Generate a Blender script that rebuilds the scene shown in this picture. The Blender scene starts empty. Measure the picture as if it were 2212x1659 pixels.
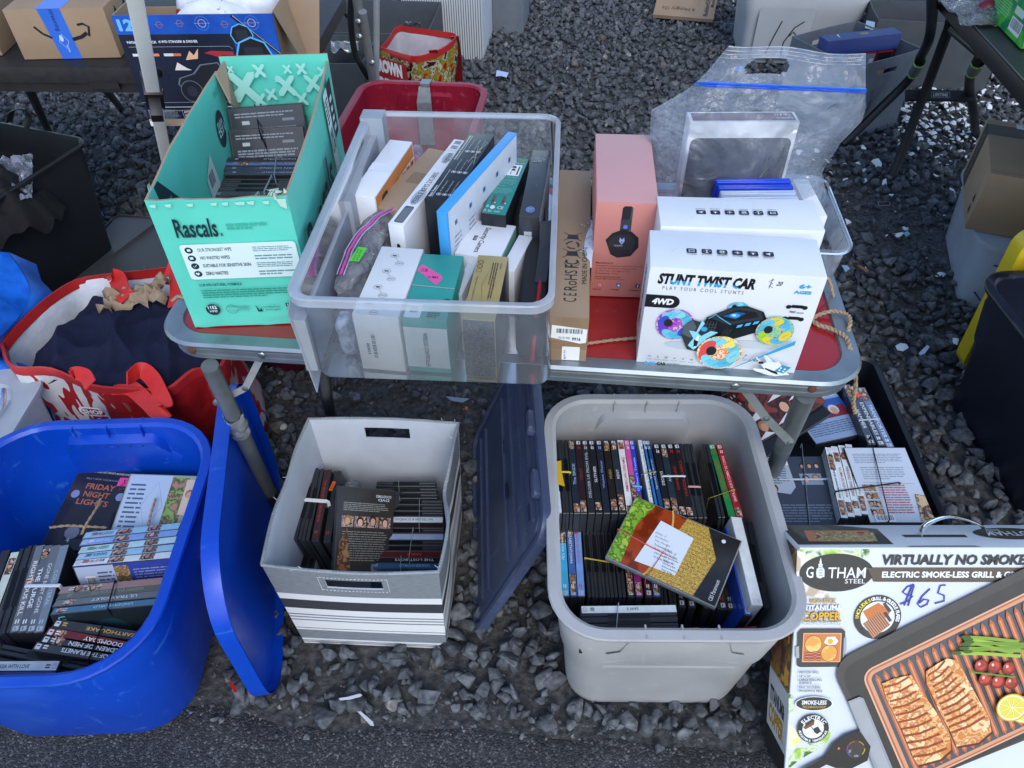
import bpy, bmesh, math, random
import numpy as np
from mathutils import Vector, Matrix, noise
random.seed(7)
PI = math.pi
R = math.radians
SC = bpy.context.scene
# ------------------------------------------------------------------ camera
CAMH, FPX, PITCH, ROLL = 1.57, 1630.0, R(45), R(0.8)
_fw = Vector((0, math.cos(PITCH), -math.sin(PITCH)))
_r0 = Vector((1, 0, 0)); _d0 = Vector((0, -math.sin(PITCH), -math.cos(PITCH)))
_rt = _r0 * math.cos(ROLL) + _d0 * math.sin(ROLL)
_dn = _r0 * -math.sin(ROLL) + _d0 * math.cos(ROLL)
_C = Vector((0, 0, CAMH))
cd = bpy.data.cameras.new('camera'); cam = bpy.data.objects.new('camera', cd)
SC.collection.objects.link(cam); SC.camera = cam
cd.sensor_width = 36; cd.lens = FPX / 2212 * 36; cd.clip_start = 0.05; cd.clip_end = 200
cam.matrix_world = Matrix(((_rt.x, -_dn.x, -_fw.x, 0), (_rt.y, -_dn.y, -_fw.y, 0), (_rt.z, -_dn.z, -_fw.z, CAMH), (0, 0, 0, 1)))
# ------------------------------------------------------------------ light
SUN_EL, SUN_AZ = R(44), R(168)          # azimuth from +Y towards +X
w = bpy.data.worlds.new('World'); SC.world = w; w.use_nodes = True
nt = w.node_tree; nt.nodes.clear()
sky = nt.nodes.new('ShaderNodeTexSky'); sky.sky_type = 'NISHITA'; sky.sun_disc = False
sky.sun_elevation = SUN_EL; sky.sun_rotation = SUN_AZ; sky.air_density = 1.0; sky.dust_density = 0.9; sky.ozone_density = 1.0
bg = nt.nodes.new('ShaderNodeBackground'); bg.inputs[1].default_value = 0.15
ou = nt.nodes.new('ShaderNodeOutputWorld')
nt.links.new(sky.outputs[0], bg.inputs[0]); nt.links.new(bg.outputs[0], ou.inputs[0])
ld = bpy.data.lights.new('sun', 'SUN'); lo = bpy.data.objects.new('sun', ld); SC.collection.objects.link(lo)
ld.energy = 0.72; ld.angle = R(32); ld.color = (1.0, 0.98, 0.95)
sd = Vector((math.sin(SUN_AZ) * math.cos(SUN_EL), math.cos(SUN_AZ) * math.cos(SUN_EL), math.sin(SUN_EL)))
lo.rotation_euler = sd.to_track_quat('Z', 'Y').to_euler(); lo.location = sd * 10
SC.view_settings.view_transform = 'Standard'; SC.view_settings.look = 'None'
SC.view_settings.gamma = 1; SC.view_settings.exposure = 0.86
SC.cycles.use_denoising = True
SC.cycles.max_bounces = 8; SC.cycles.transparent_max_bounces = 24
def at(x, y, h=0.0):
 "photograph position (2212 px wide) -> point at height h"
 d = _fw + _rt * ((x - 1106) / FPX) + _dn * ((y - 829.5) / FPX)
 return _C + d * ((h - CAMH) / d.z)
def az(x, y, depth): return _C + (_fw + _rt * ((x - 1106) / FPX) + _dn * ((y - 829.5) / FPX)) * depth
def aty(x, y, Y):
 d = _fw + _rt * ((x - 1106) / FPX) + _dn * ((y - 829.5) / FPX)
 return _C + d * (Y / d.y)
def z3(x, y): return (1152.1 + x * .4299, 822.9 + y * .4299)
def zb(x, y): return (x * .3716, 1042.4 + y * .3716)
def zc(x, y): return (548.6 + x * .3803, 877.8 + y * .3803)
def zt(x, y): return (301.7 + x * .2316, 109.7 + y * .2316)
def zd(x, y): return (740.6 + x * .2646, 246.9 + y * .2646)
def ze(x, y): return (1591 + x * .2149, 822.9 + y * .2149)
def z5(x, y): return (1371.5 + x * .2645, 54.9 + y * .2645)
def z6(x, y): return (576 + x * .248, y * .248)
def zg(x, y): return (1618.4 + x * .3386, 1097.2 + y * .3386)
def zr(x, y): return (x * .3307, 493.8 + y * .3307)
def zR(x, y): return (1920 + x * .1984, y * .1984)
# ------------------------------------------------------------------ materials
def lin(c):
 if isinstance(c, str):
  c = c.lstrip('#'); c = ''.join(k * 2 for k in c) if len(c) == 3 else c; c = tuple(int(c[i:i + 2], 16) / 255 for i in (0, 2, 4))
 return tuple((v / 12.92 if v <= 0.04045 else ((v + 0.055) / 1.055) ** 2.4) for v in c[:3])
_m = {}
def mat(c, rough=.5, noise_amt=.06, nscale=30, metal=0, bump=0, bscale=200, spec=.5, coat=0, name=None, tr=0):
 key = (c, rough, noise_amt, nscale, metal, bump, bscale, spec, coat, tr)
 if key in _m: return _m[key]
 m = bpy.data.materials.new(name or 'material'); m.use_nodes = True
 n = m.node_tree.nodes; l = m.node_tree.links; b = n['Principled BSDF']
 L = lin(c) if isinstance(c, str) else c
 b.inputs['Roughness'].default_value = rough; b.inputs['Metallic'].default_value = metal
 b.inputs['Specular IOR Level'].default_value = spec; b.inputs['Coat Weight'].default_value = coat
 tc = n.new('ShaderNodeTexCoord')
 if noise_amt:
  t = n.new('ShaderNodeTexNoise'); t.inputs['Scale'].default_value = nscale; t.inputs['Detail'].default_value = 5
  l.new(tc.outputs['Object'], t.inputs['Vector'])
  mr = n.new('ShaderNodeMapRange'); mr.inputs['From Min'].default_value = .3; mr.inputs['From Max'].default_value = .7
  mr.inputs['To Min'].default_value = 1 - noise_amt; mr.inputs['To Max'].default_value = 1 + noise_amt
  l.new(t.outputs['Fac'], mr.inputs['Value'])
  mx = n.new('ShaderNodeMix'); mx.data_type = 'RGBA'; mx.blend_type = 'MULTIPLY'; mx.inputs['Factor'].default_value = 1
  mx.inputs['A'].default_value = (*L, 1); l.new(mr.outputs[0], mx.inputs['B']); l.new(mx.outputs['Result'], b.inputs['Base Color'])
  mr2 = n.new('ShaderNodeMapRange'); mr2.inputs['To Min'].default_value = max(0.02, rough - .08); mr2.inputs['To Max'].default_value = min(1, rough + .1)
  l.new(t.outputs['Fac'], mr2.inputs['Value']); l.new(mr2.outputs[0], b.inputs['Roughness'])
 else:
  b.inputs['Base Color'].default_value = (*L, 1)
 if bump:
  t = n.new('ShaderNodeTexNoise'); t.inputs['Scale'].default_value = bscale; t.inputs['Detail'].default_value = 3
  l.new(tc.outputs['Object'], t.inputs['Vector'])
  bp = n.new('ShaderNodeBump'); bp.inputs['Strength'].default_value = bump; bp.inputs['Distance'].default_value = .002
  l.new(t.outputs['Fac'], bp.inputs['Height']); l.new(bp.outputs[0], b.inputs['Normal'])
 if tr: b.inputs['Transmission Weight'].default_value = tr
 _m[key] = m
 return m
def scuffed(c, c2, rough=.38, s=5, amt=.5):
 "moulded plastic with paler rubbed patches, fine scratches and dust"
 m = mat(c, rough, .09, 9, bump=.06, bscale=60, name='plastic').copy(); n = m.node_tree.nodes; l = m.node_tree.links; b = n['Principled BSDF']
 src = b.inputs['Base Color'].links[0].from_socket; tc = n.new('ShaderNodeTexCoord'); fac = []
 for sc, st, lo, hi, a in ((s, (1, 1, 1), .60, .78, .5), (s * 9, (1, .12, 1), .64, .72, .8), (s * 14, (1, 1, .1), .66, .73, .6), (180, (1, 1, 1), .62, .75, .35)):
  mp = n.new('ShaderNodeMapping'); mp.inputs['Scale'].default_value = st; mp.inputs['Rotation'].default_value = (.3, .5, .7 * sc); l.new(tc.outputs['Object'], mp.inputs[0])
  t = n.new('ShaderNodeTexNoise'); t.inputs['Scale'].default_value = sc; t.inputs['Detail'].default_value = 5; l.new(mp.outputs[0], t.inputs[0])
  r_ = n.new('ShaderNodeMapRange'); r_.inputs['From Min'].default_value = lo; r_.inputs['From Max'].default_value = hi; r_.inputs['To Max'].default_value = a * amt; l.new(t.outputs[0], r_.inputs[0]); fac.append(r_.outputs[0])
 f = fac[0]
 for g_ in fac[1:]: k = n.new('ShaderNodeMath'); k.operation = 'MAXIMUM'; l.new(f, k.inputs[0]); l.new(g_, k.inputs[1]); f = k.outputs[0]
 mx = n.new('ShaderNodeMix'); mx.data_type = 'RGBA'; l.new(f, mx.inputs['Factor']); l.new(src, mx.inputs['A']); mx.inputs['B'].default_value = (*c2, 1); l.new(mx.outputs['Result'], b.inputs['Base Color'])
 return m
def ribbon(q, pts, w, side, m, th=.0015, n=8):
 "flat webbing strap along a smooth curve; side = direction across the strap"
 P = bezier(pts, n); S = Vector(side).normalized() * w / 2; vs = []; fs = []
 for i, p in enumerate(P):
  t = (P[min(i + 1, len(P) - 1)] - P[max(i - 1, 0)]).normalized(); s = S - t * S.dot(t); s = s.normalized() * w / 2; k = t.cross(s).normalized() * th
  vs += [p - s - k, p + s - k, p + s + k, p - s + k]
  if i: a = 4 * i; fs += [(a - 4 + j, a - 4 + (j + 1) % 4, a + (j + 1) % 4, a + j) for j in range(4)]
 e = len(vs) - 4; fs += [(0, 3, 2, 1), (e, e + 1, e + 2, e + 3)]; q.add(vs, fs, m)
def ink(c): return mat(c, .42, 0)
def gloss(c): return mat(c, .16, 0.05, 60)
def card(c): return mat(c, .78, .08, 12, bump=.12, bscale=260)
def plastic(c, rough=.38): return mat(c, rough, .07, 9, bump=.05, bscale=90)
def fabric(c): return mat(c, .9, .14, 90, bump=.5, bscale=500)
def art(cols, scale=40, rough=.25, hard=False):
 "mottled printed picture in a given palette"
 key = ('art', tuple(cols), scale, rough, hard)
 if key in _m: return _m[key]
 m = bpy.data.materials.new('printed_picture'); m.use_nodes = True
 n = m.node_tree.nodes; l = m.node_tree.links; b = n['Principled BSDF']; b.inputs['Roughness'].default_value = rough
 tc = n.new('ShaderNodeTexCoord'); t = n.new('ShaderNodeTexNoise'); t.inputs['Scale'].default_value = scale; t.inputs['Detail'].default_value = 3
 t.inputs['Distortion'].default_value = .35
 l.new(tc.outputs['Object'], t.inputs['Vector']); cr = n.new('ShaderNodeValToRGB'); e = cr.color_ramp
 if hard: e.interpolation = 'CONSTANT'
 k = len(cols)
 while len(e.elements) < k: e.elements.new(.5)
 for i, c in enumerate(cols):
  e.elements[i].position = .32 + .36 * i / k if i else 0; e.elements[i].color = (*lin(c), 1)
 l.new(t.outputs['Fac'], cr.inputs[0]); l.new(cr.outputs[0], b.inputs['Base Color'])
 _m[key] = m
 return m
def clearmat(name, tint, opac, rough, bump=0, bscale=30, diffc=None, lines=0):
 "cloudy see-through plastic: part passes straight through, part scatters, plus a glossy skin"
 m = bpy.data.materials.new(name); m.use_nodes = True
 n = m.node_tree.nodes; l = m.node_tree.links; n.clear()
 o = n.new('ShaderNodeOutputMaterial'); tc = n.new('ShaderNodeTexCoord')
 tr = n.new('ShaderNodeBsdfTransparent'); tr.inputs[0].default_value = (*tint, 1)
 di = n.new('ShaderNodeBsdfDiffuse'); di.inputs[0].default_value = (*(diffc or (.8, .82, .84)), 1)
 tl = n.new('ShaderNodeBsdfTranslucent'); tl.inputs[0].default_value = (*(diffc or (.8, .82, .84)), 1)
 dm = n.new('ShaderNodeMixShader'); dm.inputs[0].default_value = .45
 l.new(di.outputs[0], dm.inputs[1]); l.new(tl.outputs[0], dm.inputs[2])
 mx = n.new('ShaderNodeMixShader')
 t = n.new('ShaderNodeTexNoise'); t.inputs['Scale'].default_value = 14; t.inputs['Detail'].default_value = 6
 l.new(tc.outputs['Object'], t.inputs['Vector'])
 mr = n.new('ShaderNodeMapRange'); mr.inputs['From Min'].default_value = .3; mr.inputs['From Max'].default_value = .7
 mr.inputs['To Min'].default_value = max(0, opac - .07); mr.inputs['To Max'].default_value = opac + .07
 l.new(t.outputs['Fac'], mr.inputs[0]); l.new(mr.outputs[0], mx.inputs[0])
 l.new(tr.outputs[0], mx.inputs[1]); l.new(dm.outputs[0], mx.inputs[2])
 gl = n.new('ShaderNodeBsdfGlossy'); gl.inputs['Roughness'].default_value = rough
 fr = n.new('ShaderNodeFresnel'); fr.inputs[0].default_value = 1.45
 m2 = n.new('ShaderNodeMixShader'); l.new(fr.outputs[0], m2.inputs[0]); l.new(mx.outputs[0], m2.inputs[1]); l.new(gl.outputs[0], m2.inputs[2])
 l.new(m2.outputs[0], o.inputs[0])
 if bump:
  t2 = n.new('ShaderNodeTexNoise'); t2.inputs['Scale'].default_value = bscale; t2.inputs['Detail'].default_value = 4; t2.inputs['Distortion'].default_value = 1.5
  l.new(tc.outputs['Object'], t2.inputs['Vector'])
  bp = n.new('ShaderNodeBump'); bp.inputs['Strength'].default_value = bump; bp.inputs['Distance'].default_value = .02
  l.new(t2.outputs['Fac'], bp.inputs['Height'])
  for s in (di, tl, gl): l.new(bp.outputs[0], s.inputs['Normal'])
  l.new(bp.outputs[0], fr.inputs['Normal'])
 return m
# ------------------------------------------------------------------ mesh builder
class MB:
 def __init__(s): s.v = []; s.f = []; s.m = []; s.mats = []; s.dec = None
 def mi(s, m):
  for i, q in enumerate(s.mats):
   if q is m: return i
  s.mats.append(m); return len(s.mats) - 1
 def add(s, vs, fs, m, M=None):
  k = len(s.v)
  if M is not None: vs = [M @ Vector(p) for p in vs]
  s.v += [tuple(p) for p in vs]; i = s.mi(m)
  for f in fs: s.f.append([k + j for j in f]); s.m.append(i)
 def box(s, x0, x1, y0, y1, z0, z1, m, M=None):
  vs = [(x, y, z) for z in (z0, z1) for y in (y0, y1) for x in (x0, x1)]
  s.add(vs, [(0, 2, 3, 1), (4, 5, 7, 6), (0, 1, 5, 4), (2, 6, 7, 3), (0, 4, 6, 2), (1, 3, 7, 5)], m, M)
 def prism(s, pts, z0, z1, m, M=None, cap=True):
  n = len(pts)
  vs = [(p[0], p[1], z0) for p in pts] + [(p[0], p[1], z1) for p in pts]
  fs = [(i, (i + 1) % n, n + (i + 1) % n, n + i) for i in range(n)]
  if cap: fs += [tuple(range(n - 1, -1, -1)), tuple(range(n, 2 * n))]
  s.add(vs, fs, m, M)
 def loft(s, rings, m, M=None, cap0=False, cap1=False, closed=True, mats=None):
  n = len(rings[0]); vs = [p for r in rings for p in r]
  for j in range(len(rings) - 1):
   fs = []
   for i in range(n if closed else n - 1):
    a = j * n + i; b = j * n + (i + 1) % n
    fs.append((a, b, b + n, a + n))
   if j == 0: k0 = len(s.v); s.add(vs, [], m, M)
   mi = s.mi(mats[j] if mats else m)
   for f in fs: s.f.append([k0 + q for q in f]); s.m.append(mi)
  if cap0: s.f.append([k0 + i for i in range(n - 1, -1, -1)]); s.m.append(s.mi(m))
  if cap1: s.f.append([k0 + (len(rings) - 1) * n + i for i in range(n)]); s.m.append(s.mi(m))
 def tube(s, pts, r, m, n=10, cap=True, M=None, flat=None):
  pts = [Vector(p) for p in pts]; rings = []
  up = None
  for i, p in enumerate(pts):
   t = (pts[min(i + 1, len(pts) - 1)] - pts[max(i - 1, 0)])
   t = t.normalized() if t.length > 1e-9 else Vector((0, 0, 1))
   if up is None:
    up = Vector((0, 0, 1)) if abs(t.z) < .9 else Vector((1, 0, 0))
   a = t.cross(up); a = a.normalized() if a.length > 1e-6 else t.orthogonal().normalized()
   b = a.cross(t).normalized(); up = b
   rr = r[i] if isinstance(r, (list, tuple)) else r
   fx, fy = flat or (1, 1)
   rings.append([p + a * math.cos(2 * PI * k / n) * rr * fx + b * math.sin(2 * PI * k / n) * rr * fy for k in range(n)])
  s.loft(rings, m, M, cap, cap)
 def grid(s, fn, nu, nv, m, M=None, skip=None, wrap=False):
  vs = [fn(i / nu, j / nv) for j in range(nv + 1) for i in range(nu + 1)]
  fs = []
  for j in range(nv):
   for i in range(nu):
    if skip and skip((i + .5) / nu, (j + .5) / nv): continue
    a = j * (nu + 1) + i; fs.append((a, a + 1, a + nu + 2, a + nu + 1))
  s.add(vs, fs, m, M)
 def build(s, name, parent=None, bevel=0, smooth=None, M=None, seg=2, solid=0):
  me = bpy.data.meshes.new(name); me.from_pydata(s.v, [], s.f); me.polygons.foreach_set('material_index', s.m)
  for q in s.mats: me.materials.append(q)
  if bevel or s.dec or solid:
   bm = bmesh.new(); bm.from_mesh(me)
   if bevel:
    ed = [e for e in bm.edges if len(e.link_faces) == 2 and e.calc_face_angle(0) > .6]
    bmesh.ops.bevel(bm, geom=ed, offset=bevel, segments=seg, affect='EDGES', profile=.5, clamp_overlap=True)
   if s.dec and s.dec.f:
    dm = s.dec; off = []
    for q in dm.mats:
     k = [i for i, z in enumerate(s.mats) if z is q]
     if k: off.append(k[0])
     else: s.mats.append(q); me.materials.append(q); off.append(len(s.mats) - 1)
    vv = [bm.verts.new(p) for p in dm.v]
    for f, mi in zip(dm.f, dm.m):
     try: q = bm.faces.new([vv[i] for i in f]); q.material_index = off[mi]
     except ValueError: pass
   bm.to_mesh(me); bm.free()
  if smooth:
   me.shade_smooth(); me.set_sharp_from_angle(angle=R(smooth))
  me.validate()
  o = bpy.data.objects.new(name, me); SC.collection.objects.link(o)
  if parent is not None: o.parent = parent
  if M is not None: o.matrix_local = M
  if solid:
   md = o.modifiers.new('thickness', 'SOLIDIFY'); md.thickness = solid; md.offset = 0
  return o
 def D(s, origin, U, V, e=.0004):
  if s.dec is None: s.dec = MB()
  return Decal(s.dec, Vector(origin), Vector(U).normalized(), Vector(V).normalized(), e)
_tc = {}
def text2d(t, bold=0.0, shear=0.0):
 key = (t, bold, shear)
 if key in _tc: return _tc[key]
 c = bpy.data.curves.new('t', 'FONT'); c.body = t; c.size = 1; c.resolution_u = 2; c.offset = bold; c.shear = shear; c.fill_mode = 'FRONT'
 o = bpy.data.objects.new('t', c); SC.collection.objects.link(o)
 dg = bpy.context.evaluated_depsgraph_get(); me = bpy.data.meshes.new_from_object(o.evaluated_get(dg))
 v = [(p.co.x, p.co.y) for p in me.vertices]; f = [tuple(p.vertices) for p in me.polygons]
 bpy.data.objects.remove(o); bpy.data.curves.remove(c); bpy.data.meshes.remove(me)
 if v:
  x0 = min(p[0] for p in v); x1 = max(p[0] for p in v); y0 = min(p[1] for p in v); y1 = max(p[1] for p in v)
  v = [((p[0] - x0), (p[1] - y0)) for p in v]; _tc[key] = (v, f, x1 - x0, y1 - y0)
 else: _tc[key] = ([], [], 1, 1)
 return _tc[key]
class Decal:
 "flat printing laid on a face, x along U and y along V"
 def __init__(s, mb, o, U, V, e):
  s.mb, s.o, s.U, s.V = mb, o, U, V; s.N = U.cross(V).normalized(); s.k = e
 def _p(s, x, y): return s.o + s.U * x + s.V * y + s.N * s.k
 def poly(s, pts, c, step=True):
  m = c if not isinstance(c, (str, tuple)) else ink(c)
  s.mb.add([s._p(*p) for p in pts], [tuple(range(len(pts)))], m)
  if step: s.k += .00006
 def rect(s, x, y, w, h, c): s.poly([(x, y), (x + w, y), (x + w, y + h), (x, y + h)], c)
 def rrect(s, x, y, w, h, r, c, n=4):
  pts = []
  for (cx, cy, a) in ((x + w - r, y + r, -90), (x + w - r, y + h - r, 0), (x + r, y + h - r, 90), (x + r, y + r, 180)):
   for i in range(n + 1): t = R(a + 90 * i / n); pts.append((cx + r * math.cos(t), cy + r * math.sin(t)))
  s.poly(pts, c)
 def ell(s, cx, cy, rx, ry, c, n=24, rot=0):
  s.poly([(cx + rx * math.cos(t) * math.cos(rot) - ry * math.sin(t) * math.sin(rot), cy + rx * math.cos(t) * math.sin(rot) + ry * math.sin(t) * math.cos(rot)) for t in [2 * PI * i / n for i in range(n)]], c)
 def ring(s, cx, cy, rx, ry, wd, c, a0=0, a1=360, n=28):
  m = ink(c) if isinstance(c, str) else c; vs = []; fs = []
  for i in range(n + 1):
   t = R(a0 + (a1 - a0) * i / n)
   vs.append(s._p(cx + rx * math.cos(t), cy + ry * math.sin(t))); vs.append(s._p(cx + (rx - wd) * math.cos(t), cy + (ry - wd) * math.sin(t)))
   if i: k = 2 * i; fs.append((k - 2, k, k + 1, k - 1))
  s.mb.add(vs, fs, m); s.k += .00006
 def line(s, pts, wd, c, taper=False):
  m = ink(c) if isinstance(c, str) else c; vs = []; fs = []
  for i, p in enumerate(pts):
   a = pts[max(0, i - 1)]; b = pts[min(len(pts) - 1, i + 1)]
   dx, dy = b[0] - a[0], b[1] - a[1]; L = math.hypot(dx, dy) or 1
   q = wd / 2 * (1 - .8 * i / (len(pts) - 1) if taper else 1)
   vs.append(s._p(p[0] - dy / L * q, p[1] + dx / L * q)); vs.append(s._p(p[0] + dy / L * q, p[1] - dx / L * q))
   if i: k = 2 * i; fs.append((k - 2, k, k + 1, k - 1))
  s.mb.add(vs, fs, m); s.k += .00006
 def text(s, t, x, y, w, h, c, bold=0.015, shear=0, rot=0, fit=True):
  "text squeezed into the box x,y,w,h; rot in quarter turns"
  v, f, tw, th = text2d(t, bold, shear)
  if not v: return
  m = ink(c) if isinstance(c, str) else c
  if rot % 2: bw, bh = h, w
  else: bw, bh = w, h
  sx, sy = bw / tw, bh / th
  if not fit: sx = sy = min(sx, sy)
  out = []
  for p in v:
   a, b = p[0] * sx, p[1] * sy
   if rot == 1: a, b = w - b, a
   elif rot == 2: a, b = w - a, h - b
   elif rot == 3: a, b = b, h - a
   out.append(s._p(x + a, y + b))
  s.mb.add(out, f, m); s.k += .00006
 def greek(s, x, y, w, h, n, c, seed=0, fill=.55):
  "rows of print too small to read"
  rg = random.Random(seed * 31 + n); m = ink(c) if isinstance(c, str) else c; vs = []; fs = []
  for i in range(n):
   yy = y + h * (n - 1 - i) / n; hh = h / n * fill; xx = x; xe = x + w * (rg.uniform(.55, 1) if i == n - 1 else rg.uniform(.9, 1))
   while xx < xe - h / n * .3:
    ww = min(rg.uniform(.6, 3.2) * h / n, xe - xx); k = len(vs)
    vs += [s._p(xx, yy), s._p(xx + ww, yy), s._p(xx + ww, yy + hh), s._p(xx, yy + hh)]; fs.append((k, k + 1, k + 2, k + 3)); xx += ww + h / n * .3
  s.mb.add(vs, fs, m); s.k += .00006
 def barcode(s, x, y, w, h, vert=False, bgc='#e8eaec'):
  s.rect(x, y, w, h, bgc); rg = random.Random(int(x * 1e5)); vs = []; fs = []; a = .08
  while a < .92:
   b = rg.choice((.012, .02, .035)); k = len(vs)
   q = [(a, .25), (a + b, .25), (a + b, .92), (a, .92)]
   if vert: q = [(p[1], p[0]) for p in q]
   vs += [s._p(x + p[0] * w, y + p[1] * h) for p in q]; fs.append((k, k + 1, k + 2, k + 3)); a += b + rg.choice((.012, .022, .03))
  s.mb.add(vs, fs, ink('#15171c')); s.k += .00006
 def faces(s, x, y, w, h, n=2, seed=0, hair='#2a1c16'):
  "little portrait heads as on a film cover"
  rg = random.Random(seed)
  for i in range(n):
   cx = x + w * (i + .5) / n; cy = y + h * rg.uniform(.45, .6); r = min(w / n * .42, h * .42)
   s.ell(cx, cy + r * .18, r * .9, r * 1.05, rg.choice((hair, '#3b2a1e', '#151310', '#8a6a3c')), 10)
   s.ell(cx, cy - r * .1, r * .62, r * .82, rg.choice(('#c99a80', '#b98468', '#d8ae94', '#a9765c')), 10)
def thing(name, label, cat, M=None, group=None, kind=None):
 o = bpy.data.objects.new(name, None); SC.collection.objects.link(o); o.empty_display_size = .05
 if M is not None: o.matrix_world = M
 tag(o, label, cat, group, kind); return o
def tag(o, label=None, cat=None, group=None, kind=None):
 if label: o['label'] = label
 if cat: o['category'] = cat
 if group: o['group'] = group
 if kind: o['kind'] = kind
 return o
def solo(name, label, cat, mb, M=None, group=None, kind=None, **k):
 o = mb.build(name, **k)
 if M is not None: o.matrix_world = M
 return tag(o, label, cat, group, kind)
def fr(x, y, z, yaw=0): return Matrix.Translation((x, y, z)) @ Matrix.Rotation(yaw, 4, 'Z')
def frame3(o, X, Zhint):
 X = Vector(X).normalized(); Z = Vector(Zhint); Y = Z.cross(X).normalized(); Z = X.cross(Y).normalized()
 M = Matrix((X, Y, Z)).transposed().to_4x4(); M.translation = o; return M
def rr(w, d, r, n=6, cx=0, cy=0, z=0):
 pts = []; r = min(r, w / 2 - 1e-4, d / 2 - 1e-4)
 for (sx, sy, a) in ((1, -1, -90), (1, 1, 0), (-1, 1, 90), (-1, -1, 180)):
  for i in range(n + 1):
   t = R(a + 90 * i / n); pts.append((cx + sx * (w / 2 - r) + r * math.cos(t), cy + sy * (d / 2 - r) + r * math.sin(t), z))
 return pts
def nz(x, y, z=0, s=1): return noise.noise(Vector((x * s, y * s, z * s)))
def bezier(pts, n=8):
 "smooth curve through the points (Catmull-Rom)"
 P = [Vector(p) for p in pts]; out = []
 for i in range(len(P) - 1):
  a = P[max(i - 1, 0)]; b = P[i]; c = P[i + 1]; d = P[min(i + 2, len(P) - 1)]
  for k in range(n):
   t = k / n; out.append(.5 * ((2 * b) + (c - a) * t + (2 * a - 5 * b + 4 * c - d) * t * t + (3 * b - a - 3 * c + d) * t ** 3))
 out.append(P[-1]); return out
# ================================================================== ground
def ground_mat():
 m = bpy.data.materials.new('dirt'); m.use_nodes = True
 n = m.node_tree.nodes; l = m.node_tree.links; b = n['Principled BSDF']; b.inputs['Roughness'].default_value = .95
 tc = n.new('ShaderNodeTexCoord'); t = n.new('ShaderNodeTexNoise'); t.inputs['Scale'].default_value = 60; t.inputs['Detail'].default_value = 8
 l.new(tc.outputs['Object'], t.inputs[0]); cr = n.new('ShaderNodeValToRGB')
 cr.color_ramp.elements[0].position = .35; cr.color_ramp.elements[0].color = (.032, .033, .034, 1)
 cr.color_ramp.elements[1].position = .7; cr.color_ramp.elements[1].color = (.10, .10, .098, 1)
 l.new(t.outputs[0], cr.inputs[0]); l.new(cr.outputs[0], b.inputs['Base Color'])
 bp = n.new('ShaderNodeBump'); bp.inputs['Strength'].default_value = .9; bp.inputs['Distance'].default_value = .01
 l.new(t.outputs[0], bp.inputs['Height']); l.new(bp.outputs[0], b.inputs['Normal'])
 return m
g = MB(); g.grid(lambda u, v: (-12 + 24 * u, -4 + 24 * v, 0), 1, 1, ground_mat())
solo('ground', None, None, g, kind='structure')
EDGE = [at(-200, 1480), at(0, 1488), at(250, 1500), at(470, 1503), at(640, 1538), at(800, 1560), at(950, 1535), at(1100, 1560), at(1240, 1572), at(1400, 1580), at(1640, 1600), at(1800, 1590), at(2400, 1640)]
def edge_y(x):
 for a, b in zip(EDGE, EDGE[1:]):
  if a.x <= x <= b.x: return a.y + (b.y - a.y) * (x - a.x) / (b.x - a.x)
 return EDGE[0].y if x < EDGE[0].x else EDGE[-1].y
def asphalt_mat():
 m = bpy.data.materials.new('asphalt'); m.use_nodes = True
 n = m.node_tree.nodes; l = m.node_tree.links; b = n['Principled BSDF']; b.inputs['Roughness'].default_value = .85
 tc = n.new('ShaderNodeTexCoord'); vo = n.new('ShaderNodeTexVoronoi'); vo.inputs['Scale'].default_value = 260
 l.new(tc.outputs['Object'], vo.inputs['Vector']); se = n.new('ShaderNodeSeparateColor'); l.new(vo.outputs['Color'], se.inputs[0])
 cr = n.new('ShaderNodeValToRGB'); e = cr.color_ramp; e.elements[0].color = (.028, .029, .031, 1); e.elements[1].color = (.2, .195, .185, 1)
 e.elements[0].position = .35; e.elements.new(.75).color = (.06, .062, .066, 1); e.elements.new(.92).color = (.1, .1, .1, 1)
 l.new(se.outputs[0], cr.inputs[0])
 t = n.new('ShaderNodeTexNoise'); t.inputs['Scale'].default_value = 7; t.inputs['Detail'].default_value = 6; l.new(tc.outputs['Object'], t.inputs[0])
 mr = n.new('ShaderNodeMapRange'); mr.inputs['From Min'].default_value = .3; mr.inputs['From Max'].default_value = .7; mr.inputs['To Min'].default_value = .6; mr.inputs['To Max'].default_value = 1.25
 l.new(t.outputs[0], mr.inputs[0]); mx = n.new('ShaderNodeMix'); mx.data_type = 'RGBA'; mx.blend_type = 'MULTIPLY'; mx.inputs['Factor'].default_value = 1
 l.new(cr.outputs[0], mx.inputs['A']); l.new(mr.outputs[0], mx.inputs['B']); l.new(mx.outputs['Result'], b.inputs['Base Color'])
 bp = n.new('ShaderNodeBump'); bp.inputs['Strength'].default_value = .8; bp.inputs['Distance'].default_value = .003; bp.invert = True
 l.new(vo.outputs['Distance'], bp.inputs['Height']); l.new(bp.outputs[0], b.inputs['Normal'])
 return m
am = asphalt_mat(); a_ = MB(); NX = 260
def asp(u, v):
 x = -5 + 10 * u; e = edge_y(x) + .025 * nz(x, 3, 0, 9) + .012 * nz(x, 7, 0, 40)
 y = -4 + (e + 4) * v
 z = .016 + .002 * nz(x, y, 0, 14) if v < .97 else .004
 if v >= 1: z = -.01
 return (x, y, z)
vs_rows = [0, .5, .8, .9, .94, .96, .975, .985, .993, 1]
a_.grid(lambda u, v: asp(u, vs_rows[int(round(v * 9))]), NX, 9, am)
solo('asphalt_pavement', None, None, a_, kind='structure', smooth=50)
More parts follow.
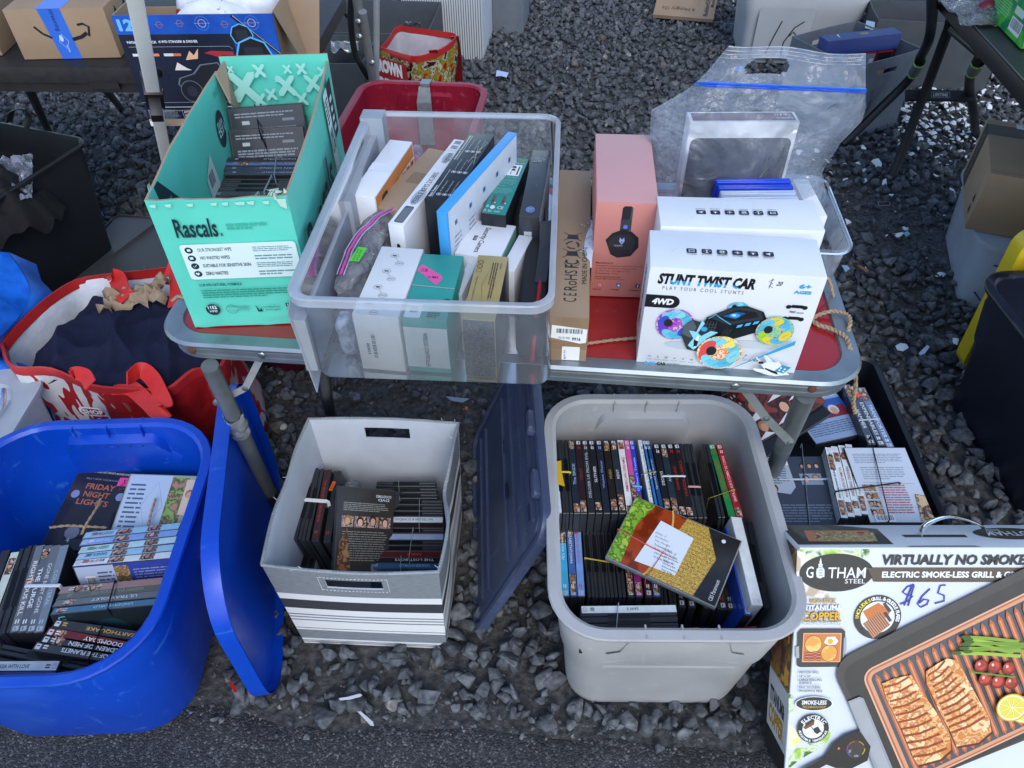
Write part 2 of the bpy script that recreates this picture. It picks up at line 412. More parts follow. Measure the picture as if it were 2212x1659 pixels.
def rock_mat():
 m = bpy.data.materials.new('basalt_gravel'); m.use_nodes = True
 n = m.node_tree.nodes; l = m.node_tree.links; b = n['Principled BSDF']; b.inputs['Roughness'].default_value = .86; b.inputs['Specular IOR Level'].default_value = .3
 at_ = n.new('ShaderNodeAttribute'); at_.attribute_name = 'tone'
 at2 = n.new('ShaderNodeAttribute'); at2.attribute_name = 'paint'
 cr = n.new('ShaderNodeValToRGB'); e = cr.color_ramp
 e.elements[0].color = (.044, .049, .056, 1); e.elements[1].color = (.24, .235, .225, 1); e.elements[0].position = 0; e.elements[1].position = 1
 e.elements.new(.55).color = (.088, .096, .106, 1); e.elements.new(.86).color = (.125, .133, .142, 1); e.elements.new(.93).color = (.11, .1, .088, 1)
 l.new(at_.outputs['Fac'], cr.inputs[0])
 tc = n.new('ShaderNodeTexCoord'); t = n.new('ShaderNodeTexNoise'); t.inputs['Scale'].default_value = 70; t.inputs['Detail'].default_value = 7; l.new(tc.outputs['Object'], t.inputs[0])
 mr = n.new('ShaderNodeMapRange'); mr.inputs['From Min'].default_value = .3; mr.inputs['From Max'].default_value = .72; mr.inputs['To Min'].default_value = .5; mr.inputs['To Max'].default_value = 1.7
 l.new(t.outputs[0], mr.inputs[0]); mx = n.new('ShaderNodeMix'); mx.data_type = 'RGBA'; mx.blend_type = 'MULTIPLY'; mx.inputs['Factor'].default_value = 1
 l.new(cr.outputs[0], mx.inputs['A']); l.new(mr.outputs[0], mx.inputs['B'])
 t2 = n.new('ShaderNodeTexNoise'); t2.inputs['Scale'].default_value = 28; t2.inputs['Detail'].default_value = 4; l.new(tc.outputs['Object'], t2.inputs[0])
 ma = n.new('ShaderNodeMath'); ma.operation = 'MULTIPLY'; l.new(at2.outputs['Fac'], ma.inputs[0]); l.new(t2.outputs[0], ma.inputs[1])
 ge = n.new('ShaderNodeNewGeometry'); sx = n.new('ShaderNodeSeparateXYZ'); l.new(ge.outputs['Normal'], sx.inputs[0])
 mb_ = n.new('ShaderNodeMath'); mb_.operation = 'MULTIPLY'; l.new(ma.outputs[0], mb_.inputs[0]); l.new(sx.outputs[2], mb_.inputs[1])
 gt = n.new('ShaderNodeMath'); gt.operation = 'GREATER_THAN'; gt.inputs[1].default_value = .24; l.new(mb_.outputs[0], gt.inputs[0])
 m3 = n.new('ShaderNodeMix'); m3.data_type = 'RGBA'; l.new(gt.outputs[0], m3.inputs['Factor']); l.new(mx.outputs['Result'], m3.inputs['A']); m3.inputs['B'].default_value = (.72, .74, .74, 1)
 l.new(m3.outputs['Result'], b.inputs['Base Color'])
 bp = n.new('ShaderNodeBump'); bp.inputs['Strength'].default_value = .5; bp.inputs['Distance'].default_value = .004
 l.new(t.outputs[0], bp.inputs['Height']); l.new(bp.outputs[0], b.inputs['Normal'])
 return m
def hulls(n, rng):
 out = []
 for k in range(n):
  bm = bmesh.new()
  N = 11
  for i in range(N):
   p = rng.normal(size=3); p /= np.linalg.norm(p); p *= rng.uniform(.82, 1.12)
   bm.verts.new((p[0] * 1.0, p[1] * .8, p[2] * .62))
  r = bmesh.ops.convex_hull(bm, input=bm.verts[:]); bmesh.ops.delete(bm, geom=[e for e in r['geom_interior'] if isinstance(e, bmesh.types.BMVert)], context='VERTS')
  bmesh.ops.bevel(bm, geom=bm.edges[:], offset=.05, segments=1, affect='EDGES', clamp_overlap=True)
  bmesh.ops.triangulate(bm, faces=bm.faces[:]); bm.verts.index_update()
  v = np.array([q.co[:] for q in bm.verts], np.float32); f = np.array([[q.index for q in t.verts] for t in bm.faces], np.int32)
  out.append((v, f)); bm.free()
 return out
def scatter(name, label, pos, size, tone, paint, rng, mat_, H):
 N = len(pos); V = []; F = []; T = []; Pn = []; base = 0; idx = rng.integers(0, len(H), N)
 for k, (hv, hf) in enumerate(H):
  sel = np.where(idx == k)[0]
  if not len(sel): continue
  n = len(sel); q = rng.normal(size=(n, 4)); q /= np.linalg.norm(q, axis=1)[:, None]
  q[:, 1:3] *= .45; q /= np.linalg.norm(q, axis=1)[:, None]
  w_, x, y, z = q.T
  Rm = np.stack([1 - 2 * (y * y + z * z), 2 * (x * y - z * w_), 2 * (x * z + y * w_), 2 * (x * y + z * w_), 1 - 2 * (x * x + z * z), 2 * (y * z - x * w_), 2 * (x * z - y * w_), 2 * (y * z + x * w_), 1 - 2 * (x * x + y * y)], 1).reshape(n, 3, 3)
  P = np.einsum('nij,vj->nvi', Rm, hv) * size[sel][:, None, None] + pos[sel][:, None, :]
  V.append(P.reshape(-1, 3)); m = len(hv)
  F.append((hf[None] + (base + np.arange(n) * m)[:, None, None]).reshape(-1, 3)); base += n * m
  T.append(np.repeat(tone[sel], m)); Pn.append(np.repeat(paint[sel], m))
 V = np.concatenate(V).astype(np.float32); F = np.concatenate(F).astype(np.int32)
 me = bpy.data.meshes.new(name); me.vertices.add(len(V)); me.vertices.foreach_set('co', V.ravel())
 me.loops.add(F.size); me.loops.foreach_set('vertex_index', F.ravel()); me.polygons.add(len(F))
 me.polygons.foreach_set('loop_start', np.arange(0, F.size, 3, dtype=np.int32)); me.polygons.foreach_set('loop_total', np.full(len(F), 3, np.int32))
 me.materials.append(mat_); me.update(calc_edges=True)
 for nm, arr in (('tone', np.concatenate(T)), ('paint', np.concatenate(Pn))):
  a = me.attributes.new(nm, 'FLOAT', 'POINT'); a.data.foreach_set('value', arr.astype(np.float32))
 o = bpy.data.objects.new(name, me); SC.collection.objects.link(o); tag(o, label, 'gravel', kind='stuff'); return o
FOOT = [(-.83, .80, 0, .42, .44), (-.295, .936, -.06, .33, .36), (.279, .859, -.02, .36, .46), (.70, 1.14, -.03, .36, .5), (.78, .6, 0, .56, .14),
(1.47, 1.25, 0, .3, .5), (1.7, 2.1, -.2, .4, .4), (-1.6, 1.95, .2, .5, .5)]
def make_gravel():
 rng = np.random.default_rng(5); H = hulls(26, rng)
 def region(step, jit):
  ys = np.arange(.5, 5.6, step); P = []
  for y in ys:
   hw = .72 * y + .55
   xs = np.arange(-hw, hw, step); P.append(np.stack([xs, np.full_like(xs, y)], 1))
  P = np.concatenate(P); return P + rng.uniform(-jit, jit, P.shape)
 def keep(P, slack):
  ok = np.array([p[1] > edge_y(p[0]) + slack for p in P])
  for (x, y, a, w_, d_) in FOOT:
   dx, dy = P[:, 0] - x, P[:, 1] - y; u = dx * math.cos(a) + dy * math.sin(a); v = -dx * math.sin(a) + dy * math.cos(a)
   ok &= ~((abs(u) < w_ / 2) & (abs(v) < d_ / 2))
  return ok
 DIRT = [(at(900, 880), .34, .13), (at(1950, 520), .3, .12), (at(1880, 470), .2, .2), (at(1000, 990), .12, .25)]
 def dirt(P):
  s = np.zeros(len(P))
  for c, rx, ry in DIRT: s = np.maximum(s, np.exp(-(((P[:, 0] - c.x) / rx) ** 2 + ((P[:, 1] - c.y) / ry) ** 2) * 1.2))
  return s
 PAINT = [(at(2000, 275), .17, .3, 1.0), (at(2055, 300), .15, .25, 1.0), (at(2040, 240), .13, .3, .9), (at(2030, 150), .08, .2, .7), (at(2020, 20), .3, .3, .6), (at(1790, 20), .4, .2, .35), (at(1850, 345), .5, .2, .12), (at(1900, 470), .5, .5, .06), (at(2150, 200), .25, .4, .2)]
 def paint(P):
  pr_ = np.zeros(len(P))
  for c, rx, ry, a in PAINT: pr_ = np.maximum(pr_, a * np.exp(-(((P[:, 0] - c.x) / rx) ** 2 + ((P[:, 1] - c.y) / ry) ** 2)))
  return (rng.uniform(size=len(P)) < pr_).astype(float) * rng.uniform(.75, 1, len(P)) * 1.0
 big = region(.0335, .022); d = dirt(big); big = big[(rng.uniform(size=len(big)) > d * .9)]; big = big[keep(big, -.004)]
 small = region(.028, .02); d2 = dirt(small); small = small[rng.uniform(size=len(small)) < .6 + .4 * d2]; small = small[keep(small, -.012)]
 sb = rng.lognormal(math.log(.0198), .30, len(big)).clip(.011, .036); ss = rng.lognormal(math.log(.0085), .35, len(small)).clip(.003, .014)
 near = big[(big[:, 1] < 1.05) & (rng.uniform(size=len(big)) < .5)]
 near = near + rng.uniform(-.015, .015, near.shape); near = near[keep(near, -.01)]; big = np.concatenate([big, near]); sb = np.concatenate([sb, rng.lognormal(math.log(.0195), .32, len(near)).clip(.010, .034)])
 zb_ = .010 + rng.uniform(0, .014, len(big)); zs_ = rng.uniform(.001, .012, len(small))
 P = np.concatenate([np.column_stack([big, zb_]), np.column_stack([small, zs_])]); S = np.concatenate([sb, ss])
 tone = rng.beta(2.2, 2.2, len(P)); tone = np.where(P[:, 1] < 1.1, np.minimum(1, tone + .13), tone); tone = np.where(rng.uniform(size=len(P)) < .03, rng.uniform(.88, 1, len(P)), tone * .86)
 scatter('gravel', 'dark crushed basalt gravel covering the ground around the stall, some stones splashed with white paint', P, S, tone, paint(P), rng, rock_mat(), H)
 x = rng.uniform(-1.2, 1.3, 900); y = np.array([edge_y(q) for q in x]) + rng.normal(0, .03, 900) - .01
 P = np.column_stack([x, y, np.full(900, .016)]); S = rng.lognormal(math.log(.0035), .5, 900).clip(.0015, .016)
 scatter('grit', 'small grit strewn along the broken edge of the asphalt', P, S, rng.uniform(.2, .95, 900), np.zeros(900), rng, rock_mat(), H[:6])
make_gravel()
# ================================================================== folding table
TB = fr(.0083, 1.219, 0, -.1113); TW, TD, TH = 1.2044, .6, .70
alu = mat('#8f999f', .36, .12, 25, metal=.75, bump=.06, bscale=60)
alu_dull = mat('#7d868b', .5, .15, 30, metal=.6)
steel = mat('#9aa2a6', .3, .1, 40, metal=.9)
blacktube = mat('#17191c', .42, .1, 20)
rust = mat('#5a3423', .8, .3, 200)
table = thing('folding_table', 'low folding table with red top and dull aluminium edge carrying open boxes', 'table', TB)
t = MB()
def tr_(w, d, r, z): return rr(w, d, r, 8, 0, 0, z)
t.loft([tr_(TW - .034, TD - .034, .055, .703), tr_(TW - .05, TD - .05, .05, .6975)], mat('#b9bec0', .3, .1, 20, metal=.6), cap1=True)
t2 = MB(); t2.loft([tr_(TW - .046, TD - .046, .052, .6982), tr_(TW - .08, TD - .08, .05, .6995)], mat((.30, .012, .016), .16, .1, 5, coat=.5), cap1=True)
t2.build('table_top', table, smooth=40)
t = MB(); prof = [(0.012, .655), (.012, .661), (.004, .663), (.004, .668), (.007, .669), (.007, .676), (.003, .677), (.003, .684), (.006, .686), (.006, .69), (-.002, .693), (-.006, .699), (-.002, .7045), (.008, .7055), (.024, .7035), (.026, .698)]
t.loft([tr_(TW - 2 * a, TD - 2 * a, .075 - a * .6, z) for a, z in prof], alu)
t.box(-TW / 2 + .03, TW / 2 - .03, -TD / 2 + .03, TD / 2 - .03, .66, .667, mat('#3a3c3e', .7))
t.build('aluminium_edge', table, smooth=30)
def rivet(mb, p, nrm, r, m):
 M = frame3(p, Vector(nrm).orthogonal(), nrm);
 mb.loft([[(r * math.cos(2 * PI * k / 12) * s, r * math.sin(2 * PI * k / 12) * s, h) for k in range(12)] for s, h in ((1, 0), (.9, r * .25), (.5, r * .42))], m, M, cap1=True)
def onto_front(px, py):
 "point on the front apron plane under a photograph position"
 inv = TB.inverted(); c = inv @ _C; d = (inv.to_3x3() @ (at(px, py, 0) - _C)); k = (-TD / 2 + .004 - c.y) / d.y; return c + d * k
rv = MB()
for (px, py, m) in ((415, 756, rust), (566, 766, steel), (1588, 833, steel), (1754, 840, rust)):
 p = onto_front(px, py); p.y -= .001; rivet(rv, p, (0, -1, 0), .0075, m)
rv.build('rivet', table, smooth=60)
def leg(pts, r, m, name='leg'):
 q = MB(); q.tube(pts, r, m, 14); return q.build(name, table, smooth=50)
inv = TB.inverted()
def L_(px, py, h): return inv @ at(px, py, h)
gt = mat('#6f7678', .42, .15, 30, metal=.35)
a, b = L_(453, 790, .655), L_(598, 1098, .03); lg = leg([a, b], .0155, gt)
q = MB(); q.tube([b + (b - a).normalized() * -.1, b + (b - a).normalized() * .012], .019, mat('#15181d', .6), 14); q.build('foot', lg, smooth=50)
a2, b2 = L_(1742, 852, .655), L_(1640, 1085, .03); lg2 = leg([a2, b2], .0175, gt)
q = MB(); q.tube([b2 + (b2 - a2).normalized() * -.1, b2 + (b2 - a2).normalized() * .012], .021, mat('#15181d', .6), 14); q.build('foot', lg2, smooth=50)
for (A, B, hA, hB) in (((694, 800), (716, 905), .655, .02), ((1500, 560), (1480, 700), .655, .02)):
 c0, c1 = L_(*A, hA), L_(*B, hB)
 if A[0] > 1000: c0 = Vector((.52, .24, .655)); c1 = Vector((.50, .30, .01))
 l3 = leg([c0, c1], .0135, blacktube)
 q = MB(); q.tube([c1 + (c0 - c1).normalized() * .05, c1], .018, mat('#15181d', .6), 12); q.build('foot', l3, smooth=50)
def strap(pts, wd, m, par, name='strut'):
 q = MB(); P = [Vector(p) for p in pts]
 for u, v in zip(P, P[1:]):
  d = (v - u).normalized(); s = d.cross(Vector((0, 1, 0))).normalized() * wd / 2; y = Vector((0, .0015, 0))
  q.add([u - s - y, u + s - y, v + s - y, v - s - y, u - s + y, u + s + y, v + s + y, v - s + y], [(0, 1, 2, 3), (7, 6, 5, 4), (0, 4, 5, 1), (1, 5, 6, 2), (2, 6, 7, 3), (3, 7, 4, 0)], m)
 for p in P: rivet(q, p + Vector((0, -.002, 0)), (0, -1, 0), .006, steel)
 q.build(name, par, smooth=40)
yf = -TD / 2 + .03
def pl(px, py, Y=yf):
 c = inv @ _C; d = inv.to_3x3() @ (at(px, py, 0) - _C); return c + d * ((Y - c.y) / d.y)
strut_m = mat('#9ea3a3', .45, .1, 40, metal=.3)
strap([pl(562, 775), pl(530, 838), pl(467, 870)], .013, strut_m, lg)
strap([pl(1610, 842, yf - .01), pl(1655, 903, yf - .01), pl(1707, 955, yf - .01)], .015, mat('#7f8684', .5, .1, 40, metal=.3), lg2)
q = MB(); ax = (b - a).normalized(); c0 = a + (b - a) * .27
def tp(u, v):
 p = c0 + ax * (.075 * v); s = ax.orthogonal().normalized(); s2 = ax.cross(s); k = 2 * PI * u; r = .0175 + .004 * nz(u * 5, v * 3, 1, 2) + .002 * abs(math.sin(9 * v + 5 * u))
 return p + s * math.cos(k) * r + s2 * math.sin(k) * r
q.grid(tp, 24, 14, mat('#a9aeb0', .32, .2, 60, metal=.5)); q.build('silver_tape', lg, smooth=30)
# ================================================================== storage totes
def tote(name, label, W, D, H, M, col, taper=.1, r=.07, group=None, sink=0, wall=.003, rim=.016, m=None, ledge=True, cat='storage tote', rimh=.012, steps=None):
 th = thing(name, label, cat, M, group); q = MB(); m = m or plastic(col)
 def s(z): return 1 - taper * (1 - z / H)
 st = steps or ([(.0, .010), (.02, .001), (.05, 0), (.55, 0), (.60, -.006), (.85, -.008)] if ledge else [(0, .02), (.03, .004), (.08, 0), (.9, 0)])
 w0, d0 = W - 2 * rim, D - 2 * rim
 out = [rr(w0 * s(z * H) - 2 * o, d0 * s(z * H) - 2 * o, max(r * .85 - o, .01), 8, 0, 0, z * H) for z, o in st]
 out += [rr(w0, d0, r, 8, 0, 0, H - rimh - .004), rr(W - .004, D - .004, r + rim, 8, 0, 0, H - rimh - .001), rr(W, D, r + rim, 8, 0, 0, H - rimh * .4), rr(W - .003, D - .003, r + rim, 8, 0, 0, H - .001), rr(W - 2 * rim + .008, D - 2 * rim + .008, r + .004, 8, 0, 0, H)]
 out += [rr(w0 - 2 * wall, d0 - 2 * wall, r - wall, 8, 0, 0, H - .006)]
 for z, o in reversed(st): out.append(rr(w0 * s(z * H) - 2 * o - 2 * wall, d0 * s(z * H) - 2 * o - 2 * wall, max(r * .85 - o - wall, .01), 8, 0, 0, max(z * H, .006 + z * .01)))
 q.loft(out, m, cap0=True, cap1=True); o = q.build('tub', th, smooth=35)
 return th, o
G = fr(.283, .856, .004, -.0216)
grey_pl = scuffed((.40, .405, .41), (.56, .56, .55), .42, 5, .4)
tg, og = tote('storage_tote', 'light grey plastic tote packed with rows of film cases, on gravel right of centre', .445, .565, .393, G, None, .13, .075, m=grey_pl, rim=.022)
def fins(y, sgn, H=.393, w=.105, par=og, m=grey_pl):
 q = MB()
 for x in (-w, 0, w):
  q.add([(x - .001, y, H + .001), (x - .001, y - sgn * .028, H - .004), (x - .001, y - sgn * .028, H - .03), (x - .001, y - sgn * .002, H - .006), (x + .002, y, H + .001), (x + .002, y - sgn * .028, H - .004), (x + .002, y - sgn * .028, H - .03), (x + .002, y - sgn * .002, H - .006)],
  [(0, 1, 2, 3), (7, 6, 5, 4), (0, 4, 5, 1), (1, 5, 6, 2), (2, 6, 7, 3), (3, 7, 4, 0)], m)
 return q
def handle_recess(par, y, sgn, H, w, m, extra=True, W2=.36):
 "moulded hand hold: a plateau bulging into the tub with a lower ledge either side"
 q = fins(y, sgn, H, w * .72, par, m)
 pts = [(-w - .035, -.10), (-w - .012, -.092), (-w, -.055), (-w + .012, -.04), (w - .012, -.04), (w, -.055), (w + .012, -.092), (w + .035, -.10)]
 y0 = y - sgn * .019; y1 = y - sgn * .036
 vs = [(p[0], y1 + (0 if 1 < i < 6 else sgn * .012), H + p[1]) for i, p in enumerate(pts)] + [(p[0], y0 + sgn * .004, H + p[1] + .012) for p in pts] + [(p[0], y0 - sgn * .004 - sgn * .02 * .3, H - .17) for p in pts]
 n = 8; fs = [(i, i + 1, n + i + 1, n + i) for i in range(n - 1)] + [(2 * n + i, 2 * n + i + 1, i + 1, i) for i in range(n - 1)]
 if sgn < 0: fs = [tuple(reversed(f)) for f in fs]
 q.add(vs, fs, m)
 return q.build('handle', par, smooth=50)
handle_recess(og, .565 / 2 - .002, 1, .393, .095, grey_pl)
handle_recess(og, -.565 / 2 + .002, -1, .393, .085, grey_pl)
q = MB(); yy = -.565 / 2 * .86
for (x0, z0, x1, z1) in ((-.12, .25, .0, .29), (.12, .25, 0, .29), (-.11, .215, .11, .218)):
 yw = lambda z: -.521 * (1 - .137 * (1 - z / .393)) / 2 - (.0045 if z > .23 else -.0005); A = Vector((x0, yw(z0), z0)); B = Vector((x1, yw(z1), z1))
 q.tube([A, B], .003, grey_pl, 6)
q.build('moulding', og, smooth=60)
blue_pl = scuffed((.001, .055, .47), (.07, .24, .66), .34, 4, .45)
tbl, obl = tote('storage_tote', 'bright blue rounded plastic tote full of film cases at the near left corner', .50, .58, .385, fr(-.855, .805, .004, .02), None, .15, .125, m=blue_pl, rim=.02, steps=[(0, .022), (.02, .008), (.08, 0), (.5, -.004), (.85, -.012)])
handle_recess(obl, .288, 1, .385, .10, blue_pl)
q = MB()
for k in range(7): rivet(q, Vector((-.08 + .026 * k, .239, .351)), (0, -1, .5), .0025, mat('#0a1838', .6))
q.build('vent_hole', obl)
BK_ = '#14171c'
def lid(name, label, M, w, d, r, m, par_m=None, ribs=(), th=.022, lip=.012, cat='lid', dec=None):
 o = thing(name, label, cat, M); q = MB()
 rings = [rr(w, d, r, 8, 0, 0, -th), rr(w + .002, d + .002, r, 8, 0, 0, -th * .5), rr(w, d, r, 8, 0, 0, 0), rr(w - 2 * lip, d - 2 * lip, r - lip, 8, 0, 0, .001), rr(w - 2.6 * lip, d - 2.6 * lip, r - lip, 8, 0, 0, -.008), rr(w - 6 * lip, d - 6 * lip, max(.02, r - 2 * lip), 8, 0, 0, -.008), rr(w - 6.6 * lip, d - 6.6 * lip, max(.02, r - 2 * lip), 8, 0, 0, -.003)]
 q.loft(rings, m, cap0=False, cap1=True); q.loft([rr(w - .006, d - .006, r, 8, 0, 0, -th), rr(w - .007, d - .007, r, 8, 0, 0, -.011)], m, cap1=True)
 if dec: dec(q)
 b = q.build('panel', o, smooth=35)
 if ribs:
  q = MB()
  for (x0, y0, x1, y1, ww, hh) in ribs:
   A = Vector((x0, y0, 0)); B = Vector((x1, y1, 0)); dd = (B - A).normalized(); s = dd.cross(Vector((0, 0, 1))) * ww / 2
   q.add([A - s + Vector((0, 0, -.004)), A + s + Vector((0, 0, -.004)), B + s + Vector((0, 0, -.004)), B - s + Vector((0, 0, -.004)), A - s * .6 + Vector((0, 0, hh)), A + s * .6 + Vector((0, 0, hh)), B + s * .6 + Vector((0, 0, hh)), B - s * .6 + Vector((0, 0, hh))], [(0, 3, 2, 1), (4, 5, 6, 7), (0, 1, 5, 4), (1, 2, 6, 5), (2, 3, 7, 6), (3, 0, 4, 7)], m)
  q.build('rib', b)
 return o
p0 = at(588, 1500, 0); p1 = at(592, 1150, 0); top = at(440, 1290, .43)
Yd = Vector((-.11, .57, .0)).normalized(); base = Vector((-.50, .60, .014)); Ud = Vector((-.012, .02, .43)).normalized()
M = frame3(base + Yd * .29 + Ud * .235, Ud, Ud.cross(Yd))
bl_ = lid('tote_lid', 'bright blue oval plastic lid standing on edge against the table leg', M, .45, .60, .14, blue_pl, th=.03, lip=.02, ribs=[(-.13, -.22, -.13, .22, .008, .003), (.13, -.22, .13, .22, .008, .003)], dec=lambda q: (lambda D: (D.rect(-.012, -.01, .024, .014, '#c8c838'), D.text('1', -.002, -.008, .004, .01, BK_, .01)))(q.D((.06, -.08, -.003), (0, 1, 0), (-1, 0, 0), .0006)))
navy = scuffed((.052, .070, .135), (.20, .24, .36), .34, 6, .6)
A = Vector((-.095, .78, 0)); Yd = Vector((-.03, 1, 0)).normalized(); Ud = Vector((.15, .03, .40)).normalized()
M = frame3(A + Yd * .275 + Ud * .215, -Ud, (Ud.cross(Yd)) * -1)
M = frame3(A + Yd * .275 + Ud * .215, Yd, Yd.cross(Ud) * -1)
if (M.to_3x3() @ Vector((0, 0, 1))).x > 0: M = frame3(A + Yd * .275 + Ud * .215, -Yd, (M.to_3x3() @ Vector((0, 0, -1))))
rb = [(-.23, v, .23, v, .006, .003) for v in (-.12, -.07, -.02, .1, .14)] + [(-.235, -.17, .235, -.17, .004, .006)]
def dnl(q):
 dd = q.D((0, 0, -.0025), (1, 0, 0), (0, 1, 0), .0003); rg = random.Random(3)
 for k in range(46):
  x, y = rg.uniform(-.25, .25), rg.uniform(-.18, .18); a = rg.uniform(.9, 1.9); l = rg.uniform(.004, .02)
  dd.line([(x, y), (x + l * math.cos(a), y + l * math.sin(a))], rg.uniform(.0006, .0016), mat('#7d88a8', .8, .3, 100))
 for (x, y) in ((-.06, -.03), (.07, -.02), (-.2, -.15), (.04, -.17), (.19, -.15)): dd.rect(x - .02, y - .008, .04, .016, mat((.012, .018, .06), .5))
nl = lid('tote_lid', 'dusty dark navy plastic lid on edge between the striped cube and the grey tote', M, .57, .43, .05, navy, ribs=rb, th=.02, lip=.010, dec=dnl)
for (u, v0) in ((-.17, -.205), (-.01, -.205), (.15, -.205)):
 c_ = MB(); c_.box(u - .03, u + .03, v0 - .006, v0 + .012, -.018, .014, navy); c_.build('clip', [c for c in nl.children][0], bevel=.003, smooth=40)
# ================================================================== striped fabric cube
def panel(mb, fn, nu, nv, thick, m_out, m_in, m_edge, hole=None):
 "thin wall: fn(u,v) -> (point, outward normal); hole(u,v) cuts cells"
 P = {}; Q = {}; vs = []
 for j in range(nv + 1):
  for i in range(nu + 1):
   p, n_ = fn(i / nu, j / nv); p = Vector(p); n_ = Vector(n_)
   P[i, j] = len(vs); vs.append(p); Q[i, j] = len(vs); vs.append(p - n_ * thick)
 k = len(mb.v); mb.add(vs, [], m_out); cut = lambda i, j: i < 0 or j < 0 or i >= nu or j >= nv or (hole and hole((i + .5) / nu, (j + .5) / nv))
 def f(ids, m): mb.f.append([k + a for a in ids]); mb.m.append(mb.mi(m))
 for j in range(nv):
  for i in range(nu):
   if cut(i, j): continue
   f((P[i, j], P[i + 1, j], P[i + 1, j + 1], P[i, j + 1]), m_out); f((Q[i, j + 1], Q[i + 1, j + 1], Q[i + 1, j], Q[i, j]), m_in)
   for (di, dj, a, b) in ((0, -1, (i, j), (i + 1, j)), (1, 0, (i + 1, j), (i + 1, j + 1)), (0, 1, (i + 1, j + 1), (i, j + 1)), (-1, 0, (i, j + 1), (i, j))):
    if cut(i + di, j + dj): f((P[b], P[a], Q[a], Q[b]), m_edge)
def stripes(H):
 m = bpy.data.materials.new('striped_canvas'); m.use_nodes = True
 n = m.node_tree.nodes; l = m.node_tree.links; b = n['Principled BSDF']; b.inputs['Roughness'].default_value = .92
 tc = n.new('ShaderNodeTexCoord'); se = n.new('ShaderNodeSeparateXYZ'); l.new(tc.outputs['Object'], se.inputs[0])
 dv = n.new('ShaderNodeMath'); dv.operation = 'DIVIDE'; dv.inputs[1].default_value = H; l.new(se.outputs[2], dv.inputs[0])
 cr = n.new('ShaderNodeValToRGB'); cr.color_ramp.interpolation = 'CONSTANT'; e = cr.color_ramp
 W_, G_, K_ = (.74, .76, .77, 1), (.20, .225, .25, 1), (.035, .038, .045, 1)
 sp = [(0, W_), (.02, K_), (.028, W_), (.04, K_), (.048, W_), (.075, G_), (.20, W_), (.225, K_), (.233, W_), (.335, G_), (.348, W_), (.375, G_), (.388, W_), (.41, G_), (.423, W_), (.50, K_), (.61, W_), (.68, G_)]
 while len(e.elements) < len(sp): e.elements.new(.5)
 for i, (p, c) in enumerate(sp): e.elements[i].position = p; e.elements[i].color = c
 l.new(dv.outputs[0], cr.inputs[0])
 mp = n.new('ShaderNodeMapping'); mp.inputs['Scale'].default_value = (60, 60, 900); l.new(tc.outputs['Object'], mp.inputs[0])
 t = n.new('ShaderNodeTexNoise'); t.inputs['Scale'].default_value = 1; t.inputs['Detail'].default_value = 4; l.new(mp.outputs[0], t.inputs[0])
 mr = n.new('ShaderNodeMapRange'); mr.inputs['From Min'].default_value = .3; mr.inputs['From Max'].default_value = .7; mr.inputs['To Min'].default_value = .72; mr.inputs['To Max'].default_value = 1.25; l.new(t.outputs[0], mr.inputs[0])
 bw = n.new('ShaderNodeMix'); bw.data_type = 'RGBA'; bw.blend_type = 'MULTIPLY'
 lt = n.new('ShaderNodeRGBToBW'); l.new(cr.outputs[0], lt.inputs[0]); cp = n.new('ShaderNodeMath'); cp.operation = 'LESS_THAN'; cp.inputs[1].default_value = .5; l.new(lt.outputs[0], cp.inputs[0])
 l.new(cp.outputs[0], bw.inputs['Factor']); l.new(cr.outputs[0], bw.inputs['A']); l.new(mr.outputs[0], bw.inputs['B']); l.new(bw.outputs['Result'], b.inputs['Base Color'])
 bp = n.new('ShaderNodeBump'); bp.inputs['Strength'].default_value = .25; bp.inputs['Distance'].default_value = .001; l.new(t.outputs[0], bp.inputs['Height']); l.new(bp.outputs[0], b.inputs['Normal'])
 return m
CU = fr(-.2953, .9357, .006, -.0593); CW, CD, CH = .3327, .3683, .3342
felt = mat((.52, .56, .61), .95, .1, 8, bump=.35, bscale=300); stm = stripes(CH)
cu = thing('storage_cube', 'white lined fabric cube with grey and black striped canvas sides, holding film cases', 'fabric bin', CU)
def sidefn(side):
 def fn(u, v):
  z = CH * v; k = 1 - .06 * (1 - v)
  if side == 'F': x = (u - .5) * CW; p = (x * k, -CD / 2 * k - .006 * math.sin(PI * u) * v, z - .006 * v * math.sin(PI * u)); nn = (0, -1, 0)
  elif side == 'B': x = (.5 - u) * CW; p = (x * k, CD / 2 * k + .004 * math.sin(PI * u) * v, z + .004 * v * math.sin(PI * u)); nn = (0, 1, 0)
  elif side == 'L': y = (.5 - u) * CD; s = .018 * math.exp(-((u - .45) / .16) ** 2) * v; p = (-CW / 2 * k - .012 * math.sin(PI * u) * v + s * .2, y * k, z - .5 * s); nn = (-1, 0, 0)
  else: y = (u - .5) * CD; s = math.exp(-((u - .52) / .12) ** 2) * v; p = (CW / 2 * k + .006 * math.sin(2 * PI * u) * v - .012 * s, y * k, z - .02 * s); nn = (1, 0, 0)
  return p, nn
 return fn
q = MB(); th_ = .0035
hf = lambda u, v: .34 < u < .66 and .80 + .0 < v < .90
hb = lambda u, v: .34 < u < .64 and .83 < v < .92
panel(q, sidefn('F'), 36, 40, th_, stm, felt, felt, hf); panel(q, sidefn('B'), 36, 40, th_, stm, felt, felt, hb)
panel(q, sidefn('L'), 30, 30, th_, stm, felt, felt); panel(q, sidefn('R'), 30, 30, th_, stm, felt, felt)
k = .94; q.box(-CW / 2 * k, CW / 2 * k, -CD / 2 * k, CD / 2 * k, 0, .004, felt)
ob = q.build('fabric_shell', cu, smooth=50)
q = MB(); loop = []
for s in 'FRBL':
 for i in range(24): loop.append(Vector(sidefn(s)(i / 24, 1)[0]))
